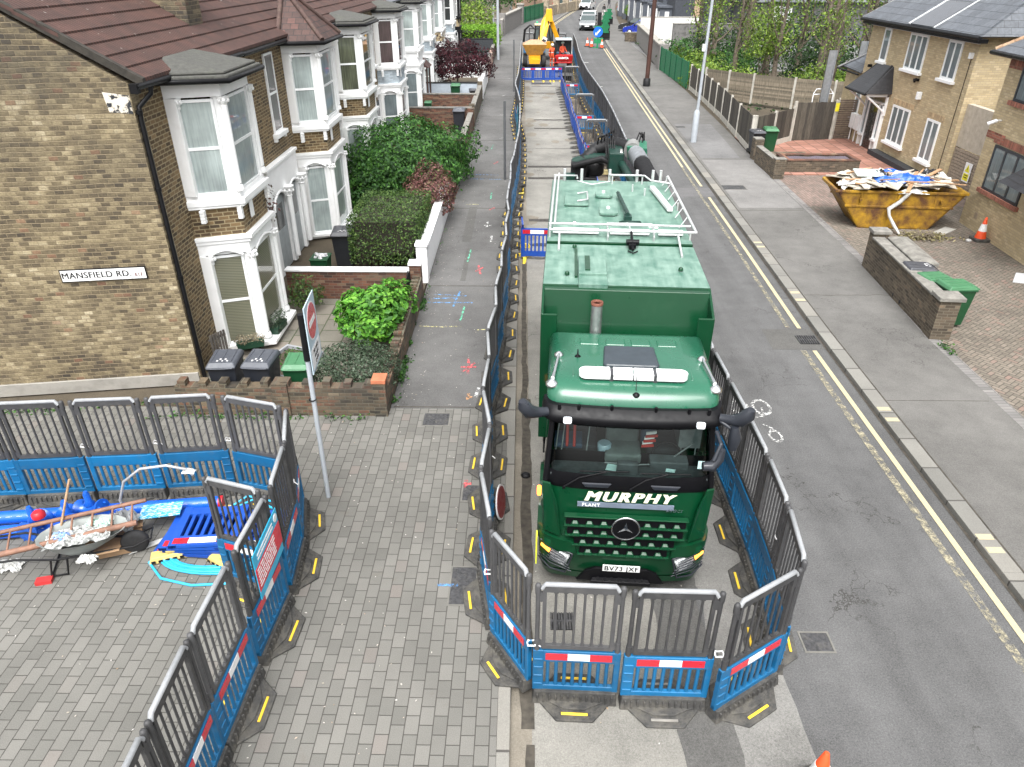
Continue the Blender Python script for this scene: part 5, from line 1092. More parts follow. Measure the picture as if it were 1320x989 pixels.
def bay(parent, y0, w_=2.45, pr=1.0, glass_up=None, glass_dn=None, apron=None, roof='flat', gz=.1, trim=WHITE, frame=WHITEF):
    xw = -7.0; glass_up = glass_up or CURT; glass_dn = glass_dn or CURT
    bp_ = bay_plan(y0, w_, pr); col = MB(); gl = []
    # white shells in pieces (corner posts, lintels) for both storeys
    for (zb, zt, wz0, wz1) in ((gz, 2.78, .28, 2.45), (3.55, 6.0, 3.75, 5.68)):
        if zb < 1: col.plan([(xw, y0), (xw+pr, y0+.37), (xw+pr, y0+w_-.45), (xw, y0+w_)], gz, wz0)
        col.plan(bay_plan(y0, w_, pr, .0), wz1, zt); 
        if zb > 1: col.plan(bay_plan(y0, w_, pr, .0), zb+.1, wz0)
        for (x, y, s) in ((xw+.1, y0+.1, .13), (xw+pr-.1, y0+.47, .12), (xw+pr-.1, y0+w_-.55, .12), (xw+.1, y0+w_-.1, .13)):
            col.box(x-s, x+s, y-s*.8, y+s*.8, wz0, wz1)
        for (x, y) in ((xw+pr+.0, y0+.42), (xw+pr+.0, y0+w_-.5)):
            col.cyl((x, y, wz0+.2), (x, y, wz1-.2), .07, n=10); col.lathe([(.1, 0), (.1, .06), (.075, .12)], (x, y, wz0+.05), 10); capital(col, x, y, wz1-.22, .085)
        capital(col, xw+.2, y0+.1, wz1-.22, .07)
    obj('bay_frame', col, trim, parent, .008)
    s_ = MB(); s_.plan(bay_plan(y0-.04, w_+.08, pr+.1), 3.53, 3.66); s_.plan(bay_plan(y0-.02, w_+.04, pr+.06), 3.47, 3.53)
    for (x, y) in ((xw+.28, y0-.02), (xw+pr-.06, y0+.36), (xw+pr+.02, y0+w_-.5)):
        for k in range(4): s_.box(x-.05, x+.05, y-.04, y+.08, 3.2+k*.07, 3.265+k*.07)
    s_.box(xw+pr-.0, xw+pr+.03, y0+.75, y0+.95, 3.1, 3.47)
    obj('bay_sill', s_, trim, parent, .012)
    s_ = MB(); s_.plan(bay_plan(y0-.04, w_+.08, pr+.1), 2.78, 2.86); s_.plan(bay_plan(y0-.02, w_+.04, pr+.05), 2.7, 2.78)
    for k in range(16):
        t_ = (k+.5)/16; s_.box(xw+pr+.055, xw+pr+.08, y0+.4+t_*(w_-.85)-.02, y0+.4+t_*(w_-.85)+.02, 2.73, 2.775)
    obj('cornice', s_, trim, parent)
    s_ = MB(); s_.plan(bay_plan(y0, w_, pr, .04), 2.86, 3.47); obj('brick_apron', s_, apron or FRONTB, parent)
    # lower sill
    s_ = MB(); s_.plan(bay_plan(y0-.06, w_+.12, pr+.22), .17, .27); obj('lower_sill', s_, trim, parent, .015)
    q = bay_plan(y0, w_, pr, .05)
    def inset(a, b2, m0, m1):
        a, b2 = Vector((*a, 0)), Vector((*b2, 0)); d_ = (b2-a); L = d_.length; d_.normalize(); return tuple((a+d_*m0)[:2]), tuple((b2-d_*m1)[:2])
    for (wz0, wz1, gm) in ((.28, 2.42, glass_dn), (3.75, 5.64, glass_up)):
        for k, (m0, m1) in enumerate(((.17, .13), (.14, .14), (.13, .17))):
            a, b2 = inset(q[k], q[k+1], m0, m1); window_unit(parent, a, b2, wz0, wz1, gm[k] if isinstance(gm, (list, tuple)) else gm, frame, .03)
    # arch hoods over lower lights
    h = MB()
    for k in (0, 1):
        a, b2 = Vector((*bp_[k], 0)), Vector((*bp_[k+1], 0)); d_ = (b2-a); L = d_.length; d_.normalize(); nv = Vector((d_.y, -d_.x, 0)); pts = []
        for i in range(9):
            t_ = i/8; p = a+d_*(L*(.16+.68*t_))+nv*.03; pts.append((p.x, p.y, 2.42+.13*math.sin(math.pi*t_)))
        h.tube(pts, .03, 6)
    obj('arch_hood', h, trim, parent)
    if roof == 'flat':
        s_ = MB(); s_.plan(bay_plan(y0-.22, w_+.44, pr+.28), 6.0, 6.1); s_.plan(bay_plan(y0-.14, w_+.28, pr+.2), 6.1, 6.16); s_.add([(xw, y0-.14, 6.16), (xw+pr+.15, y0+.3, 6.16), (xw+pr+.15, y0+w_-.35, 6.16), (xw, y0+w_+.14, 6.16), (xw-.1, y0+.5, 6.4), (xw-.1, y0+w_-.5, 6.4)], [(0, 1, 4), (1, 2, 5, 4), (2, 3, 5)]); obj('bay_roof', s_, FELT, parent, .03)
    elif roof == 'hip':
        P_ = bay_plan(y0-.2, w_+.4, pr+.25); z0 = 6.02; s_ = MB(); cx, cyy = xw-.1, y0+w_/2; ap = (cx, cyy, 7.35)
        for a, b2 in zip(P_, P_[1:]): s_.add([(a[0], a[1], z0), (b2[0], b2[1], z0), ap, (a[0], a[1], z0-.06), (b2[0], b2[1], z0-.06)], [(0, 1, 2), (3, 4, 1, 0)])
        rr = obj('bay_roof', s_, ROOFP, parent); s_ = MB()
        for a in P_[:]: s_.tube([(a[0], a[1], z0+.03), (ap[0], ap[1], ap[2]+.04)], .07, 7)
        obj('ridge_tile', s_, pm('hip_tile', (.075, .045, .038), .85, nv=.3, dirt=.3, dcol=(.25, .22, .16)), rr); P3 = bay_plan(y0-.25, w_+.5, pr+.3); s_ = MB(); s_.tube([(p[0], p[1], z0-.06) for p in P3], .055, 7); obj('gutter', s_, BLACKP, parent)
    if roof == 'flat': P3 = bay_plan(y0-.24, w_+.48, pr+.3); s_ = MB(); s_.tube([(p[0], p[1], 6.0) for p in P3], .05, 7); obj('gutter', s_, BLACKP, parent)
def wallwin(parent, y0, y1, z0, z1, gm, split=.5, sill=True, xw=-7.0, frame=WHITEF, cols=1, trim=None):
    fo = window_unit(parent, (xw+.02, y0), (xw+.02, y1), z0, z1, gm, frame, .03, split, cols=cols)
    if sill: s_ = MB(); s_.box(xw, xw+.16, y0-.12, y1+.12, z0-.12, z0-.002); s_.box(xw, xw+.1, y0-.1, y0+.02, z0-.22, z0-.12); s_.box(xw, xw+.1, y1-.02, y1+.1, z0-.22, z0-.12); obj('sill', s_, trim or WHITE, fo, .01)
    return fo
def roof_slope(parent, y0, y1, ze, m, rows=14, x_e=-6.75, pitch=33, ysk=0.0, name='roof'):
    """front slope rising away from the street in lapped courses"""
    s_ = MB(); c, sn = math.cos(R(pitch)), math.sin(R(pitch)); st = .34
    for i in range(rows):
        a0, a1 = i*st, (i+1)*st+.05; p0 = (x_e-a0*c, ze+a0*sn); p1 = (x_e-a1*c, ze+a1*sn); t_ = .045
        k0, k1 = ysk*i/rows, ysk*(i+1)/rows
        s_.hexa([(p0[0], y0+k0, p0[1]-.02), (p0[0], y1, p0[1]-.02), (p1[0], y1, p1[1]-.05), (p1[0], y0+k1, p1[1]-.05)][::-1], [(p0[0], y0+k0, p0[1]+t_), (p0[0], y1, p0[1]+t_), (p1[0], y1, p1[1]+.005), (p1[0], y0+k1, p1[1]+.005)][::-1])
    return obj(name, s_, m, parent)
def shell(parent, y0, y1, m, x1=-7.0, depth=8, z1=6.0, name='wall'):
    s_ = MB(); s_.box(x1-depth, x1, y0, y1, 0, z1); return obj(name, s_, m, parent)
ROOFT_Y = ribbed('ribbed_brown_roof_tile_y', (0.053, 0.027, 0.022), (0.085, 0.04, 0.031), axis=1)
# --- corner house with the gable
H1 = thing('terraced_house', 'corner terraced house with sooty yellow brick gable, street name plate and ribbed brown roof', 'house', (0, 0, 0), 0, 'terraced houses on the left')
c0 = Vector((-7.0, 13.6, 0)); gd_ = Vector((-1, -.155, 0)).normalized()       # gable runs back from the corner
def gp(s, z=0.0, out=0.0):
    p = c0+gd_*s+Vector((.155, -1, 0)).normalized()*out; return (p.x, p.y, z)
ev = 6.12; sl = math.tan(R(33)); rd = 5.2
s_ = MB(); poly = [gp(0), gp(0, ev), gp(rd, ev+rd*sl), gp(2*rd, ev), gp(2*rd)]
s_.prism(poly, (-.0, .3, 0)); s_.f[0] = s_.f[0]; obj('gable_wall', s_, STOCK, H1)
s_ = MB(); s_.prism([gp(0, ev-.02), gp(0, ev+.02), gp(rd, ev+rd*sl+.02), gp(rd, ev+rd*sl-.02)], (0, .3, 0)); 
s_ = MB(); s_.box(-15, -7.0, 13.902, 18.1, 0, 6.05); obj('front_wall', s_, FRONTB, H1)
s_ = MB(); s_.prism([gp(.02, 0, .001), gp(.02, .28, .001), gp(12, .28, .001), gp(12, 0, .001)], tuple(Vector((.155, -1, 0)).normalized()*.05)); obj('plinth', s_, CONC, H1, .01)
roof_slope(H1, 13.63, 18.9, 6.16, ROOFT_Y, 15, ysk=-.72)
s_ = MB(); L = 5.3
for i in range(1): s_.hexa([gp(-.28, ev-.06, .02), gp(L, ev-.06+(L+.1)*sl, .02), gp(L, ev-.06+(L+.1)*sl, -.12), gp(-.28, ev-.06, -.12)], [gp(-.28, ev+.09, .02), gp(L, ev+.09+(L+.1)*sl, .02), gp(L, ev+.09+(L+.1)*sl, -.12), gp(-.28, ev+.09, -.12)])
obj('verge', s_, pm('mossy_verge_mortar', (.035, .031, .025), .95, nv=.4, ns=8, bump=.5), H1)
s_ = MB(); s_.hexa([gp(.02, 5.62, .004), gp(.42, 5.66, .004), gp(.42, 5.66, -.02), gp(.02, 5.62, -.02)], [gp(.02, 5.93, .004), gp(.46, 6.0, .004), gp(.46, 6.0, -.02), gp(.02, 5.93, -.02)])
g = G('flaking_white_patch', .7); g.col(g.mix(g.mr(g.noise(9, 4), .5, .56), (.62, .57, .48), (.02, .022, .026))); obj('flaking_patch', s_, g.m, H1)
s_ = MB(); s_.tube([(-6.74, 13.35, 6.1), (-6.74, 14.75, 6.08)], .055, 8); s_.box(-6.83, -6.7, 13.3, 13.42, 6.0, 6.16); s_.tube([(-6.74, 17.5, 6.08), (-6.74, 18.9, 6.08)], .055, 8); obj('gutter', s_, BLACKP, H1)
s_ = MB(); s_.tube([(-6.76, 13.95, 6.05), (-6.78, 13.93, 5.92), (-6.95, 13.72, 5.72), (-6.95, 13.68, 5.5), (-6.95, 13.68, .1)], .045, 9)
for z in (5.6, 4.2, 2.4, .7): s_.lathe([(.06, 0), (.06, .07)], (-6.95, 13.68, z), 9)
obj('drainpipe', s_, BLACKP, H1)
bay(H1, 14.82, glass_up=CURT, glass_dn=BLIND, roof='flat')
s_ = MB(); s_.box(-7, -6.9, 17.45, 17.6, 0, 2.9); s_.box(-6.98, -6.93, 18.0, 18.1, 0, 2.6); obj('drainpipe', s_, WHITE, H1)
s_ = MB(); s_.tube([(-7.6, 18.95, 6.4), (-11.2, 18.1, 8.9)], .06, 6); obj('party_flashing', s_, LEAD, H1)
# street name plate
t = thing('street_name_plate', 'white street name plate MANSFIELD RD on the brick gable', 'sign', gp(.52, 2.62, .03), math.atan2(.155, 1), None); t.rotation_euler = (0, 0, math.atan2(.155, 1))
s_ = MB(); s_.box(-1.62, 0, -.0, .02, -.13, .13); obj('frame', s_, BLACKP, t); s_ = MB(); s_.box(-1.6, -.02, -.006, -.0005, -.112, .112); obj('plate', s_, pm('enamel_white', (.82, .82, .8), .35, nv=.03, dirt=.06), t)
tx = bold_text('MANSFIELD RD.', .178, .001, 0, 1.06, .004); obj('lettering', xf(tx, Matrix.Translation((-.94, -.009, 0)) @ RX), BLACKM, t)
tx = bold_text('E17', .1, .001, 0, 1.0, .003); obj('lettering', xf(tx, Matrix.Translation((-.15, -.009, -.03)) @ RX), pm('plate_red', (.12, .02, .02), .4), t)
# --- second house: paired porch, narrow window, tiled bay roof
H2 = thing('terraced_house', 'second terraced house from the corner with hipped brown tiled bay roof and white arched porch', 'house', (0, 0, 0), 0, 'terraced houses on the left')
shell(H2, 18.1, 26.0, FRONTB, z1=6.0); bay(H2, 22.75, 2.7, .95, CURT, CURT, FRONTB, 'hip'); roof_slope(H2, 18.9, 27.4, 6.16, ROOFT_Y, 12)
wallwin(H2, 21.0, 21.75, 3.8, 5.85, CURT2)
s_ = MB(); s_.box(-7.0, -6.86, 19.45, 22.3, 2.35, 3.08); s_.box(-7.0, -6.82, 19.4, 22.35, 3.08, 3.16)
for y in (19.45, 20.85, 22.1): s_.box(-7.0, -6.86, y, y+.2, .1, 2.35)
for y in (20.8, 22.2): s_.cyl((-6.78, y, .3), (-6.78, y, 2.2), .08, n=10); capital(s_, -6.78, y, 2.1, .12, .3)
for y0 in (19.65, 21.05):
    pts = [(-6.88, y0+.6+.6*math.cos(a), 1.95+.42*math.sin(a)) for a in [math.pi*i/10 for i in range(11)]]; s_.tube(pts, .05, 6)
obj('porch', s_, WHITE, H2, .01)
for y0 in (19.7, 21.1):
    s_ = MB(); s_.box(-7.0, -6.96, y0, y0+1.1, .1, 2.2); dd_ = obj('front_door', s_, pm('grey_door', (.3, .33, .34), .4), H2); s_ = MB(); s_.box(-6.96, -6.955, y0+.2, y0+.9, 1.3, 2.0); obj('pane', s_, DARKG, dd_)
s_ = MB(); s_.tube([(-6.74, 18.9, 6.06), (-6.74, 22.5, 6.06)], .055, 8); s_.tube([(-6.74, 25.7, 6.06), (-6.74, 28.6, 6.06)], .055, 8); obj('gutter', s_, BLACKP, H2)
s_ = MB(); s_.box(-8.8, -7.6, 18.2, 19.0, 6.0, 9.5); ch = obj('chimney', s_, STOCK, H2); s_ = MB(); s_.lathe([(.12, 0), (.1, .4)], (-8.2, 18.6, 9.5), 10); obj('chimney_pot', s_, pm('clay_pot', (.3, .13, .08), .8), ch)
# --- more houses along the row
row = [(26.0, 28.85, 2.9, 'third terraced house from the corner with flat grey bay roof and green curtains', CURT3, CURT, FRONTB, 'flat', FRONTB, WHITE),
       (32.6, 37.3, 2.9, 'fourth terraced house from the corner with pale blue painted panel below the bay', CURT2, CURTB, BLUEB, 'flat', FRONTB, WHITE),
       (41.0, 44.9, 2.9, 'fifth terraced house with all white bay and brown tiled porch canopy', CURT, CURTB, WHITE, 'flat', WHITE, WHITE),
       (48.5, 51.6, 3.0, 'sixth terraced house with latticed bay windows and grey blue panel', CURT, CURT, BLUEB, 'flat', WHITE, WHITE),
       (55.5, 58.8, 3.0, 'seventh terraced house with orange-buff brick panel and small dark canopy', CURT, CURT, BUFF, 'flat', WHITE, WHITE),
       (63.0, 66.2, 3.0, 'eighth terraced house with blue painted panel under the bay', DARKG, CURT, BLUEB, 'flat', WHITE, WHITE),
       (70.2, 72.6, 2.6, 'last house of the left terrace, painted black with buff panel', DARKG, DARKG, BUFF, 'flat', BLACKM, BLACKM)]
ends = [r[0] for r in row[1:]]+[76.5]
for (y0, yb_, wb_, lab, gu, gdn, apr, rf_, wm_, tr_), y1 in zip(row, ends):
    h = thing('terraced_house', lab, 'house', (0, 0, 0), 0, 'terraced houses on the left'); shell(h, y0, y1, wm_)
    bay(h, yb_, wb_, 1.0 if y0 < 60 else 1.2, gu, gdn, apr, rf_, trim=tr_); roof_slope(h, y0 + (1.4 if y0 < 27 else 0), y1, 6.16, SLATE if y0 > 40 else ROOFT_Y, 8)
    if y1-yb_-wb_ > 1.2: wallwin(h, yb_+wb_+.25, yb_+wb_+.95, 3.8, 5.7, gu)
    if yb_-y0 > 1.5: wallwin(h, yb_-1.1, yb_-.4, 3.8, 5.7, gu)
    ydo = max(y0+.3, yb_-1.4) if yb_-y0 > 1.6 else yb_+wb_+.2
    s_ = MB(); s_.box(-7, -6.94, ydo, ydo+1.0, .1, 2.2); do_ = obj('front_door', s_, pm('dark_door', (.05, .06, .07), .4), h); s_ = MB(); s_.box(-6.94, -6.935, ydo+.2, ydo+.8, 1.2, 2.0); obj('pane', s_, DARKG, do_)
    s_ = MB(); s_.box(-7, -6.88, ydo-.15, ydo, .1, 2.5); s_.box(-7, -6.88, ydo+1.0, ydo+1.15, .1, 2.5); s_.box(-7, -6.86, ydo-.2, ydo+1.2, 2.5, 2.75); obj('porch', s_, tr_, h)
    if y0 in (41.0, 55.5, 48.5):
        s_ = MB(); yc = yb_+wb_+.5 if y0 != 41.0 else yb_+wb_+.3
        s_.hexa([(-7, yc-.8, 2.4), (-5.7, yc-.8, 2.4), (-5.7, yc+.9, 2.4), (-7, yc+.9, 2.4)], [(-7, yc-.8, 3.4), (-6.9, yc-.8, 3.4), (-6.9, yc+.9, 3.4), (-7, yc+.9, 3.4)]); obj('canopy_roof', s_, pm('canopy_tile', (.09, .05, .045), .8, nv=.3), h)
        s_ = MB(); s_.box(-5.9, -5.8, yc-.7, yc-.6, .1, 2.4); s_.box(-5.9, -5.8, yc+.7, yc+.8, .1, 2.4); s_.box(-6.9, -5.8, yc-.68, yc-.62, 2.2, 2.4); obj('canopy_post', s_, tr_ if y0 != 41.0 else pm('brown_post', (.07, .04, .03), .6), h)
# chimney on the skyline between first houses
# ------------------------------------------------------------------ front gardens
def wall_thing(name, label, segs, m, coping=None, cat='garden wall', capm=None, ch=.06, co=.03, extra=None):
    t = thing(name, label, cat, (segs[0][0], segs[0][2], 0)); ox, oy = segs[0][0], segs[0][2]; a = MB(); c = MB()
    for (x0, x1, y0, y1, z0, z1) in segs:
        a.box(x0-ox, x1-ox, y0-oy, y1-oy, z0, z1)
        if capm: c.box(x0-ox-co, x1-ox+co, y0-oy-co, y1-oy+co, z1, z1+ch)
    obj('brickwork', a, m, t)
    if capm: obj('coping', c, capm, t, .01)
    return t
t = wall_thing('garden_wall', 'low mossy brick wall with toothed top in front of the corner house', [(-6.85, -2.92, 12.16, 12.4, .1, .74), (-4.9, -4.6, 12.12, 12.44, .1, .84), (-2.92, -2.66, 12.14, 12.42, .1, .86)], MIXB)
a = MB()
for k in range(10):
    x = k*.41+.08; a.box(x, x+.15, .02, .22, .745, .745+random.choice([.12, .14, .1]))
obj('toothed_course', a, MIXB, t); a = MB(); a.box(3.92, 4.2, -.03, .29, .86, .93); obj('red_tile', a, pm('red_clay', (.42, .14, .07), .8, nv=.2), t)
t = wall_thing('garden_wall', 'leaning old brick wall along the pavement beside the bright green bush', [(-2.9, -2.67, 12.45, 14.6, .1, .62), (-2.88, -2.66, 14.6, 18.0, .1, .72)], MIXB, capm=None)
a = MB()
for k in range(24): a.box(.02, .2, .05+k*.23, .05+k*.23+.1, .62 if k < 9 else .72, (.62 if k < 9 else .72)+random.uniform(.05, .12))
obj('toothed_course', a, MIXB, t)
t = wall_thing('garden_wall', 'red brown brick wall with white coping between the first two gardens', [(-6.3, -2.95, 18.05, 18.28, .06, .85)], REDB, capm=WHITE, ch=.05)
t = wall_thing('gate_pier', 'brick gate pier with white cap at the second garden entrance', [(-2.98, -2.68, 18.0, 18.3, .06, 1.05)], REDB, capm=WHITE, cat='pier')
t = wall_thing('garden_wall', 'white painted wall along the pavement beside the square hedge', [(-2.9, -2.68, 19.3, 26.2, .06, 1.0), (-2.95, -2.65, 19.2, 19.55, .06, 1.15)], WHITE, capm=WHITE)
a = MB(); 
for k in range(8): a.cyl((0, k*.1, .0), (0, k*.1, .85), .012, n=6)
a.tube([(0, 0, .1), (0, .7, .1)], .015, 5); a.tube([(0, 0, .8), (0, .35, .95), (0, .7, .8)], .015, 5); tag(obj('iron_gate', a, BLACKM, loc=(-2.95, 17.2, .12)), 'black iron gate leaning at the end of the leaning brick wall', 'gate')
yw_ = [(33.6, 'brick wall dividing the third and fourth gardens', REDB, STONEG), (41.3, 'low red brick wall behind the tall grey bin', REDB, STONEG), (46.0, 'orange-red brick wall with dark coping across the garden', pm('w', (1, 1, 1)) if False else REDB, STONEG), (50.6, 'pale blue rendered wall with black coping behind a green bin', pm('pale_blue_render', (.42, .47, .53), .8, nv=.08, dirt=.15, dcol=(.3, .32, .33)), BLACKM), (61.5, 'white wall behind the dark purple maple', WHITE, None), (68.6, 'dark green boarded fence across the front garden', pm('dark_green_board', (.005, .05, .035), .6), None), (74.5, 'charcoal slatted fence across the end garden', pm('charcoal_fence', (.035, .04, .045), .7, nv=.3, ns=12), BLACKM)]
for y, lab, m, cp in yw_: wall_thing('garden_wall' if 'fence' not in lab else 'garden_fence', lab, [(-6.4, -2.8, y, y+.2, .05, 1.1 if y < 60 else (1.7 if y > 70 else 1.3))], m, capm=cp, cat='garden wall' if 'fence' not in lab else 'fence')
for y0, y1, lab, m, cp, hh in ((33.8, 41.0, 'pavement-side brick wall with stepped coping beside the privet', REDB, STONEG, .95), (41.6, 50.5, 'grey stepped wall along the pavement before the pale blue garden', GREYB, STONEG, 1.0), (50.9, 58.5, 'white rendered wall along the pavement by the purple maple', WHITE, None, 1.1), (58.7, 68, 'pinkish wall along the pavement beyond the white one', pm('pink_render', (.42, .3, .25), .85, nv=.2, dirt=.3), STONEG, 1.15), (68.2, 80, 'grey wall along the pavement below the yellow-green hedge', GREYB, STONEG, 1.2)):
    t = wall_thing('garden_wall', lab, [(-2.9, -2.68, y0, y1, .05, hh)], m, capm=cp)
    a = MB(); 
    for q in (0, y1-y0-.35): a.box(-.05, .27, q, q+.35, .05, hh+.25)
    obj('pier', a, m, t)
# bins
def bin_(x, y, rz, label, c='grey', s=1.0, z=.1, open_=False, group=None):
    m = {'grey': pm('grey_bin', (.02, .023, .03), .45, nv=.1, dirt=.15, dcol=(.12, .12, .12)), 'black': pm('black_bin', (.02, .022, .026), .45, dirt=.15, dcol=(.08, .08, .08)), 'green': pm('green_bin', (.008, .06, .022), .45, nv=.1, dirt=.12, dcol=(.1, .16, .1)), 'brown': pm('brown_bin', (.1, .04, .03), .5)}[c]
    ml = {'grey': pm('grey_bin_lid', (.06, .066, .08), .4, nv=.1, dirt=.1, dcol=(.2, .2, .2)), 'black': pm('black_bin_lid', (.05, .052, .06), .4, dirt=.2, dcol=(.14, .14, .14)), 'green': pm('green_bin_lid', (.05, .16, .075), .45, nv=.1, dirt=.1, dcol=(.2, .3, .2)), 'brown': m}[c]
    t = thing('wheelie_bin', label, 'wheelie bin', (x, y, z), rz, group); t.scale = (s, s, s)
    b = MB(); b.hexa([(-.22, -.25, .06), (.22, -.25, .06), (.22, .22, .06), (-.22, .22, .06)], [(-.28, -.32, .95), (.28, -.32, .95), (.28, .33, .95), (-.28, .33, .95)]); b.box(-.3, .3, -.35, .36, .93, .97); obj('body', b, m, t, .015)
    if not open_:
        b = MB(); b.hexa([(-.31, -.37, .975), (.31, -.37, .975), (.31, .38, .975), (-.31, .38, .975)], [(-.25, -.27, 1.06), (.25, -.27, 1.06), (.27, .33, 1.07), (-.27, .33, 1.07)]); l_ = obj('lid', b, ml, t, .025)
        b = MB(); b.tube([(-.26, -.385, .985), (-.1, -.4, .985), (.1, -.4, .985), (.26, -.385, .985)], .014, 6); obj('handle', b, ml, l_); b = MB(); [b.tube([(q_, -.22, 1.064), (q_, .28, 1.074)], .009, 5) for q_ in (-.2, 0, .2)]; obj('lid_rib', b, ml, l_)
        if c != 'green': b = MB(); [b.box(-.1+.05*i_, -.065+.05*i_, -.22+.07*(i_ % 2), -.17+.07*(i_ % 2), 1.065, 1.07) for i_ in range(5)]; obj('lid_marking', b, pm('worn_white_marking', (.55, .55, .55), .6), l_)
    else:
        b = MB()
        for k in range(7): a_ = random.uniform(-.2, .2); q = random.uniform(-.24, .24); r = .07; b.lathe([(.02, -.05), (r, 0), (.03, .07)], (a_, q, .96), 7)
        b.box(-.1, .2, -.1, .15, .99, 1.03); obj('rubbish', b, pm('mixed_rubbish', (.6, .6, .62), .6, nv=.6, ns=12), t)
    for sx in (-.24, .24):
        b = MB(); b.lathe([(.09, -.025), (.1, 0), (.09, .025)], (0, 0, 0), 12, Matrix.Translation((sx, .3, .1)) @ Matrix.Rotation(R(90), 4, 'Y')); obj('wheel', b, TYRE, t)
    return t
bin_(-6.0, 12.78, R(4), 'grey wheelie bin behind the toothed wall, nearest the drainpipe', 'grey', .98, .06); bin_(-5.28, 12.8, R(-3), 'grey wheelie bin behind the toothed wall, between the other two bins', 'grey', .98, .06); bin_(-4.55, 12.85, R(2), 'small green wheelie bin behind the toothed wall beside the road sign', 'green', .9, .06)
bin_(-5.62, 19.1, R(0), 'open green bin full of rubbish by the second house door', 'green', .85, .06, True); bin_(-5.3, 20.6, R(5), 'tall black bin by the second house bay window', 'black', 1.05, .06)
bin_(-4.35, 49.9, 0, 'green bin against the pale blue garden wall', 'green', 1.05, .05); bin_(-3.4, 40.6, 0, 'tall grey bin in front of the red brick garden wall', 'grey', 1.1, .05)
bin_(-3.3, 64.5, 0, 'brown bin beyond the purple maple', 'brown', 1.05, .05); bin_(-3.9, 66.5, 0, 'dark bin before the green boarded fence', 'black', 1.1, .05); bin_(-3.1, 67.6, 0, 'black bin on the pavement side of the green boarded fence', 'black', 1.1, .05); bin_(-4.8, 65.2, 0, 'pale green bin half hidden by the purple maple', 'green', 1.1, .05); bin_(-3.2, 49.6, .2, 'black bin lid low behind the stepped grey wall', 'black', .8, .05); bin_(-5.6, 45.2, 0, 'low green bin lid before the orange-red wall', 'green', .75, .05)
# planters and pots
def planter(x, y, z, L, rz, label, m=LF_HEDGE, hgt=.2, boxm=None, n=260):
    t = thing('planter', label, 'planter', (x, y, z), rz); b = MB(); b.hexa([(-L/2+.03, -.08, 0), (L/2-.03, -.08, 0), (L/2-.03, .08, 0), (-L/2+.03, .08, 0)], [(-L/2, -.1, .16), (L/2, -.1, .16), (L/2, .1, .16), (-L/2, .1, .16)]); obj('trough', b, boxm or pm('dark_green_trough', (.006, .04, .02), .5), t)
    lm = MB(); pts = blob_pts((-L/4, 0, .2), (L*.3, .14, hgt), n, seed=x)+blob_pts((L/4, 0, .2), (L*.3, .14, hgt), n, seed=y); leaf_quads(lm, pts, .045); obj('foliage', lm, m, t); return t
planter(-6.25, 14.78, .28, .62, R(22), 'small trough of pale dry heather on the bay sill', leafmat('dry_heather', [(0, (.12, .1, .07)), (1, (.35, .3, .2))]), .13); planter(-5.86, 15.7, .28, .6, R(85), 'trough with a dark green shrub on the front bay sill', LF_LAV, .3, n=420)
t = thing('plant_pot', 'terracotta pot with a small plant on the garden slabs', 'plant pot', (-4.15, 15.9, .06)); b = MB(); b.lathe([(.1, 0), (.16, .26), (.18, .27), (.18, .31), (.15, .31)], (0, 0, 0), 14); obj('pot', b, pm('terracotta', (.45, .18, .09), .8), t); b = MB(); leaf_quads(b, blob_pts((0, 0, .4), (.2, .2, .18), 120), .06); obj('foliage', b, LF_HEDGE, t)
t = thing('cold_frame', 'grey edged planting tray of soil against the bay of the corner house', 'planter', (-5.15, 14.0, .06), R(-20)); b = MB(); b.box(-.45, .45, -.6, .6, 0, .22); obj('soil_box', b, SOIL, t); b = MB()
for q in ((-.5, -.45, -.65, .65), (.45, .5, -.65, .65), (-.45, .45, -.65, -.6), (-.45, .45, .6, .65)): b.box(*q, 0, .3)
obj('frame', b, LEAD, t); b = MB(); leaf_quads(b, blob_pts((0, .2, .3), (.35, .4, .12), 200), .07); obj('foliage', b, LF_MID, t)
b = MB()
for k in range(6): b.box(-.2+k*.07, -.16+k*.07, 0, .03, 0, .9)
b.box(-.22, .22, .03, .06, .3, .38); b.box(-.22, .22, .03, .06, .75, .8); b.box(-.22, .22, -.35, .0, .38, .42); b.box(-.22, -.18, -.35, -.3, 0, .4); b.box(.18, .22, -.35, -.3, 0, .4)
tag(obj('garden_chair', b, pm('weathered_wood', (.09, .08, .07), .9, nv=.3), loc=(-6.65, 14.1, .08), rz=R(60)), 'weathered wooden folding chair by the brick wall beside the bay', 'chair')
# shrubs
def shrub(name, label, c, r, n, size, m, **k): return bush(name, label, 'shrub', c, r, n, size, m, **k)
t = shrub('garden_bush', 'bright green leafy bush spilling over the leaning brick wall', (-3.5, 15.35, .85), (.8, .85, .64), 3000, .15, LF_BRIGHT, lump=.2, up=.6)
b = MB(); leaf_quads(b, blob_pts((.35, .95, .55), (.55, .7, .55), 1200, .2), .14, up=.6); obj('foliage', b, LF_BRIGHT, t)
shrub('garden_bush', 'grey green lavender-like bush behind the corner of the toothed wall', (-3.5, 13.35, .55), (.98, .8, .5), 6000, .062, LF_LAV, lump=.15)
t = bush('privet_bush', 'large dark green privet bush in the third garden', 'bush', (-4.6, 29.3, 1.3), (2.6, 3.0, 1.4), 15000, .14, LF_MID, lump=.28)
b = MB(); leaf_quads(b, blob_pts((-.9, -2.2, .6), (1.5, 1.6, 1.3), 4500, .25)+blob_pts((1.0, 1.5, .7), (1.5, 2.8, 1.0), 3500, .25), .15); obj('foliage', b, LF_MID, t)
t = bush('garden_bush', 'reddish leaved bush over the white pavement wall', 'shrub', (-3.15, 24.9, 1.05), (.85, 1.6, .85), 5500, .1, LF_RED, lump=.25)
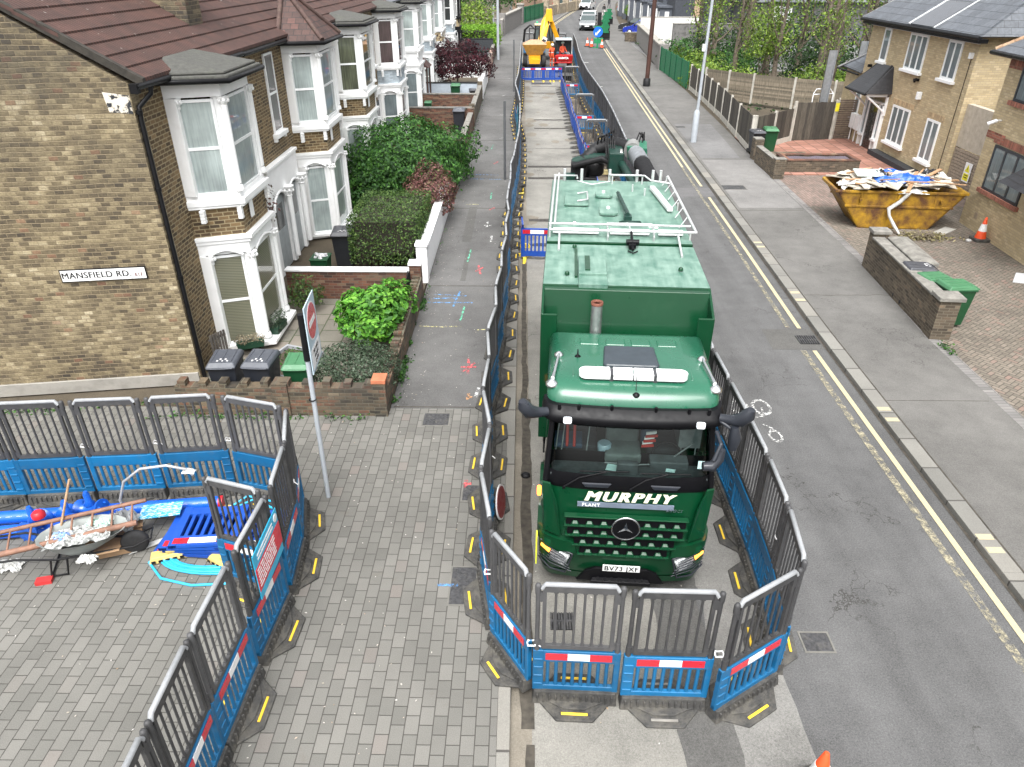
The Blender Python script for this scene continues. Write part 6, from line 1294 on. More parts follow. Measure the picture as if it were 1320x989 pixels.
shrub('climbing_plant', 'thin climbing plant with pale blossom beside the first bay', (-6.55, 18.1, 2.6), (.35, .35, .55), 130, .1, LF_RED)
shrub('garden_bush', 'small dark shrub by the foot of the first porch', (-5.6, 17.3, .5), (.42, .45, .5), 700, .09, LF_HEDGE)
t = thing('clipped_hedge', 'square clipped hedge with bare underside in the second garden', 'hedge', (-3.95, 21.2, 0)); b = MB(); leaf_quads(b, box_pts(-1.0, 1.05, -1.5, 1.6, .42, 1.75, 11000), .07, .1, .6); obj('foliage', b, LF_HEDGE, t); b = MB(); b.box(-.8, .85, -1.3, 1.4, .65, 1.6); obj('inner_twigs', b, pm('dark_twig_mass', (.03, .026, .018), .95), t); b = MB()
for k in range(26): x, y = random.uniform(-.8, .9), random.uniform(-1.3, 1.4); b.tube([(x*.8, y*.8, 0), (x*.9, y*.9, .4), (x, y, .8)], [.03, .02, .012], 5)
obj('twigs', b, BARK, t)
shrub('ground_plants', 'low weedy plants by the black bin in the second garden', (-5.0, 21.9, .3), (.5, .7, .3), 500, .09, LF_MID)
t = tree('purple_maple', 'small dark purple maple in the front garden before the white wall', (-4.7, 56, .05), 2.6, .09, 1.6, 12, 0, .1, LF_MAPLE, 5); b = MB(); leaf_quads(b, blob_pts((0, -.6, 1.6), (1.9, 3.2, 1.55), 9500, .3), .17); obj('crown', b, LF_MAPLE, t)
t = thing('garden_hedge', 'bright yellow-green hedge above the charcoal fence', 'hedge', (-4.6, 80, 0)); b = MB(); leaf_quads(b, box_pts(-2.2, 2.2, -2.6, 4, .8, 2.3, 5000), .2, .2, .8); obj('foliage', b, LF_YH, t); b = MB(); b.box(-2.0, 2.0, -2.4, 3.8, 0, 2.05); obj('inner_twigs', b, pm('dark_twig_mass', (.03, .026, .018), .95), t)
bush('garden_bush', 'bright green bush tumbling over the pavement wall by the left lamp column', 'bush', (-2.75, 77.5, 1.6), (.6, 2.5, 1.2), 1800, .2, LF_YH)
# ------------------------------------------------------------------ right side houses
def lwin(parent, y0, y1, z0, z1, cols, fr, gm, xw=16.8, sill=WHITE, fw=.06):
    fo = window_unit(parent, (xw-.02, y1), (xw-.02, y0), z0, z1, gm, fr, .03, 0, cols=cols, fw=.085)
    if sill: s_ = MB(); s_.box(xw-.16, xw, y0-.1, y1+.1, z0-.11, z0-.002); obj('sill', s_, sill, fo, .008)
    return fo
HA = thing('detached_house', 'buff brick house with slate roof, black porch and white framed windows behind the terracotta terrace', 'house', (0, 0, 0))
s_ = MB(); s_.box(16.8, 24.5, 29.4, 38.8, 0, 5.6); obj('wall', s_, BUFF, HA)
s_ = MB(); s_.box(17.0, 23, 38.8, 41.2, 0, 3.2); obj('side_wing', s_, BUFF, HA)
def roofplane(mb, a, b2, c, d_, t=.08):
    n = (Vector(b2)-Vector(a)).cross(Vector(d_)-Vector(a)).normalized()*t
    if n.z < 0: n = -n
    lo = [a, b2, c, d_]; hi = [tuple(Vector(p)+n) for p in lo]
    if (Vector(b2)-Vector(a)).cross(Vector(d_)-Vector(a)).z < 0: lo = lo[::-1]; hi = hi[::-1]
    mb.hexa(lo, hi)
s_ = MB(); roofplane(s_, (16.45, 28.9, 5.62), (16.45, 39.3, 5.62), (20.6, 37.6, 8.3), (20.6, 30.6, 8.3)); obj('roof', s_, SLATE, HA)
s_ = MB(); roofplane(s_, (16.45, 39.3, 5.62), (24.8, 39.3, 5.62), (20.7, 37.6, 8.3), (20.6, 37.6, 8.3)); roofplane(s_, (16.45, 28.9, 5.62), (24.8, 28.9, 5.62), (20.7, 30.6, 8.3), (20.6, 30.6, 8.3)); obj('roof_side', s_, SLATE2, HA)
s_ = MB(); roofplane(s_, (16.9, 41.4, 3.2), (16.7, 38.8, 3.2), (19.5, 38.8, 4.9), (19.5, 40.0, 4.9)); roofplane(s_, (16.6, 41.5, 3.15), (23, 41.5, 3.15), (19.5, 40, 4.9), (19.4, 40, 4.9)); obj('side_roof', s_, SLATE, HA)
s_ = MB(); s_.tube([(16.45, 39.3, 5.66), (20.6, 37.6, 8.36)], .06, 6); s_.tube([(16.65, 41.5, 3.2), (19.5, 40, 4.98)], .06, 6); obj('hip_tile', s_, pm('grey_hip', (.2, .2, .2), .8, nv=.2), HA)
s_ = MB(); s_.tube([(16.4, 28.85, 5.6), (16.4, 39.35, 5.6)], .07, 7); s_.box(16.45, 16.8, 28.95, 39.2, 5.42, 5.56); s_.tube([(16.6, 38.8, 3.15), (16.6, 41.5, 3.15)], .05, 6); obj('gutter', s_, BLACKP, HA)
s_ = MB(); s_.box(16.74, 16.8, 29.4, 38.8, 5.36, 5.44); obj('fascia', s_, WHITE, HA)
M_ = Matrix(((1, 0, 0, 16.45), (0, 1, 0, 0), (0, 0, 1, 5.62), (0, 0, 0, 1))) @ Matrix.Rotation(-math.atan2(2.68, 4.15), 4, 'Y')
s_ = MB(); s_.box(.02, 1.6, 32.4, 34.3, .09, .12, M_); obj('solar_sheet', s_, pm('dark_glossy_sheet', (.035, .04, .05), .15, coat=1, nv=.3), HA)
s_ = MB(); s_.box(.0, 3.9, 32.25, 32.31, .09, .13, M_); s_.box(0, 3.9, 34.35, 34.45, .09, .14, M_); obj('roof_flashing', s_, pm('pale_flashing', (.55, .57, .58), .5), HA)
for y0, y1, z0, z1, c in ((36.62, 37.3, 3.97, 5.35, 1), (33.15, 34.75, 3.93, 5.35, 3), (30.45, 31.5, 3.95, 5.35, 2), (33.1, 34.75, .86, 2.42, 3), (30.5, 31.55, .78, 2.4, 2)):
    lwin(HA, y0, y1, z0, z1, c, WHITEF, CURTB)
    if z0 < 2: s_ = MB(); s_.box(16.79, 16.81, y0-.15, y1+.15, z1+.01, z1+.24); obj('soldier_course', s_, brick_mat('buff_soldier', [(0, (.4, .29, .16)), (1, (.5, .37, .22))], (.36, .29, .2), w=.075, h=.225) if 'buff_soldier' not in MC else MC['buff_soldier'], HA)
dr_ = MB(); dr_.box(16.7, 16.76, 36.0, 36.9, .14, 2.2)
d0 = obj('front_door', dr_, pm('black_door', (.012, .012, .014), .25, coat=.5), HA)
s_ = MB()
for k in range(6): s_.box(16.685, 16.702, 36.38, 36.52, .45+k*.28, .62+k*.28)
obj('door_glazing', s_, DARKG, d0); s_ = MB(); s_.box(16.64, 16.7, 36.1, 36.13, 1.0, 1.25); obj('handle', s_, SILV, d0)
s_ = MB()
for y in (35.88, 36.93, 37.4, 35.5): s_.box(16.66, 16.8, y-.04, y+.05, .14, 2.28)
s_.box(16.66, 16.8, 35.46, 37.45, 2.22, 2.32)
for y0, y1 in ((35.55, 35.84), (36.98, 37.36)): s_.box(16.58, 16.82, y0-.05, y1+.05, .62, .72)
obj('door_frame', s_, WHITEF, HA)
for y0, y1 in ((35.55, 35.84), (36.98, 37.36)): s_ = MB(); s_.box(16.74, 16.77, y0, y1, .72, 2.22); obj('side_light', s_, CURTB, HA)
s_ = MB(); A_, B_, C_, D_ = (15.65, 35.3, 2.75), (15.65, 37.5, 2.75), (16.75, 37.1, 3.85), (16.75, 35.75, 3.85); roofplane(s_, A_, B_, C_, D_, .06); roofplane(s_, A_, (16.8, 35.25, 2.75), (16.8, 35.7, 3.85), D_, .06); roofplane(s_, B_, (16.8, 37.55, 2.75), (16.8, 37.14, 3.85), C_, .06); pr_ = obj('porch_roof', s_, BLKTILE, HA)
s_ = MB(); s_.tube([A_, (16.75, 35.75, 3.9)], .05, 6); s_.tube([B_, (16.75, 37.1, 3.9)], .05, 6); s_.tube([(15.6, 35.25, 2.74), (15.6, 37.55, 2.74)], .05, 6); obj('porch_trim', s_, BLACKP, pr_)
s_ = MB()
for y in (35.45, 37.4): s_.box(15.75, 16.8, y-.05, y+.05, 2.62, 2.74); s_.tube([(16.75, y, 1.9), (16.4, y, 2.2), (15.8, y, 2.64)], .045, 6); s_.box(16.7, 16.8, y-.05, y+.05, 1.8, 2.7)
obj('porch_bracket', s_, WHITE, HA)
lwin(HA, 38.3, 38.9, 1.15, 2.5, 1, WHITEF, CURTB, xw=16.8)
s_ = MB(); 
for y in (37.75, 38.35):
    s_.box(16.58, 16.8, y-.24, y+.2, .72, 1.42)
obj('meter_box', s_, WHITEF, HA, .02); s_ = MB(); s_.cyl((16.7, 37.9, .13), (16.7, 37.9, .75), .03); s_.cyl((16.7, 38.45, .13), (16.7, 38.45, .75), .03); obj('meter_pipe', s_, WHITEF, HA)
s_ = MB(); s_.box(16.62, 16.8, 32.55, 32.72, 2.95, 3.25); obj('alarm_box', s_, WHITEF, HA, .02); s_ = MB(); s_.box(16.6, 16.8, 33.1, 33.25, 3.6, 3.7); s_.tube([(16.7, 33.2, 3.68), (16.55, 33.0, 3.6)], .05, 6); s_.box(16.62, 16.8, 37.9, 38.02, 3.6, 3.72); obj('security_lamp', s_, BLACKP, HA)
s_ = MB(); s_.box(16.68, 16.8, 29.6, 29.75, 4.85, 5.05); obj('camera_housing', s_, WHITEF, HA); s_ = MB(); s_.tube([(16.78, 29.68, 4.85), (16.78, 29.75, .1)], .012, 5); obj('cable', s_, BLACKP, HA)
s_ = MB(); s_.box(16.35, 16.795, 31.0, 35.3, .1, .34); obj('black_skirting', s_, pm('bitumen', (.03, .032, .036), .7), HA)
# passage wall and gate
t = thing('side_passage_wall', 'rendered wall over a slatted gate between the two buff brick houses', 'wall', (17.0, 26.2, 0)); b = MB(); b.box(0, .25, 0, 3.2, 1.75, 3.3); obj('render', b, pm('stained_render', (.42, .37, .3), .9, nv=.15, dirt=.3, dcol=(.25, .22, .17)), t); b = MB()
for k in range(14): b.box(-.02, .04, .05, 3.15, .12+k*.115, .12+k*.115+.095)
obj('slatted_gate', b, pm('faded_slats', (.27, .22, .17), .85, nv=.25, ns=9), t)
t = thing('warning_sign', 'yellow and white warning notice on the slatted gate', 'sign', (16.93, 28.0, 1.05), R(-90)); b = MB(); b.box(-.22, .22, -.01, .01, -.35, .35); obj('plate', b, WHR, t); b = MB(); b.prism([(-.16, -.013, .02), (.16, -.013, .02), (0, -.013, .3)], (0, .002, 0)); b.box(-.18, .18, -.013, -.011, -.3, -.04); obj('symbol', b, pm('sign_yellow', (.75, .68, .03), .5), t); b = MB(); b.box(-.12, .12, -.016, -.0135, -.12, -.09); b.box(-.12, .12, -.016, -.0135, -.2, -.17); obj('lettering', b, BLACKM, t); b = MB(); b.box(-.012, .012, -.016, -.0135, .1, .2); obj('warning_mark', b, BLACKM, t)
HB_ = thing('brick_house', 'buff brick house with dark grey windows and black canopy at the right edge', 'house', (15.35, 24.95, 0), R(-3.2))
b = MB(); b.box(0, 9, -18, 0, 0, 5.55); obj('wall', b, BUFF, HB_)
b = MB(); roofplane(b, (-.35, -18.3, 5.5), (-.35, .4, 5.5), (4.5, -1.6, 8.2), (4.5, -18.3, 8.2)); obj('roof', b, SLATE, HB_); b = MB(); roofplane(b, (-.35, .4, 5.5), (9.3, .4, 5.5), (4.6, -1.6, 8.2), (4.5, -1.6, 8.2)); obj('roof_side', b, SLATE2, HB_)
b = MB(); b.tube([(-.35, .4, 5.58), (4.5, -1.6, 8.3)], .08, 7); obj('hip_tile', b, pm('orange_lichen_hip', (.32, .2, .12), .9, nv=.5, ns=14, dirt=.5, dcol=(.45, .42, .33)), HB_)
b = MB(); b.tube([(-.42, -18, 5.5), (-.42, .45, 5.5), (9, .45, 5.5)], .07, 7); obj('gutter', b, BLACKP, HB_)
b = MB(); b.box(-.008, .1, -4.6, -.05, 5.1, 5.5); obj('soldier_course', b, SOLDIER, HB_)
def hbw(y0, y1, z0, z1, cols):
    fo = window_unit(HB_, (-.02, y1), (-.02, y0), z0, z1, CURTB, DGREYF, .03, 0, cols=cols, fw=.08); b = MB(); b.box(-.12, .05, y0-.12, y1+.12, z0-.13, z0-.003); obj('brick_sill', b, SOLDIER, fo)
    b = MB(); b.box(-.012, .1, y0-.22, y1+.22, z1+.02, z1+.26); obj('brick_lintel', b, SOLDIER, fo)
hbw(-2.9, -.75, 1.5, 2.9, 3); hbw(-3.4, -.9, 4.25, 5.2, 2)
b = MB(); b.box(-.014, .1, -1.1, -.0, 3.0, 3.22); obj('red_band', b, REDFLAT, HB_)
b = MB(); b.hexa([(-1.0, -5.2, 2.35), (0, -5.2, 2.35), (0, -3.2, 2.35), (-1.0, -3.2, 2.35)], [(-.9, -5.1, 2.42), (0, -5.1, 3.0), (0, -3.25, 3.0), (-.9, -3.25, 2.42)]); obj('porch_canopy', b, BLKTILE, HB_)
b = MB(); b.tube([(-.02, -.6, 3.6), (-.2, -.7, 3.62)], .03, 6); b.cyl((-.2, -.7, 3.62), (-.42, -.62, 3.5), .06, n=9); obj('camera', b, WHITEF, HB_)
b = MB(); b.box(-.01, .02, -1.0, -.8, .5, .7); obj('vent', b, pm('vent_brown', (.3, .24, .17), .8), HB_)
# ------------------------------------------------------------------ walls, bins, planter in front
t = thing('garden_wall', 'weathered brown brick wall with stone coping by the herringbone drive', 'garden wall', (9.9, 15.85, .1), R(-4)); b = MB(); b.box(0, .24, .3, 4.55, 0, .95); b.box(-.02, .45, -.1, .3, 0, 1.0); b.box(0, .42, 4.5, 4.85, 0, 1.08); obj('brickwork', b, GREYB, t); b = MB(); b.box(-.05, .3, .34, 4.5, .951, 1.01); b.box(-.08, .52, -.16, .34, 1.001, 1.1); b.box(-.05, .47, 4.45, 4.9, 1.081, 1.18); obj('coping', b, STONEG, t, .015)
b = MB(); b.box(.451, .455, -.09, .29, 0, .3); obj('red_patch', b, REDB, t)
t = thing('garden_wall', 'short wall stub with broad stone slab behind the brown brick wall', 'garden wall', (10.55, 18.3, .1), R(-4)); b = MB(); b.box(0, .4, 0, 2.0, 0, .9); obj('brickwork', b, GREYB, t); b = MB(); b.box(-.1, .5, -.08, 2.1, .901, 1.0); b.hexa([(-.1, -.08, 1.0), (.5, -.08, 1.0), (.5, 2.1, 1.0), (-.1, 2.1, 1.0)], [(.1, .1, 1.07), (.3, .1, 1.07), (.3, 1.9, 1.07), (.1, 1.9, 1.07)]); obj('coping', b, STONEG, t, .015)
bin_(10.42, 17.95, R(85), 'black wheelie bin behind the brown brick wall, farthest from the camera', 'black', 1.0, .1); bin_(10.5, 17.3, R(100), 'green wheelie bin with dented lid, between the black one and the pale-lidded one', 'green', .98, .1); bin_(10.68, 16.62, R(95), 'green wheelie bin with pale lid at the near end of the brown brick wall', 'green', 1.05, .1)
bin_(11.0, 35.2, R(5), 'black wheelie bin by the dark board fence corner', 'black', 1.0, .13); bin_(11.7, 35.5, R(-5), 'green wheelie bin by the dark board fence corner', 'green', 1.05, .13)
t = wall_thing('garden_wall', 'low brown brick wall at the pavement in front of the fence corner bins', [(10.55, 10.8, 30.9, 33.6, .1, .8), (10.6, 11.0, 34.0, 34.5, .1, 1.0), (10.5, 10.95, 30.6, 30.95, .1, .9)], GREYB, capm=STONEG, ch=.04, co=.01)
t = thing('raised_planter', 'long brick planter filled with purple-grey slate chips on the terrace', 'planter', (12.9, 32.35, .1)); b = MB(); 
for q in ((-1.6, 1.6, -.65, -.43), (-1.6, 1.6, .43, .65), (-1.6, -1.38, -.43, .43), (1.38, 1.6, -.43, .43)): b.box(*q, 0, .5)
obj('brickwork', b, GREYB, t); b = MB()
for q in ((-1.62, 1.62, -.67, -.41), (-1.62, 1.62, .41, .67), (-1.62, -1.36, -.41, .41), (1.36, 1.62, -.41, .41)): b.box(*q, .501, .54)
obj('coping', b, REDB, t); b = grid_noise_sheet(-1.37, 1.37, -.42, .42, .46, .04, .06); obj('slate_chips', b, asphalt('slate_chips', (.11, .09, .11), 1.2, .3), t)
b = MB(); b.box(0, 1.7, 0, .7, 0, .35); tag(obj('terrace_step', b, GREYB, loc=(11.2, 33.3, .13)), 'brick step block at the edge of the terracotta terrace', 'step')
# ------------------------------------------------------------------ skip with waste
t = thing('skip', 'rusty yellow skip heaped with boards and tarpaulins on the drive', 'skip', (12.75, 25.0, .1), R(-5))
SKY_ = pm('skip_yellow_paint', (.42, .235, .012), .55, nv=.2, ns=3, dirt=.95, dcol=(.085, .035, .016), dscale=2.2, bump=.2)
b = MB(); w_ = .85; prof = [(-1.15, 0), (1.15, 0), (2.1, 1.25), (-2.1, 1.25)]
for s in (-1, 1): b.prism([(x, s*w_, z) for x, z in prof], (0, -s*.05, 0))
b.prism([(-1.15, -w_, 0), (1.15, -w_, 0), (1.15, w_, 0), (-1.15, w_, 0)], (0, 0, .05))
for s in (-1, 1): b.prism([(s*1.15, -w_, 0), (s*2.1, -w_, 1.25), (s*2.1, w_, 1.25), (s*1.15, w_, 0)], (s*-.05, 0, .03))
for s in (-1, 1):
    b.box(-2.1, 2.1, s*w_-.03, s*w_+.05 if s > 0 else s*w_-.05, 1.2, 1.28) if s > 0 else b.box(-2.1, 2.1, -w_-.05, -w_+.03, 1.2, 1.28)
    b.box(-1.75, 1.75, s*w_, s*(w_+.04), .72, .79)
    for x in (-1.3, -.1, 1.1): b.box(x, x+.07, s*w_, s*(w_+.035), .79, 1.2)
for s in (-1, 1): b.box(s*2.1-.04, s*2.1+.05, -w_, w_, 1.18, 1.27)
obj('body', b, SKY_, t, .01)
b = MB()
for s in (-1, 1):
    for x in (-1.3, 1.3): b.cyl((x, s*(w_+.03), 1.0), (x, s*(w_+.14), 1.0), .05, n=9)
obj('lifting_lug', b, SKY_, t)
b = MB()
for s in (-1, 1): b.box(-1.2, -.9, s*.5-.06, s*.5+.06, -.1, 0); 
obj('skid', b, BLACKM, t)
def heap(name, label, cat, n, m, dims, zr, seed, group=None, extra=None):
    rnd = random.Random(seed); b = MB()
    for k in range(n):
        L, W, T = [rnd.uniform(*d_) for d_ in dims]; x = rnd.uniform(-1.6, 1.6); y = rnd.uniform(-.6, .6); z = zr+rnd.uniform(-.06, .18)*(1-abs(x)/2.4)
        M = Matrix.Translation((x, y, z)) @ Matrix.Rotation(rnd.uniform(-3.14, 3.14), 4, 'Z') @ Matrix.Rotation(rnd.gauss(0, .14), 4, 'X') @ Matrix.Rotation(rnd.gauss(0, .14), 4, 'Y'); b.box(-L/2, L/2, -W/2, W/2, -T/2, T/2, M)
    o = obj(name, b, m, loc=(12.75, 25.0, .1), rz=R(-5)); return tag(o, label, cat, group, 'stuff')
heap('waste_boards', 'heap of pale boards and plasterboard offcuts on top of the skip', 'rubbish', 90, pm('pale_board', (.5, .45, .37), .75, nv=.25, ns=2), ((.3, 1.5), (.15, .6), (.015, .04)), 1.42, 3)
heap('waste_boards', 'heap of white board pieces on top of the skip', 'rubbish', 26, pm('white_board', (.66, .65, .62), .6, nv=.1), ((.3, 1.0), (.15, .5), (.015, .05)), 1.45, 5)
heap('waste_scraps', 'dark scraps and black bags among the boards in the skip', 'rubbish', 40, pm('black_scrap', (.03, .03, .032), .5, nv=.4), ((.2, .8), (.12, .4), (.03, .12)), 1.33, 7)
heap('waste_boards', 'brown timber lengths lying across the skip load', 'rubbish', 16, pm('tan_timber', (.4, .24, .13), .7, nv=.3), ((1.0, 2.4), (.06, .12), (.03, .05)), 1.5, 9)
def crumple(cx, cy, z, rx, ry, h, n, seed, amp=.5, fr=3.0):
    b = MB(); vs = []
    for j in range(n+1):
        for i in range(n+1):
            u, v = i/n*2-1, j/n*2-1; hh = h*max(0, 1-(u*u+v*v)*.75)+amp*h*mnoise.noise(Vector((u*fr+seed, v*fr, seed)))*1.3; vs.append((cx+u*rx+.06*mnoise.noise(Vector((v*4, seed, 1))), cy+v*ry+.06*mnoise.noise(Vector((u*4, seed, 2))), z+hh))
    b.add(vs, [(j*(n+1)+i, j*(n+1)+i+1, (j+1)*(n+1)+i+1, (j+1)*(n+1)+i) for j in range(n) for i in range(n)]); return b
TARP = pm('blue_tarpaulin', (.012, .09, .42), .35, nv=.25, ns=8); BAG = pm('black_bag', (.015, .015, .017), .25); WSACK = pm('white_sack', (.5, .5, .48), .5, nv=.15, dirt=.2)
for nm, lab, q, m in (('tarpaulin', 'blue tarpaulin folded over the far side of the skip load', (-.1, .45, 1.5, .75, .25, .16, 16, 1), TARP), ('tarpaulin', 'crumpled blue tarpaulin across the front of the skip load', (.15, -.4, 1.5, .95, .28, .2, 18, 2), TARP), ('rubbish_bag', 'black bag on top of the skip, right end', (1.3, .5, 1.45, .42, .3, .25, 14, 3), BAG), ('rubbish_bag', 'black bag in the middle of the skip behind the white panel', (-.55, .0, 1.55, .25, .25, .2, 12, 4), BAG), ('sack', 'white sack hanging over the left end of the skip', (-1.5, -.35, 1.3, .4, .35, .2, 12, 5), WSACK), ('sack', 'white sheet draped over the middle of the skip edge', (.35, -.82, 1.22, .5, .12, .12, 12, 6), WSACK)):
    tag(obj(nm, crumple(*q), m, loc=(12.75, 25.0, .1), rz=R(-5)), lab, 'tarpaulin' if 'tarp' in nm else 'bag')
b = MB(); b.box(-.45, .45, -.3, .3, 0, .05, Matrix.Translation((-.95, -.1, 1.66)) @ Matrix.Rotation(.15, 4, 'X')); tag(obj('window_casement', b, [pm('framed_panel', (.5, .56, .55), .3)], loc=(12.75, 25.0, .1), rz=R(-5), bev=.02), 'pale framed panel lying on the left part of the skip load', 'panel')
b = MB(); b.tube([(.25, -.92, 1.3), (-.05, -.98, .95), (-.35, -1.0, .72), (-.3, -1.05, .5), (-.1, -1.15, .2), (-.05, -1.6, .06)], [.06, .07, .075, .05, .06, .03], 7); tag(obj('plastic_strip', b, WSACK, loc=(12.75, 25.0, .1), rz=R(-5)), 'dirty translucent sheeting trailing from the skip to the ground', 'sheeting')
b = MB()
for k in range(26): a = random.random()*6.28; r = random.uniform(.1, .5); b.tube([(0, 0, .02), (r*math.cos(a)*.6, r*.5*math.sin(a), .14), (r*math.cos(a)*1.5, r*math.sin(a), .04)], .008, 4)
o = obj('garden_cuttings', b, TWIG, loc=(13.3, 23.2, .1)); tag(o, 'pile of twigs and leaves on the drive below the skip', 'cuttings', None, 'stuff')
b = MB(); leaf_quads(b, [((13.3+random.gauss(0, .45), 23.2+random.gauss(0, .22), .13+abs(random.gauss(0, .04))), (0, 0, 1)) for _ in range(500)], .1, .4, .6); stuff('leaf_pile', b, leafmat('dry_leaves', [(0, (.1, .08, .04)), (.6, (.22, .2, .08)), (1, (.35, .3, .18))]), 'dry and green leaves heaped below the skip', 'leaves')
b = MB(); b.box(0, .9, 0, .35, 0, .02); tag(obj('board', b, pm('grey_board', (.4, .39, .36), .7, nv=.2), loc=(14.1, 23.5, .1), rz=R(40)), 'grey board lying flat beside the right end of the skip', 'board')
b = MB(); b.prism([(0, 0, 0), (1.5, -.5, 0), (1.9, .3, 0), (.5, .7, 0)], (0, 0, .02)); tag(obj('board', b, pm('white_sheet', (.6, .62, .64), .5, nv=.1), loc=(14.0, 19.4, .1)), 'pale sheet lying on the herringbone drive at the right edge', 'board')
b = MB(); b.lathe([(.08, 0), (.1, .04), (.05, .07)], (0, 0, 0), 8); tag(obj('rag', b, WSACK, loc=(14.6, 22.9, .1)), 'small white rag on the drive near the traffic cone', 'rag')
CRED = pm('cone_orange_red', (.72, .075, .015), .5, nv=.1, dirt=.12); CW = pm('cone_white_sleeve', (.75, .75, .74), .5, nv=.05, dirt=.1)
def cone(x, y, z, label, s=1.0, group=None):
    t = thing('traffic_cone', label, 'traffic cone', (x, y, z), random.random(), group); t.scale = (s, s, s)
    b = MB(); b.plan([(-.2, -.24), (.2, -.24), (.24, -.2), (.24, .2), (.2, .24), (-.2, .24), (-.24, .2), (-.24, -.2)], 0, .09); obj('base', b, RUBBER, t, .012)
    b = MB(); b.lathe([(.17, .09), (.03, .76), (.02, .77)], (0, 0, 0), 18); obj('body', b, CRED, t); b = MB(); b.lathe([(.126, .32), (.079, .55)], (0, 0, 0), 18); obj('sleeve', b, CW, t); return t
cone(15.0, 23.0, .1, 'orange and white traffic cone against the buff brick house')
cone(3.27, 4.66, 0, 'traffic cone at the bottom edge, only its orange-red tip showing', 1.0)
# ------------------------------------------------------------------ fences
def boards(name, a_, b_):
    g = G(name, .9); c = g.mix(g.island(), a_, b_); k = g.mr(g.noise(3, 6, sc3=(6, 6, 1), rough=.7), .3, .7, .6, 1.3); g.col(g.mix(1.0, c, g.comb(k, k, k), 'MULTIPLY')); g.bump(k, .4, .01); return g.m
FD = boards('dark_weathered_boards', (.035, .031, .026), (.095, .084, .066)); FL = boards('pale_lap_panel', (.11, .095, .07), (.25, .21, .155))
def board_fence(name, label, P, h, step, m=FD, bw=.14, post=CONCP, gravel=True, horiz=False, z=.1):
    t = thing(name, label, 'fence', (P[0][0], P[0][1], z)); o_ = Vector((*P[0], 0)); pm_ = MB(); bm_ = MB(); gm_ = MB()
    for a, b2 in zip(P, P[1:]):
        a, b2 = Vector((*a, 0))-o_, Vector((*b2, 0))-o_; L = (b2-a).length; d_ = (b2-a).normalized(); n = max(1, round(L/step)); ang = math.atan2(d_.y, d_.x)
        for i in range(n):
            p = a+d_*(L*i/n); M = Matrix.Translation(p) @ Matrix.Rotation(ang, 4, 'Z'); w_ = L/n
            pm_.box(-.06, .06, -.06, .06, 0, h+.08, M)
            if gravel: gm_.box(.06, w_-.06, -.025, .025, 0, .28, M)
            z0 = .28 if gravel else .05
            if horiz:
                k = z0
                while k < h: bm_.box(.06, w_-.06, -.012-.008*random.random(), .012, k, min(h, k+.1), M); k += .095
                for q in (.3, .66): bm_.box(w_*q-.02, w_*q+.02, -.035, -.02, z0, h, M)
            else:
                x = .06
                while x < w_-.08: bm_.box(x, min(x+bw*.96, w_-.06), -.012+random.uniform(-.006, .006), .012, z0, h+random.uniform(-.015, .01), M); x += bw
        pm_.box(-.06, .06, -.06, .06, 0, h+.08, Matrix.Translation(b2) @ Matrix.Rotation(ang, 4, 'Z'))
    obj('boards', bm_, m, t); obj('post', pm_, post, t)
    if gravel: obj('gravel_board', gm_, CONCP, t)
    return t
board_fence('board_fence', 'dark board fence with pale concrete posts along the right pavement', [(10.85, 35.6), (11.1, 39), (11.5, 44), (11.75, 50), (11.85, 55)], 1.6, 2.4)
board_fence('board_fence', 'weathered board fence running from the pavement corner to the black bins', [(10.95, 35.55), (13.5, 37.95)], 1.6, 1.75)
board_fence('board_fence', 'taller grey board fence panel at the back of the terrace', [(13.55, 38.0), (15.7, 38.4)], 1.85, 2.15, gravel=False)
board_fence('lap_fence', 'pale lap panel fence at the back of the plot before the trees', [(12.2, 52), (14.6, 49.2), (16.6, 47.4), (18.6, 46.2), (22, 45)], 1.75, 2.2, FL, horiz=True, gravel=False)
t = thing('slatted_gate', 'brown slatted side gate beside the meter boxes', 'gate', (15.9, 38.55, .1)); b = MB()
for k in range(18): b.box(0, 1.0, -.02, .02, .05+k*.105, .05+k*.105+.085)
obj('slats', b, pm('brown_slats', (.12, .09, .07), .85, nv=.3), t); b = MB(); b.box(-.05, 0, -.04, .04, 0, 2.0); b.box(1.0, 1.05, -.04, .04, 0, 2.0); obj('post', b, CONCP, t)
t = thing('warning_sign', 'small yellow sign on the fence post beside the slatted side gate', 'sign', (15.72, 38.3, 1.7)); b = MB(); b.box(-.08, .1, -.01, .01, -.2, .2); obj('plate', b, pm('sign_yellow', (.75, .68, .03), .5), t)
for x, y, h, lab in ((15.3, 39.2, 4.2, 'tall galvanised steel channel post behind the board fence'), (19.3, 45.2, 4.1, 'second galvanised steel post farther back by the house corner')):
    b = MB(); b.box(-.2, .2, -.02, .02, 0, h); b.box(-.2, -.16, -.1, .02, 0, h); b.box(.16, .2, -.1, .02, 0, h); tag(obj('steel_post', b, GALV, loc=(x, y, 0)), lab, 'post')
b = MB(); b.tube([(-.5, 0, -1.8), (-.5, 0, .25), (-.35, .1, .45), (.35, .1, .45), (.5, 0, .25), (.5, 0, -1.8)], .025, 6); b.tube([(-.5, 0, .2), (.5, 0, .25)], .025, 6); tag(obj('tube_frame', b, WHITE, loc=(15.4, 39.6, 1.9)), 'white tubular frame showing above the fence by the steel post', 'frame')
GF = pm('green_steel_sheet', (.006, .15, .06), .45, nv=.15)
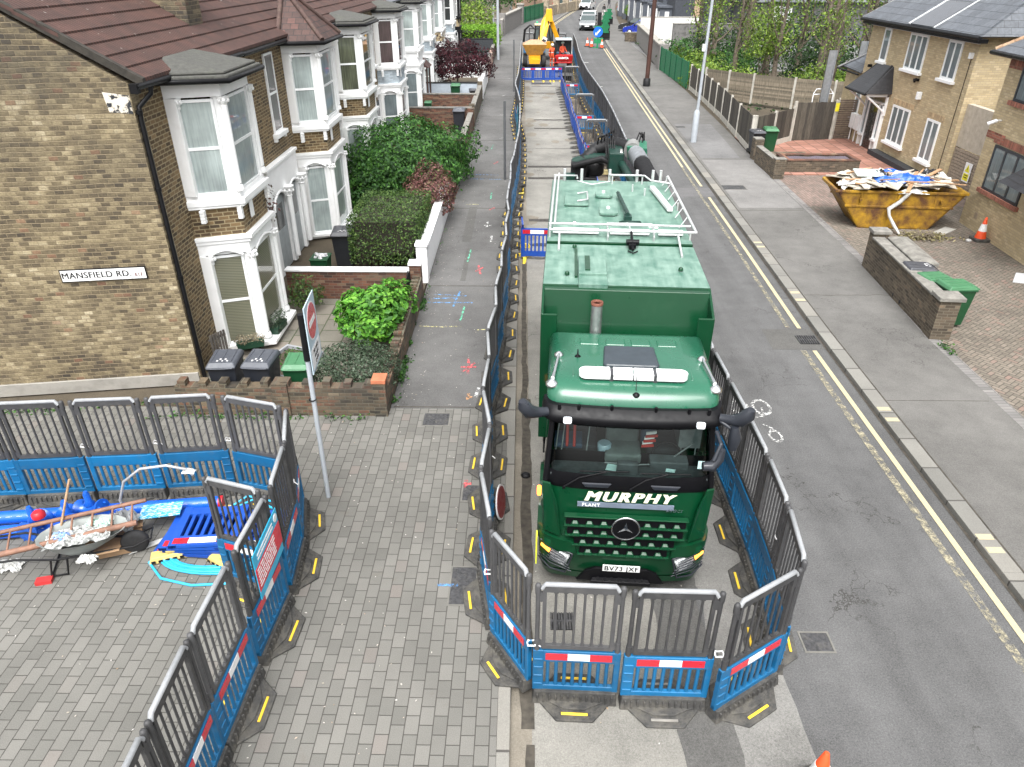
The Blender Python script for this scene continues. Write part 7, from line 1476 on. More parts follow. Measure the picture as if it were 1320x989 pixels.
for (P0, P1, h, lab) in (((11.7, 55.6), (11.5, 65.8), 1.75, 'green steel palisade fence on the right pavement'), ((-.4, 117), (3.2, 131.5), 2.1, 'green steel fence in the far left distance')):
    t = thing('green_fence', lab, 'fence', (*P0, .1)); a = Vector((P1[0]-P0[0], P1[1]-P0[1], 0)); L = a.length; M = Matrix.Rotation(math.atan2(a.y, a.x), 4, 'Z'); b = MB(); x = 0
    while x < L: b.box(x, x+.13, -.01, .01, .03, h, M); x += .145
    obj('pales', b, GF, t); b = MB(); n = 5
    for i in range(n+1): b.box(L*i/n-.06, L*i/n+.06, -.07, .05, 0, h+.05, M)
    for z in (.3, h-.25): b.box(0, L, -.05, -.011, z, z+.06, M)
    obj('post', b, pm('darker_green_steel', (.004, .08, .035), .5), t)
# far right wall + yard
t = thing('yard_wall', 'long grey rendered wall with broad coping beside the right pavement', 'wall', (11.7, 66.2, .1)); P0, P1 = Vector((0, 0, 0)), Vector((1.3, 24, 0)); M = Matrix.Rotation(math.atan2(24, 1.3), 4, 'Z'); b = MB(); b.box(0, 24, -.2, .2, 0, 1.75, M); b.box(-.3, .3, -.4, .3, 0, 1.95, M); obj('render', b, pm('grey_render', (.2, .19, .18), .9, nv=.15, dirt=.3), t); b = MB(); b.prism([(p.x, p.y, p.z) for p in [M @ Vector(q) for q in ((0, -.3, 1.76), (24, -.3, 1.76), (24, .3, 1.76), (0, .3, 1.76))]], (0, 0, .12)); obj('coping', b, CONC, t)
wall_thing('yard_wall', 'low dark brick wall stub at the entrance of the parking yard', [(11.6, 14.0, 90.6, 91.2, .1, 1.0)], GREYB, capm=STONEG)
wall_thing('yard_wall', 'white rendered wall behind the grey yard wall', [(12.9, 19.2, 88.5, 88.8, 0, 2.7)], pm('white_yard_wall', (.62, .61, .58), .7, nv=.06, dirt=.15), capm=CONC)
wall_thing('stone_wall', 'rough grey stone wall behind the shrubs', [(15.5, 24, 83, 83.5, 0, 2.4)], pm('rubble_stone', (.16, .155, .15), .95, nv=.5, ns=3, bump=.8, bs=6, dirt=.4, dcol=(.07, .07, .06)), capm=STONEG)
t = thing('dark_house', 'dark painted terraced houses with white window frames in the right distance', 'house', (17.3, 93, 0)); b = MB(); b.box(0, 12, 0, 50, 0, 9); obj('wall', b, pm('charcoal_render', (.045, .05, .06), .8, nv=.2), t)
b = MB()
for k in range(7):
    y = 1.5+k*6.8; b.plan([(0, y), (-1.3, y+.7), (-1.3, y+2.6), (0, y+3.3)], 0, 3.3); b.plan([(0, y-.2), (-1.5, y+.6), (-1.5, y+2.8), (0, y+3.5)], 3.3, 3.5); b.box(-.5, 0, y+3.6, y+3.9, 0, 4.0)
obj('bay', b, pm('slate_blue_paint', (.09, .1, .12), .7, nv=.2), t); b = MB()
for k in range(7):
    y = 1.5+k*6.8; b.box(-1.34, -1.3, y+.9, y+1.3, .8, 2.9); b.box(-1.34, -1.3, y+2.0, y+2.4, .8, 2.9); b.prism([(-.3, y+.14, .8), (-.75, y+.38, .8), (-.75, y+.38, 2.9), (-.3, y+.14, 2.9)], (0, -.04, 0)); b.box(-.04, 0, y+4.6, y+5.5, 3.9, 5.6)
obj('window', b, WHITEF, t); b = MB(); b.box(2.2, 3.1, -.06, -.002, 0, 9); b.box(3.1, 3.25, -.08, -.003, 0, 9); obj('brick_pier', b, pm('pinkish_brick', (.42, .3, .2), .8, nv=.1), t)
# left distance
wall_thing('boundary_wall', 'tall grey rendered wall with sloping coping in the left distance', [(-2.75, -2.45, 96, 100, .1, 1.9)], pm('grey_render', (.2, .19, .18), .9), capm=CONC)
t = thing('boundary_wall', 'grey rendered wall following the bend of the left pavement', 'wall', (-2.6, 99, .1)); a = Vector((2.2, 18, 0)); M = Matrix.Rotation(math.atan2(a.y, a.x), 4, 'Z'); b = MB(); b.box(0, a.length, -.2, .2, 0, 2.0, M); b.box(-.4, .4, -.4, .4, 0, 2.4, M); b.box(a.length-.5, a.length+.4, -.45, .45, 0, 2.5, M); obj('render', b, pm('grey_render', (.2, .19, .18), .9), t); b = MB(); b.box(.4, a.length-.5, -.3, .3, 2.001, 2.15, M); b.box(a.length-.6, a.length+.5, -.5, .5, 2.501, 2.65, M); obj('coping', b, CONC, t)
t = thing('boundary_wall', 'long low grey wall beyond the yellow-green hedge', 'wall', (-12, 100, 0)); b = MB(); b.box(0, 9.3, 0, .3, 0, 1.8); obj('render', b, pm('grey_render', (.2, .19, .18), .9), t); b = MB(); b.box(0, 9.3, -.08, .38, 1.801, 1.9); obj('coping', b, CONC, t)
t = thing('stone_wall', 'rubble stone garden wall beyond the far green fence', 'wall', (3.6, 133, .1)); a = Vector((8.5, 27, 0)); M = Matrix.Rotation(math.atan2(a.y, a.x), 4, 'Z'); b = MB(); b.box(0, a.length, -.3, .3, 0, 1.5, M)
for k in range(5): b.box(k*6.5, k*6.5+.7, -.5, .5, 0, 2.4, M)
obj('stonework', b, pm('tan_stone', (.3, .25, .18), .9, nv=.4, ns=2), t)
t = thing('far_house', 'far building with pale base beyond the stone wall on the left', 'house', (-2, 150, 0)); b = MB(); b.box(0, 8, 0, 14, 0, 9); obj('wall', b, pm('far_brick', (.25, .17, .12), .9, nv=.2), t)
b = MB(); b.box(0, .12, 0, .12, 0, 1.0)
# poles and lamps
def column(name, label, x, y, z, h, r0, r1, m, base=None, lean=(0, 0), basem=None, cat='lamp post'):
    t = thing(name, label, cat, (x, y, z)); b = MB(); z0 = base[1] if base else 0; b.cyl((lean[0]*z0, lean[1]*z0, z0), (lean[0]*h, lean[1]*h, h), r0, r1, n=12); obj('shaft', b, m, t)
    if base: b = MB(); b.lathe([(base[0], 0), (base[0], base[1]-.1), (base[0]*.75, base[1]), (r0, base[1]+.05)], (0, 0, 0), 14); obj('base', b, basem or m, t)
    return t
GREYC = pm('grey_painted_column', (.36, .39, .42), .5, nv=.08, dirt=.1)
t = column('lamp_column', 'grey lamp column with thick base on the right pavement', 8.65, 37.8, .1, 9, .075, .06, GREYC, (.15, 1.5), (.012, 0)); b = MB(); b.box(-.12, .0, -.08, .08, 4.2, 4.5); obj('control_box', b, WHITEF, t)
column('lamp_column', 'slim grey column at the left pavement edge in the distance', -2.3, 73, .1, 9, .13, .1, GREYC, None)
column('steel_post', 'thin pale post in front of the far left wall', -3.4, 92, .1, 3.6, .07, .07, GREYC, None, cat='post')
t = column('telegraph_pole', 'tall dark brown painted pole on the right pavement', 9.05, 56.7, .1, 9, .16, .14, pm('brown_pole', (.06, .025, .018), .55, nv=.25, ns=2), None, (.01, 0), cat='pole'); b = MB(); b.lathe([(.26, 0), (.26, .5), (.2, .55)], (0, 0, 0), 12); obj('base', b, BLACKM, t)
column('steel_post', 'thin dark post standing on the left pavement by the far barriers', -.62, 54, .1, 3.3, .045, .045, pm('dark_post', (.08, .085, .09), .6), None, cat='post'); 
t = column('steel_post', 'grey post rising from the left pavement beside the barrier row behind the truck', -.72, 30.4, .1, 3.1, .05, .05, pm('dark_post', (.08, .085, .09), .6), None, cat='post')
# no entry sign
t = thing('road_sign', 'grey post with no entry sign and white plate at the pavement corner', 'road sign', (-3.27, 9.62, .1), 0)
b = MB(); b.cyl((0, 0, 0), (.02, 0, 2.65), .038, n=12); obj('post', b, GREYC, t); b = MB(); b.cyl((.02, 0, 2.65), (.024, 0, 3.35), .05, n=12); b.cyl((.024, 0, 3.351), (.024, 0, 3.42), .055, n=12); obj('black_sleeve', b, BLACKP, t)
b = MB(); b.tube([(.05*math.cos(6.28*i/12), .05*math.sin(6.28*i/12), 1.95) for i in range(12)], .012, 5, True); obj('clip', b, BLACKP, t)
Ms = Matrix.Translation((.07, .3, 2.98)) @ Matrix.Rotation(R(94), 4, 'Z')
b = MB(); b.box(-.36, .36, -.008, .008, -.55, .55, Ms); sg = obj('backing_plate', b, pm('pale_blue_sign_back', (.42, .52, .58), .5, nv=.05), t)
b = MB(); b.lathe([(.3, 0), (.3, .004)], (0, 0, 0), 28, Ms @ Matrix.Translation((0, -.009, .2)) @ Matrix.Rotation(R(90), 4, 'X')); obj('white_ring', b, WHR, sg); b = MB(); b.lathe([(.275, 0), (.275, .004)], (0, 0, 0), 28, Ms @ Matrix.Translation((0, -.0135, .2)) @ Matrix.Rotation(R(90), 4, 'X')); obj('red_disc', b, REDR, sg); b = MB(); b.box(-.2, .2, -.0205, -.018, .155, .245, Ms); obj('white_bar', b, WHR, sg)
b = MB(); b.box(-.3, .3, -.012, -.0085, -.5, -.18, Ms); obj('white_plate', b, WHR, sg)
for q, s_ in ((-.25, 'No entry'), (-.34, 'except'), (-.43, 'cycles')): tx = text_mb(s_, .1, .001, .001); obj('lettering', xf(tx, Ms @ Matrix.Translation((0, -.0135, q)) @ RX), BLACKM, sg)
# ------------------------------------------------------------------ woods on the right
trees = [(14.2, 61, 8.5, .2, 2.6, 16, 1500, .2, LF_SPRING), (15.6, 58, 9, .22, 2.4, 16, 900, .18, LF_SPRING), (17.5, 55, 9, .2, 2.6, 18, 1900, .2, LF_SPRING), (18.6, 60, 9, .28, 2.5, 16, 500, .18, LF_SPRING), (20.5, 53, 9, .2, 2.4, 18, 1200, .18, LF_SPRING), (21.5, 57, 9, .3, 3.0, 18, 600, .2, LF_SPRING), (23.5, 54, 9, .25, 3.0, 18, 700, .2, LF_SPRING), (16.4, 68, 9, .25, 3, 16, 900, .22, LF_SPRING), (19.5, 70, 9, .25, 3.2, 16, 900, .22, LF_SPRING), (23, 66, 9, .3, 3.2, 16, 900, .24, LF_SPRING), (26, 61, 9, .3, 3.4, 16, 900, .24, LF_SPRING), (27.5, 70, 9, .3, 3.5, 16, 900, .24, LF_SPRING), (17, 77, 9, .25, 3, 14, 900, .24, LF_SPRING), (22, 78, 9, .3, 3.4, 14, 900, .26, LF_SPRING), (19.6, 49.5, 7.5, .15, 2.0, 14, 900, .16, LF_SPRING), (31, 66, 9, .3, 3.5, 14, 700, .26, LF_IVY), (30, 56, 9, .3, 3.2, 14, 900, .24, LF_SPRING)]
desc = ['slender twin tree nearest the green fence with fresh leaves', 'tall straight trunk beside the lamp column in the photo', 'bushy tree thick with yellow-green spring leaves', 'thick grey-brown trunk with few leaves in the middle of the wood', 'slim leaning tree behind the pale lap fence', 'forked bare tree behind the steel posts', 'ivy-clad tree near the slate roofed house', 'mid distance tree behind the stone wall shrubs', 'thin leafy tree far back in the wood', 'ivy-covered trunk far back in the wood', 'large tree at the back of the wood above the house wing', 'far tree behind the house roof', 'small far tree by the dark houses', 'far bare tree in the middle distance', 'young tree close behind the steel channel posts', 'dark evergreen at the back right of the wood', 'leafy tree right behind the slate roofed house']
for i, (a, d_) in enumerate(zip(trees, desc)): a = (*a[:6], int(a[6]*.75), *a[7:]); tree('tree', d_, (a[0], a[1], 0), *a[2:9], i+20, ivy=(900 if i in (3, 6, 9, 12, 13) else 250 if i % 2 else 0), group='trees of the wood on the right', start=.18, clump=.6)
for i, (c, r, n, sz, m, lab) in enumerate((((13.6, 60, .8), (1.8, 5.0, 1.2), 3000, .2, LF_SPRING, 'light green brambles behind the green palisade fence'), ((13.4, 68, .9), (1.6, 3.2, 1.4), 1800, .22, LF_MID, 'dark shrub behind the corner of the grey yard wall'), ((14.5, 54.0, .7), (2.0, 2.2, 1.0), 2200, .18, LF_SPRING, 'yellow-green shrub behind the lap fence'), ((17, 64, .8), (2.6, 3, 1.3), 2600, .22, LF_MID, 'leafy undergrowth in the middle of the wood'), ((20, 51.5, .9), (2.2, 1.8, 1.3), 2600, .18, LF_SPRING, 'bright shrub behind the lap fence by the steel post'), ((23, 60, 1.0), (3, 3, 1.8), 2600, .24, LF_IVY, 'dark ivy mass at the foot of the trees'), ((26, 52, 1.0), (3, 2.5, 1.6), 2200, .22, LF_MID, 'green shrub behind the house wing'), ((18, 74, 1.0), (3.5, 3, 1.8), 2400, .26, LF_IVY, 'dark undergrowth before the stone wall'), ((26, 74, 1.5), (5, 4, 3), 3200, .32, LF_IVY, 'dark green thicket closing the wood at the back'), ((17.2, 56.5, 3.0), (1.5, 1.5, 2.3), 3000, .17, LF_SPRING, 'tall yellow-green spring foliage beside the bare trunks'))):
    bush('wood_shrub', lab, 'shrub', c, r, n, sz, m, lump=.4, group='shrubs of the wood on the right')
fl = MB(); pts = []
for _ in range(5000): x, y = random.uniform(12.4, 40), random.uniform(46, 90); pts.append(((x, y, .08+abs(random.gauss(0, .15))), (0, 0, 1)))
leaf_quads(fl, pts, .3, .5, .6); stuff('undergrowth', fl, LF_IVY, 'low ivy and undergrowth covering the ground of the wood', 'undergrowth')
t = thing('far_building', 'dark roofed building with pale window seen through the trees', 'building', (24, 88, 0)); b = MB(); b.box(0, 16, 0, 8, 0, 4.2); obj('wall', b, pm('dark_far_wall', (.1, .1, .105), .9, nv=.3), t); b = MB(); b.prism([(-.5, -.5, 4.2), (16.5, -.5, 4.2), (16.5, 4, 8), (-.5, 4, 8)], (0, 8, 0)); obj('roof', b, SLATE2, t); b = MB(); b.box(3, 5, -.05, 0, 2.2, 3.8); b.box(9, 10, -.05, 0, 2.2, 3.8); obj('window', b, WHITEF, t)
t = thing('brown_fence', 'brown timber fence glimpsed behind the house wing', 'fence', (20.5, 47, 0)); b = MB(); b.box(0, 8, 0, .05, 0, 2.6); obj('boards', b, pm('orange_brown_fence', (.2, .1, .05), .8, nv=.3), t)
for x0, y0, lab in ((-4.5, 104, 'tree'), (-9, 108, 'tree'), (-1.5, 128, 'tree'), (-7, 93, 'tree')): pass
for i, (x, y, hh, n, m, lab) in enumerate(((-6.0, 91, 4.2, 2200, LF_SPRING, 'pale green tree above the long low grey wall on the left'), (-8, 112, 7, 2600, LF_MID, 'dark tree behind the far left wall'), (-3.5, 121, 7, 2600, LF_MID, 'dark tree behind the far green fence'), (-1, 140, 7, 2200, LF_MID, 'dark tree by the far building on the left'), (-13, 104, 7, 2200, LF_IVY, 'dark tree at the far left behind the houses'), (2, 145, 7, 1800, LF_IVY, 'dark tree behind the stone garden wall'))):
    t = tree('tree', lab, (x, y, 0), hh, .2, 2.4, 12, 0, .3, m, 60+i, group='trees in the left distance', cat='tree'); b = MB(); leaf_quads(b, blob_pts((0, 0, hh*.55), (2.6, 2.6, hh*.45), n, .3, seed=i), .3); obj('crown', b, m, t)
for q in ((17.6, 126, 1.4, 2.0), (19.6, 132, 1.6, 2.2)):
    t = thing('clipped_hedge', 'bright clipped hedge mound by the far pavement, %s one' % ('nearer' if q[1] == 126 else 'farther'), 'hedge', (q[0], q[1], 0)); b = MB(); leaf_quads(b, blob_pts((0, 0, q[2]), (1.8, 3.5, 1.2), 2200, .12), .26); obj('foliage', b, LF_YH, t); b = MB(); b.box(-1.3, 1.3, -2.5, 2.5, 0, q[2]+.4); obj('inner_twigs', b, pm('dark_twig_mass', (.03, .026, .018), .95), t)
# ------------------------------------------------------------------ compound contents
PIPEB = pm('bright_blue_pipe', (.012, .11, .62), .3, nv=.08, dirt=.1, dcol=(.15, .2, .35)); CASTB = pm('blue_coated_casting', (.01, .1, .5), .3, coat=.5)
for i, (p0, p1, r, lab) in enumerate((((-10.8, 8.55, .22), (-5.0, 9.3, .22), .11, 'long blue water pipe nearest the rear barriers, red cap at its end'), ((-10.6, 8.15, .22), (-6.3, 8.82, .22), .105, 'shorter blue water pipe behind the wheelbarrow'))):
    t = thing('water_pipe', lab, 'pipe', (p0[0], p0[1], 0)); v = Vector(p1)-Vector((p0[0], p0[1], 0)); b = MB(); b.cyl((0, 0, p0[2]), v, r, n=20); obj('pipe', b, PIPEB, t); d_ = (v-Vector((0, 0, p0[2]))).normalized(); b = MB(); side = d_.cross(Vector((0, 0, 1))).normalized()
    L = v.length
    for k in range(int(L/.16)): 
        c = Vector((0, 0, p0[2]))+d_*(k*.16); off = (side*.75+Vector((0, 0, .66)))*r*1.004; b.add([c+off-Vector((0, 0, .006)), c+d_*.09+off-Vector((0, 0, .006)), c+d_*.09+off+Vector((0, 0, .006)), c+off+Vector((0, 0, .006))], [(0, 1, 2, 3)])
    obj('lettering', b, WHR, t)
    if i == 0: b = MB(); b.cyl(v, v+d_*.07, r*1.05, n=18); obj('end_cap', b, pm('red_cap', (.5, .02, .03), .4), t)
t = thing('valve_fitting', 'blue flanged valve fittings with a red cap, lying on the pipes', 'valve', (-7.3, 8.5, .42)); b = MB()
for (x, y, z, ry_) in ((-.25, 0, 0, 0), (.2, .15, .0, 40), (.45, .35, .02, 80)):
    M = Matrix.Translation((x, y, z)) @ Matrix.Rotation(R(ry_), 4, 'Z'); b.lathe([(.16, -.22), (.16, -.19), (.08, -.18), (.1, 0), (.08, .18), (.16, .19), (.16, .22)], (0, 0, 0), 14, M @ Matrix.Rotation(R(80), 4, 'X')); b.lathe([(.06, 0), (.09, .06), (.05, .12), (.05, .25), (.03, .3)], (0, 0, .05), 10, M)
    for k in range(6): a = k*1.047; b.cyl(tuple(M @ Vector((.13*math.cos(a), -.25, .13*math.sin(a)))), tuple(M @ Vector((.13*math.cos(a), -.17, .13*math.sin(a)))), .014, n=6)
obj('casting', b, CASTB, t); b = MB(); b.lathe([(.1, 0), (.1, .06), (.06, .1)], (-.1, -.05, .2), 14); obj('red_cap', b, pm('red_cap', (.5, .02, .03), .4), t)
t = thing('ladder', 'old reddish wooden ladder lying across the wheelbarrow', 'ladder', (-8.05, 7.72, .66), 0)
b = MB(); A0, A1 = Vector((-.2, .1, .0)), Vector((2.25, .95, .12)); off = Vector((.12, -.36, -.12)); LW = pm('old_red_timber', (.2, .105, .07), .7, nv=.25, ns=9)
b.tube([A0, A1], .035, 6); obj('stile', b, LW, t); b = MB(); b.tube([A0+off, A1+off-Vector((.12, .02, 0))], .045, 8); obj('stile', b, LW, t); b = MB()
for k in range(9): p = A0.lerp(A1, .06+k*.108); b.tube([p, p+off], .016, 6)
obj('rung', b, LW, t)
t = thing('wheelbarrow', 'wheelbarrow loaded with crumpled rubbish under the ladder', 'wheelbarrow', (-6.6, 8.05, .1), R(18)); b = MB()
ring_ = lambda z, sx, sy, cx=0: [(cx+sx*math.cos(a)*(1 if math.cos(a) > 0 else .9), sy*math.sin(a), z) for a in [6.283*i/16 for i in range(16)]]
loft(b, [ring_(.3, .3, .2), ring_(.42, .5, .28, .03), ring_(.55, .62, .33, .05), ring_(.57, .66, .36, .05)], cap0=True); obj('tray', b, pm('pale_grey_tray', (.25, .27, .26), .5, nv=.15, dirt=.3), t)
b = MB()
for s in (-1, 1): b.tube([(-1.1, s*.3, .52), (-.75, s*.3, .5), (-.3, s*.24, .32), (.75, s*.12, .2)], .018, 7); b.tube([(-.35, s*.25, .34), (-.42, s*.25, .04), (-.2, s*.25, .03), (-.15, s*.22, .3)], .016, 7)
b.tube([(.7, -.13, .2), (.98, -.13, .3), (.98, .13, .3), (.7, .13, .2)], .014, 6); b.tube([(-.42, -.25, .03), (-.42, .25, .03)], .014, 6); obj('frame', b, BLACKM, t)
b = MB(); b.lathe([(.1, -.05), (.17, -.055), (.2, -.03), (.2, .03), (.17, .055), (.1, .05)], (0, 0, 0), 20, Matrix.Translation((.72, 0, .2)) @ Matrix.Rotation(R(90), 4, 'X')); obj('wheel', b, TYRE, t)
b = crumple(.02, 0, .5, .44, .22, .07, 20, 8, .8, 5); obj_ = tag(obj('rubbish_load', b, pm('crumpled_rubbish', (.3, .31, .3), .6, nv=.9, ns=22), loc=(-6.6, 8.05, .1), rz=R(18)), 'crumpled sacks and wrappers heaped in the wheelbarrow', 'rubbish')
RC = {'w': WSACK, 'b': pm('blue_scrap', (.15, .25, .5), .5, nv=.3), 'g': pm('mint_scrap', (.4, .55, .48), .5), 'k': pm('brown_card', (.36, .23, .13), .75, nv=.15), 'd': pm('grey_sack', (.33, .34, .35), .5, nv=.3)}
for i, (x, y, z, rx, ry, h, k, lab) in enumerate(((-6.35, 7.75, .42, .13, .08, .06, 'w', 'white torn sack hanging over the near side of the wheelbarrow'), (-6.2, 8.55, .42, .22, .2, .16, 'd', 'grey crumpled sack at the upper end of the ladder'), (-7.0, 8.35, .4, .2, .14, .08, 'w', 'white crumpled paper behind the wheelbarrow tray'), (-6.75, 8.0, .62, .16, .1, .05, 'b', 'blue and white wrapper on the barrow load'), (-6.4, 8.3, .62, .18, .1, .05, 'g', 'mint green wrapper on the barrow load'), (-7.7, 7.9, .12, .2, .12, .07, 'w', 'white crumpled sheet at the left end of the ladder'), (-5.98, 8.42, .12, .14, .13, .14, 'w', 'ball of white paper by the cardboard box'))):
    tag(obj('wrapper', crumple(x, y, z, rx, ry, h, 12, i+3, .9, 4), RC[k]), lab, 'rubbish')
t = thing('cardboard_box', 'flattened brown cardboard box beside the barrow wheel', 'box', (-6.2, 8.35, .12), R(20)); b = MB(); b.box(-.3, .3, -.2, .2, 0, .14); b.box(-.32, .05, -.42, -.2, .1, .12, Matrix.Rotation(-.3, 4, 'X')); b.box(.02, .32, .2, .42, .12, .14, Matrix.Rotation(.25, 4, 'X')); b.box(-.5, -.3, -.2, .2, .12, .14, Matrix.Rotation(.4, 4, 'Y')); obj('card', b, RC['k'], t)
b = MB(); b.tube([(0, 0, 0), (.35, .18, .95)], .018, 7); tag(obj('broom_handle', b, WOOD, loc=(-7.0, 8.2, .45)), 'pale wooden handle sticking up from behind the ladder', 'handle')
b = MB(); b.box(-.1, .12, -.06, .06, 0, .06); tag(obj('red_box', b, pm('red_pack', (.45, .03, .03), .5), loc=(-7.0, 7.6, .1), rz=R(15)), 'small red and white pack on the paving under the ladder', 'box')
b = MB(); P_ = [(0, 0, .0), (-.05, .02, .5), (.1, .03, .85), (.4, .06, 1.08), (.8, .1, 1.12), (1.08, .14, 1.02), (1.15, .15, .9)]; b.tube(P_, .022, 8); tag(obj('bent_duct', b, pm('grey_conduit', (.4, .4, .41), .4, .3), loc=(-6.3, 8.85, .12)), 'grey bent conduit arching over the compound', 'conduit')
b = crumple(0, 0, 0, .1, .06, .06, 8, 2); tag(obj('white_rag', b, WSACK, loc=(-5.2, 9.0, 1.08)), 'white rag tied to the end of the bent conduit', 'rag')
# stack of deep blue barriers lying flat
PX = pm('deep_blue_plastic', (0.012, 0.06, 0.42))
for i in range(4):
    short_barrier(-5.55+.02*i+.1*(i % 2), 9.15-.03*i, R(-4+3*i), 'deep blue barrier lying flat, %s from the bottom of the left pile' % ordw(i+1), 'deep blue barriers piled in the compound', z=.16+.07*i, rx=R(90), feet=False)
for i in range(3):
    short_barrier(-4.75+.06*i, 9.2-.04*i, R(-8+4*i), 'deep blue barrier lying flat, %s from the bottom of the right pile' % ordw(i+1), 'deep blue barriers piled in the compound', z=.16+.07*i, rx=R(90), feet=False)
for i, (x, y, rz_) in enumerate(((-5.35, 8.15, 20), (-4.45, 8.0, -30), (-6.05, 9.05, 5), (-5.0, 9.3, -8))):
    t = thing('barrier_foot', ('yellow barrier foot lying tilted on the hose coil', 'yellow barrier foot beside the inner barrier', 'yellow foot strip by the bent conduit', 'yellow foot strip under the rear barriers')[i], 'barrier foot', (x, y, .12), R(rz_)); b = MB(); YP = pm('pale_yellow_plastic', (.55, .42, .14), .6, nv=.2, dirt=.3)
    if i < 2: b.hexa([(-.3, -.12, 0), (.3, -.12, 0), (.3, .12, 0), (-.3, .12, 0)], [(-.26, -.08, .09), (.26, -.08, .09), (.26, .08, .09), (-.26, .08, .09)]); b.prism([(-.05, -.05, .1), (.4, -.1, .1), (.0, .28, .1)], (0, 0, .05)); b.box(-.03, .03, .2, .5, .1, .14)
    else: b.box(-.22, .22, -.04, .04, 0, .04)
    obj('moulding', b, YP, t, .01)
    if i < 2: b = MB(); [b.box(-.26+k*.1, -.2+k*.1, -.125, -.119, .015, .06) for k in range(6)]; obj('slot', b, BLACKM, t)
b = MB()
for k in range(7):
    r = .42+.045*k; b.tube([(-4.75+.02*k+r*1.25*math.cos(a), 8.15+r*.55*math.sin(a), .13+.01*(k % 3)) for a in [6.283*i/30 for i in range(30)]], .018, 6, True)
b.tube([(-5.5, 8.3, .13), (-5.62, 8.0, .12), (-5.3, 7.68, .12), (-4.8, 7.55, .12), (-4.2, 7.6, .12)], .02, 7)
b.tube([(-4.9, 9.2, .12), (-4.6, 9.5, .2), (-4.1, 9.35, .2), (-3.8, 9.0, .15), (-4.0, 8.7, .15)], .02, 7); b.tube([(-4.8, 9.1, .2), (-4.4, 9.3, .3), (-4.0, 9.1, .25)], .02, 7)
tag(obj('hose_coil', b, pm('light_blue_hose', (.03, .38, .62), .35)), 'coil of light blue water hose on the paving', 'hose')
g = G('cyan_leaflet', .5); n = g.noise(18, 2, sc3=(1, 4, 1)); g.col(g.mix(g.mr(n, .52, .56), (.03, .3, .5), (.6, .7, .72)))
b = MB(); b.box(0, .62, 0, .34, 0, .012); tag(obj('loose_board', b, g.m, loc=(-6.0, 8.62, .42), rz=R(12)), 'cyan printed board lying beside the blue barrier pile', 'board')
b = MB(); b.prism([(0, 0, 0), (.5, .35, 0), (.55, .5, 0), (.1, .2, 0)], (0, 0, .01)); tag(obj('paper_sheet', b, WSACK, loc=(-6.0, 8.15, .13)), 'white sheet of paper beside the blue barrier pile', 'paper')
# sign lying on its edge left of the truck
t = thing('round_sign', 'dark red round sign leaning on the barriers beside the truck cab', 'sign', (-.32, 9.1, .45), 0); M = Matrix.Rotation(R(80), 4, 'Z') @ Matrix.Rotation(R(82), 4, 'X'); b = MB(); b.lathe([(.29, 0), (.29, .02)], (0, 0, 0), 24, M); obj('rim', b, WHR, t); b = MB(); b.lathe([(.26, 0), (.26, .006)], (0, 0, .021), 24, M); obj('disc', b, pm('dark_red_sign', (.2, .01, .015), .4), t)
b = MB(); b.lathe([(.07, 0), (.09, .03), (.05, .06)], (0, 0, 0), 10); tag(obj('rubber_lump', b, BLACKM, loc=(.1, 10.35, .012)), 'small black lump lying in the gutter beside the truck', 'lump')
b = MB(); [b.box(*q, 0, .03) for q in ((-.3, .3, -.4, -.3), (-.3, .3, .3, .4), (-.3, -.2, -.3, .3), (.2, .3, -.3, .3))]; tag(obj('yellow_frame', b, pm('yellow_frame', (.6, .5, .1), .6), loc=(-.22, 28.6, .11)), 'yellow square frame on the kerb behind the truck', 'frame')
# ------------------------------------------------------------------ machines and people in the distance
YEL_M = pm('machine_yellow', (.75, .36, .01), .4, nv=.08, dirt=.15, dcol=(.3, .16, .04)); RED_M = pm('machine_red', (.5, .015, .015), .4, nv=.08); CABG = pm('cab_glass', (.05, .07, .07), .08, coat=1); CABL = pm('cab_roof_pale', (.38, .46, .48), .4)
t = thing('site_dumper', 'yellow site dumper with full rusty skip behind the cross barriers', 'dumper', (1.0, 68.6, 0)); b = MB(); b.hexa([(-.65, -.75, 1.05), (.65, -.75, 1.05), (.65, .6, 1.05), (-.65, .6, 1.05)], [(-1.05, -1.0, 1.85), (1.05, -1.0, 1.85), (1.0, .9, 1.85), (-1.0, .9, 1.85)]); obj('hopper', b, pm('dumper_orange', (.4, .2, .035), .6, nv=.2, dirt=.3), t); b = MB(); b.hexa([(-1.0, -.95, 1.851), (1.0, -.95, 1.851), (.95, .85, 1.851), (-.95, .85, 1.851)], [(-.4, -.2, 2.15), (.4, -.2, 2.15), (.4, .3, 2.15), (-.4, .3, 2.15)]); obj('spoil_load', b, pm('sandy_spoil', (.42, .25, .15), .95, nv=.2), t)
b = MB(); b.box(-.5, .5, -.7, 1.6, .5, 1.05); b.box(-.45, .45, -.95, -.6, .35, .7); b.box(-.35, .35, .9, 1.7, 1.05, 1.6); obj('chassis', b, YEL_M, t)
for s in (-1, 1):
    for y in (-.5, 1.3): b = MB(); b.lathe([(.2, -.18), (.46, -.18), (.5, -.1), (.5, .1), (.46, .18), (.2, .18)], (0, 0, 0), 16, Matrix.Translation((s*.8, y, .5)) @ Matrix.Rotation(R(90), 4, 'Y')); obj('wheel', b, TYRE, t)
b = MB()
for s in (-1, 1): b.tube([(s*.45, 1.5, 1.0), (s*.45, 1.5, 2.9), (s*.45, .9, 3.0), (s*.45, .8, 1.6)], .04, 6)
b.tube([(-.45, 1.5, 2.9), (.45, 1.5, 2.9)], .04, 6); obj('roll_bar', b, BLACKM, t)
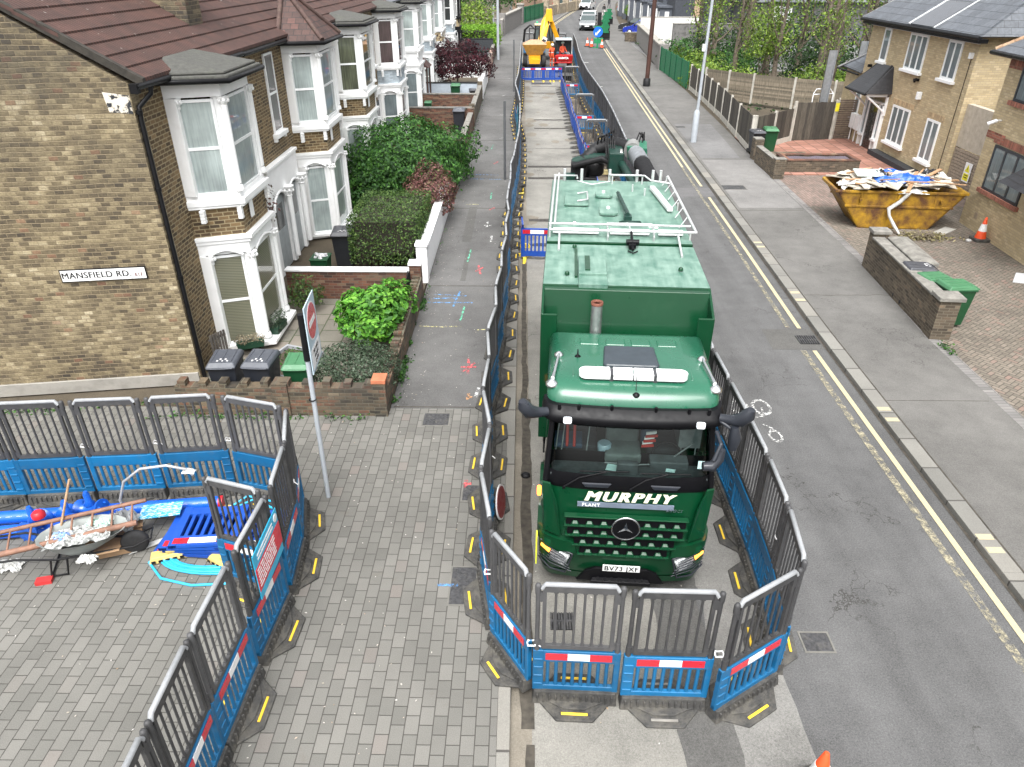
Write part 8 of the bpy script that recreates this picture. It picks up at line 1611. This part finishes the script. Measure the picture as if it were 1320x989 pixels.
t = thing('backhoe_loader', 'yellow backhoe loader with raised digging arm and lettering on the boom', 'digger', (1.9, 73.5, 0)); b = MB(); b.box(-.9, .9, -.2, 1.6, 1.0, 1.6); b.box(-.55, .55, 1.5, 3.4, .9, 1.7); obj('body', b, YEL_M, t, .05); b = MB(); b.hexa([(-.85, .0, 1.6), (.85, .0, 1.6), (.85, 1.5, 1.6), (-.85, 1.5, 1.6)], [(-.75, .1, 2.9), (.75, .1, 2.9), (.75, 1.4, 2.9), (-.75, 1.4, 2.9)]); obj('cab_window', b, CABG, t); b = MB(); b.box(-.85, .85, -.05, 1.5, 2.9, 3.02); obj('cab_roof', b, pm('cream_cab_roof', (.6, .5, .28), .5), t, .04); b = MB()
for x in (-.82, .82):
    for y in (.02, 1.45): b.tube([(x, y, 1.6), (x*.93, y*.95+.05, 2.9)], .05, 5)
obj('cab_frame', b, BLACKM, t)
b = MB(); b.hexa([(-.9, -3.6, .75), (-.5, -3.6, .75), (-.5, -3.4, 1.2), (-.9, -3.4, 1.2)], [(.1, -1.4, 3.3), (.5, -1.4, 3.3), (.5, -1.1, 3.7), (.1, -1.1, 3.7)]); b.prism([(-.75, -3.2, .9), (-.2, -3.2, .9), (.55, -1.2, 3.5), (.1, -1.2, 3.9), (-.25, -1.6, 3.4)], (0, .3, 0)); obj('boom', b, YEL_M, t, .03)
b = MB(); b.prism([(.3, -1.2, 3.6), (.7, -1.2, 3.6), (1.45, -.8, 1.9), (1.1, -.8, 1.7)], (0, .3, 0)); b.hexa([(.05, -1.5, 3.3), (.75, -1.5, 3.3), (.75, -1.1, 3.3), (.05, -1.1, 3.3)], [(.15, -1.45, 4.35), (.65, -1.45, 4.35), (.65, -1.2, 4.35), (.15, -1.2, 4.35)]); obj('dipper_arm', b, YEL_M, t, .03)
b = MB()
for k in range(3): b.tube([(-1.9+.05*k, -.4, 1.6), (-1.8+.06*k, -.5, 2.6), (-1.3+.05*k, -.5, 3.0), (-.8, -.4, 2.6), (-.9, -.3, 1.8)], .05, 6)
b.tube([(.35, -1.55, 3.4), (.5, -1.6, 2.2), (.7, -1.5, 1.4)], .05, 6); obj('hose', b, BLACKM, t)
tx = text_mb('JCB', .5, .01, .02, 0, 1.0); b = MB(); b.box(-.5, .5, -.01, .0, -.2, .2); MJ = Matrix.Translation((-.28, -3.25+.9, 2.1)) @ Matrix.Rotation(R(-66), 4, 'Y'); MJ = Matrix.Translation((-.12, -3.24, 1.75)) @ Matrix.Rotation(R(-68), 4, 'Y')
nb = obj('name_panel', xf(b, MJ), WHR, t); obj('lettering', xf(tx, MJ @ Matrix.Translation((0, -.03, 0)) @ Matrix.Scale(.85, 4) @ RX), BLACKM, nb)
for s in (-1, 1):
    b = MB(); b.lathe([(.3, -.2), (.68, -.2), (.75, -.1), (.75, .1), (.68, .2), (.3, .2)], (0, 0, 0), 18, Matrix.Translation((s*.95, .7, .75)) @ Matrix.Rotation(R(90), 4, 'Y')); obj('wheel', b, TYRE, t)
    b = MB(); b.lathe([(.2, -.15), (.45, -.15), (.5, 0), (.45, .15), (.2, .15)], (0, 0, 0), 16, Matrix.Translation((s*.85, 2.9, .5)) @ Matrix.Rotation(R(90), 4, 'Y')); obj('wheel', b, TYRE, t)
b = MB(); b.box(1.25, 1.4, -.1, .05, 2.2, 2.7); b.tube([(.85, .0, 2.4), (1.3, 0, 2.5)], .03, 5); obj('mirror', b, BLACKM, t); b = MB(); b.lathe([(.08, 0), (.08, .12), (.03, .16)], (-.6, 1.2, 3.02), 8); obj('beacon', b, pm('green_beacon', (.02, .4, .2), .3), t)
t = thing('mini_excavator', 'red mini excavator with pale cab roof beside the orange worker', 'digger', (3.35, 66.0, 0)); b = MB(); b.box(-.75, .75, -.75, .75, .65, .8); b.prism([(-.75, -.75, .8), (.75, -.75, .8), (.78, -.9, 1.3), (-.7, -.85, 1.3)], (0, .6, 0)); obj('body', b, RED_M, t, .05); tx = text_mb('KUBOTA', .2, .01, .01); obj('lettering', xf(tx, Matrix.Translation((0, -.93, 1.08)) @ RX), WHR, t); b = MB()
for x in (-.62, .62):
    for y in (-.3, .75): b.tube([(x, y, 1.3), (x*.95, y, 2.35)], .045, 5)
b.box(-.72, -.58, -.8, -.3, .8, 2.2); obj('cab_frame', b, BLACKM, t); b = MB(); b.box(-.66, .7, -.45, .9, 2.35, 2.47); obj('cab_roof', b, CABL, t, .05); b = MB(); b.box(-.58, .58, .7, .74, 1.4, 2.3); obj('cab_window', b, CABG, t); b = MB()
for s in (-1, 1): b.plan([(s*.55-.15, -1), (s*.55+.15, -1), (s*.55+.15, 1), (s*.55-.15, 1)], .05, .55)
b.box(-.8, .8, -1.3, -1.2, .05, .5); obj('track', b, TYRE, t, .1); b = MB(); b.tube([(-.1, .9, 1.0), (-.1, 2.0, 2.3), (-.1, 2.8, 1.4), (-.1, 2.7, .6)], .12, 6); obj('digging_arm', b, RED_M, t)
# people
SKIN = pm('skin', (.45, .28, .2), .6, nv=.05)
def person(label, loc, rz, joints, radii, edges, body_m, extra):
    """one continuous skinned body"""
    t = thing('person', label, 'person', loc, rz)
    me = bpy.data.meshes.new('body'); me.from_pydata(joints, edges, []); o = bpy.data.objects.new('body', me); COL.objects.link(o); o.parent = t; me.materials.append(body_m)
    sk = o.modifiers.new('skin', 'SKIN'); 
    if not me.skin_vertices: 
        bpy.context.view_layer.objects.active = o
    for i, r in enumerate(radii): me.skin_vertices[0].data[i].radius = (r, r)
    me.skin_vertices[0].data[0].use_root = True
    sb = o.modifiers.new('sub', 'SUBSURF'); sb.levels = 1; sb.render_levels = 2; sk.use_smooth_shade = True
    extra(t); return t
def stand_joints(step=.12, arm=.25, armf=-.1):
    J = [(0, 0, .95), (0, 0, 1.15), (0, -.01, 1.38), (0, 0, 1.5), (0, -.01, 1.62), (0, -.01, 1.72),
         (.1, 0, .9), (.12, -step, .5), (.13, -step*.6, .08), (.14, -step-.14, .04), (-.1, 0, .9), (-.12, step*.5, .5), (-.13, step, .08), (-.14, step-.16, .04),
         (.19, 0, 1.42), (.27, armf*.3, 1.15), (arm, armf, .9), (arm-.02, armf-.06, .8), (-.19, 0, 1.42), (-.28, armf*.3, 1.15), (-arm, armf, .9), (-arm+.02, armf-.06, .8)]
    Rr = [.13, .13, .14, .055, .085, .075, .1, .07, .05, .04, .1, .07, .05, .04, .07, .05, .04, .035, .07, .05, .04, .035]
    E_ = [(0, 1), (1, 2), (2, 3), (3, 4), (4, 5), (0, 6), (6, 7), (7, 8), (8, 9), (0, 10), (10, 11), (11, 12), (12, 13), (2, 14), (14, 15), (15, 16), (16, 17), (2, 18), (18, 19), (19, 20), (20, 21)]
    return J, Rr, E_
def bodymat(name, top, legs, head_z=1.52, waist=.95, bands=None, hands=True):
    g = G(name, .75); x, y, z = g.sep(g.co()); c = g.mix(g.M('GREATER_THAN', z, waist), legs, top)
    if bands:
        for b0, b1 in bands: c = g.mix(g.M('MULTIPLY', g.M('GREATER_THAN', z, b0), g.M('LESS_THAN', z, b1)), c, (.7, .7, .68))
    c = g.mix(g.M('GREATER_THAN', z, head_z), c, (.42, .26, .18)); g.col(c); return g.m
def hat_fn(m):
    def f(t):
        b = MB(); b.lathe([(.135, 0), (.13, .05), (.1, .11), (.04, .14), (.01, .145)], (0, -.01, 1.7), 14); b.plan([(-.09, -.2), (.09, -.2), (.12, -.1), (-.12, -.1)], 1.7, 1.715); obj('helmet', b, m, t)
        b = MB(); b.box(-.045, -.02, -.105, -.095, 1.655, 1.67); b.box(.02, .045, -.105, -.095, 1.655, 1.67); obj('eye', b, BLACKM, t)
    return f
J, RR_, EE = stand_joints(.05, .26, -.05)
person('worker in orange overalls and white helmet standing between dumper and red excavator', (2.55, 69.0, 0), R(10), J, RR_, EE, bodymat('orange_overalls', (.75, .1, .03), (.75, .1, .03), bands=((.3, .35), (1.1, 1.15), (.62, .66))), hat_fn(WHITEF))
Js = [(0, 0, .05), (0, 0, .25), (0, -.02, .48), (0, -.02, .6), (0, -.03, .72), (0, -.03, .82), (.1, -.1, .02), (.13, -.5, .05), (.13, -.55, -.35), (.13, -.68, -.4), (-.1, -.1, .02), (-.13, -.5, .05), (-.13, -.55, -.35), (-.13, -.68, -.4), (.19, 0, .52), (.27, -.08, .28), (.22, -.36, .2), (.2, -.45, .2), (-.19, 0, .52), (-.27, -.08, .28), (-.22, -.36, .2), (-.2, -.45, .2)]
def hat2(t):
    b = MB(); b.lathe([(.135, 0), (.13, .05), (.1, .11), (.03, .145)], (0, -.03, .8), 14); obj('helmet', b, pm('mint_helmet', (.5, .7, .62), .4), t)
person('excavator driver in an orange jacket sitting in the red machine', (3.3, 66.15, 1.3), R(20), Js, RR_, EE, bodymat('orange_jacket', (.65, .1, .04), (.03, .03, .035), head_z=.62, waist=.12), hat2)
J, RR_, EE = stand_joints(.3, .24, -.1)
def hair(m):
    def f(t): b = MB(); b.lathe([(.1, 0), (.12, .06), (.09, .13), (.02, .16)], (0, .015, 1.66), 12); obj('hair', b, m, t)
    return f
person('far pedestrian in a black top and white trousers on the right pavement', (13.4, 135, .1), R(200), J, RR_, EE, bodymat('black_top_white_trousers', (.02, .02, .022), (.6, .58, .55)), hair(BLACKM)); person('far pedestrian in dark clothes near the top edge of the photo', (16.6, 158, .1), R(20), J, RR_, EE, bodymat('dark_clothes', (.03, .03, .035), (.05, .05, .06)), hair(BLACKM))
# cars
def car(label, loc, rz, paint, kind='hatch', s=1.0, plate=True):
    t = thing('parked_car' if 'parked' in label else 'car' if kind != 'van' else 'van', label, 'van' if kind == 'van' else 'car', loc, rz); t.scale = (s, s, s); W = .88; van = kind == 'van'
    # profile front (-y) to rear (+y), (y, z, halfwidth)
    if van: low = [(-2.2, .35), (-2.25, .75), (-1.5, 1.05), (-1.0, 1.15), (2.1, 1.15), (2.15, .35)]; gh = [(-1.35, 1.08), (-.75, 1.85), (2.0, 1.95), (2.12, 1.1)]
    else: low = [(-2.05, .3), (-2.1, .62), (-1.95, .8), (-1.0, 1.0), (1.75, 1.02), (1.98, .85), (2.0, .35)]; gh = [(-1.05, .99), (-.35, 1.47), (1.1, 1.5), (1.85, .98)]
    b = MB()
    def ringp(prof, hw): return [(hw, y, z) for y, z in prof]
    hs_ = [(-1.0*W, .0), (-.93*W, 1), (.93*W, 1), (W, 0)]
    n = len(low); rows = [[(x, y*(1 if abs(x) < W*.97 else .985), z) for y, z in low] for x in (-W, -W*.93, -W*.45, W*.45, W*.93, W)]
    vs = [p for r in rows for p in r]; b.add(vs, [(i*n+k, (i+1)*n+k, (i+1)*n+k+1, i*n+k+1) for i in range(5) for k in range(n-1)], True); b.add(rows[0], [tuple(range(n))]); b.add(rows[-1], [tuple(range(n-1, -1, -1))])
    obj('body', b, paint, t, .04)
    b = MB(); g0, g1, g2, g3 = gh; wi = .74 if not van else .8
    b.hexa([(-W*.95, g0[0], g0[1]), (W*.95, g0[0], g0[1]), (W*.95, g3[0], g3[1]), (-W*.95, g3[0], g3[1])], [(-wi, g1[0], g1[1]), (wi, g1[0], g1[1]), (wi, g2[0], g2[1]), (-wi, g2[0], g2[1])]); obj('window', b, CABG if not van else paint, t, .03)
    b = MB(); b.hexa([(-wi-.01, g1[0]-.02, g1[1]-.02), (wi+.01, g1[0]-.02, g1[1]-.02), (wi+.01, g2[0]+.02, g2[1]-.02), (-wi-.01, g2[0]+.02, g2[1]-.02)], [(-wi+.05, g1[0]+.1, g1[1]+.04), (wi-.05, g1[0]+.1, g1[1]+.04), (wi-.05, g2[0]-.1, g2[1]+.04), (-wi+.05, g2[0]-.1, g2[1]+.04)])
    for sx in (-1, 1):
        for (a_, c_) in ((g0, g1), (g3, g2)): b.tube([(sx*W*.94, a_[0], a_[1]), (sx*wi, c_[0], c_[1])], .035, 5)
        b.tube([(sx*W*.94, .25, 1.0), (sx*wi, .2, g1[1])], .035, 5)
    obj('roof', b, paint, t)
    if van:
        b = MB(); b.prism([(-.7, 2.14, 1.2), (.7, 2.14, 1.2), (.66, 2.06, 1.75), (-.66, 2.06, 1.75)], (0, .02, 0)); b.prism([(-.74, -1.33, 1.12), (.74, -1.33, 1.12), (.7, -.82, 1.8), (-.7, -.82, 1.8)], (0, -.02, .02)); obj('pane', b, CABG, t)
    for y in (-1.3, 1.25):
        for sx in (-1, 1):
            b = MB(); b.lathe([(.16, -.1), (.29, -.1), (.32, -.06), (.32, .06), (.29, .1), (.16, .1)], (0, 0, 0), 16, Matrix.Translation((sx*(W-.08), y, .32)) @ Matrix.Rotation(R(90), 4, 'Y')); wh = obj('wheel', b, TYRE, t)
            b = MB(); b.lathe([(.19, 0), (.17, .03), (.05, .04)], (0, 0, 0), 12, Matrix.Translation((sx*(W+.02), y, .32)) @ Matrix.Rotation(R(90*sx), 4, 'Y')); obj('rim', b, GALV, wh)
    f = low[1][0]; b = MB(); b.box(-.62, .62, f-.03, f+.03, .42, .6); b.box(-.7, .7, f-.02, f+.1, .3, .4); obj('grille', b, BLACKP, t)
    for sx in (-1, 1):
        b = MB(); b.prism([(sx*.5, f-.035, .66), (sx*.84, f+.08, .7), (sx*.84, f+.1, .82), (sx*.52, f+.02, .74)], (0, .05, 0)); obj('headlight', b, LENS, t)
        r = low[-1][0]; b = MB(); b.box(sx*.84-.1, sx*.84+.04, r-.12, r+.02, .75, 1.0 if not van else 1.3); obj('tail_light', b, pm('tail_red', (.5, .02, .02), .3, coat=1), t); b = MB(); b.box(sx*W, sx*(W+.16), -.85, -.7, .98, 1.12); obj('mirror', b, BLACKP if kind == 'hatch' else paint, t)
    if plate: b = MB(); b.box(-.26, .26, f-.045, f-.031, .45, .56); b.box(-.26, .26, low[-1][0]+.02, low[-1][0]+.035, .55, .66); obj('number_plate', b, WHR, t)
    return t
PW = pm('white_car_paint', (.75, .76, .77), .25, coat=1, nv=.03); PS = pm('silver_car_paint', (.22, .235, .24), .3, .3, coat=1, nv=.03); PB = pm('blue_car_paint', (.01, .03, .3), .25, coat=1); PK = pm('black_car_paint', (.02, .021, .024), .2, coat=1)
car('silver hatchback with black bumper driving towards the works', (8.75, 108.5, 0), R(-8), PS, s=1.18); car('white car close behind the silver hatchback', (9.55, 117.5, 0), R(-10), PW, s=1.18); car('white van seen from behind in the left lane far away', (7.2, 150, 0), R(160), PW, 'van', 1.2); car('white car coming towards the camera beside the far van', (12.2, 156, 0), R(-18), PW, s=1.2)
car('blue car parked behind the low dark wall stub', (14.9, 100.5, 0), R(75+180), PB, s=1.12); car('black car parked next to the blue one in the yard', (14.9, 105, 0), R(70+180), PK, s=1.12)
car('light blue car parked at the far hedge', (18.4, 145, 0), R(20), pm('sky_blue_paint', (.1, .35, .55), .3, coat=1), s=1.0)
# temporary traffic control
t = thing('keep_left_sign', 'blue round arrow sign on a green frame at the end of the works', 'road sign', (7.9, 84.5, 0)); M = Matrix.Translation((0, 0, 1.55)) @ Matrix.Rotation(R(90), 4, 'X'); b = MB(); b.lathe([(.5, 0), (.5, .02)], (0, 0, 0), 26, M); obj('disc', b, pm('sign_blue', (.01, .13, .6), .35), t); b = MB(); b.prism([(-.28, -.03, 1.25), (-.02, -.03, 1.25), (-.1, -.03, 1.34), (.27, -.03, 1.72), (.18, -.03, 1.81), (-.19, -.03, 1.44), (-.28, -.03, 1.52)], (0, -.005, 0)); obj('arrow', b, WHR, t); b = MB(); b.box(-.08, .08, .03, .1, .05, 1.2); b.box(-.5, .5, .0, .14, .0, .08); b.box(-.45, .45, .03, .12, 2.0, 2.12); obj('frame', b, pm('green_frame', (.01, .2, .08), .5), t)
for i, (x, y) in enumerate(((6.95, 86), (7.35, 85.2), (8.35, 84.2))): cone(x, y, 0, 'traffic cone by the blue arrow sign, %s of three' % ('leftmost', 'middle', 'rightmost')[i], 1.15)
t = thing('traffic_signal', 'portable traffic signal seen edge-on behind the arrow sign', 'traffic light', (8.5, 90, 0)); b = MB(); b.box(-.2, .2, -.15, .15, 1.5, 3.1); obj('signal_head', b, BLACKM, t, .03); b = MB(); b.cyl((0, 0, .3), (0, 0, 1.5), .06); b.box(-.5, .5, -.4, .4, 0, .5); obj('stand', b, pm('green_frame', (.01, .2, .08), .5), t)
for i, (x, y, h) in enumerate(((9.5, 93, 2.1), (10.5, 103, 2.0), (11.3, 110, 2.0), (12.4, 117, 2.0))):
    t = thing('cut_out_panel', 'green plastic cut-out panel on the pavement edge, %s from the arrow sign' % ordw(i+1), 'panel', (x, y, .1)); b = MB(); b.prism([(-.5, 0, .7), (.5, 0, .7), (.3, 0, 1.1), (.55, 0, 1.3), (.25, 0, 1.7), (.4, 0, 1.9), (0, 0, h), (-.4, 0, 1.9), (-.25, 0, 1.7), (-.55, 0, 1.3), (-.3, 0, 1.1)], (0, .06, 0)); obj('panel', b, pm('bright_green_plastic', (.005, .13, .05), .5), t); b = MB(); b.box(-.05, .05, 0, .06, 0, .7); b.box(-.55, .55, -.3, .35, 0, .12); b.box(-.6, .6, .1, .5, .1, .9); obj('stand', b, BLACKM, t)
# ------------------------------------------------------------------ one mesh per separate piece of a part
def piece_sets(me):
    n = len(me.vertices); par = list(range(n))
    def find(a):
        while par[a] != a: par[a] = par[par[a]]; a = par[a]
        return a
    for p in me.polygons:
        vs = p.vertices; a = find(vs[0])
        for v in vs[1:]:
            b2 = find(v)
            if b2 != a: par[b2] = a
    isl = {}
    for v in range(n): isl.setdefault(find(v), []).append(v)
    if len(isl) < 2 or len(isl) > 150: return None
    keys = list(isl); bb = []
    for k in keys:
        cs = [me.vertices[v].co for v in isl[k]]; bb.append(([min(c[i] for c in cs) for i in range(3)], [max(c[i] for c in cs) for i in range(3)]))
    m = len(keys); par2 = list(range(m))
    def f2(a):
        while par2[a] != a: a = par2[a]
        return a
    size = [math.sqrt(sum((h-l)**2 for l, h in zip(*b_))) for b_ in bb]
    for i in range(m):
        for j in range(i+1, m):
            gap = math.sqrt(sum(max(0, max(bb[i][0][k]-bb[j][1][k], bb[j][0][k]-bb[i][1][k]))**2 for k in range(3)))
            if gap <= max(.02, .5*max(size[i], size[j])):
                a, b2 = f2(i), f2(j)
                if a != b2: par2[b2] = a
    groups = {}
    for i in range(m): groups.setdefault(f2(i), []).append(i)
    if len(groups) < 2 or len(groups) > 24: return None
    vg = {}
    for gi, mem in enumerate(groups.values()):
        for i in mem: vg[keys[i]] = gi
    return [vg[find(v)] for v in range(n)], len(groups)
SKIP = ('lettering', 'foliage', 'crown', 'stem', 'ivy', 'leaf', 'trunk', 'rubbish', 'litter', 'toothed_course', 'slate_chips', 'body', 'track')
for me in list(bpy.data.meshes):
    if me.name.split('.')[0] in SKIP: continue
    us = [o for o in bpy.data.objects if o.data is me and o.parent is not None]
    if not us or len(me.vertices) > 6000: continue
    r = piece_sets(me)
    if r is None: continue
    vg, n = r; new = []
    for gi in range(n):
        idx = {}; vs = []; fs = []; mi = []; sm = []
        for p in me.polygons:
            if vg[p.vertices[0]] != gi: continue
            for v in p.vertices:
                if v not in idx: idx[v] = len(vs); vs.append(me.vertices[v].co[:])
            fs.append([idx[v] for v in p.vertices]); mi.append(p.material_index); sm.append(p.use_smooth)
        q = bpy.data.meshes.new(me.name.split('.')[0]); q.from_pydata(vs, [], fs)
        for mm in me.materials: q.materials.append(mm)
        q.polygons.foreach_set('material_index', mi); q.polygons.foreach_set('use_smooth', sm); q.update(); new.append(q)
    for o in us:
        o.data = new[0]
        for q in new[1:]:
            c = o.copy(); c.data = q; COL.objects.link(c)
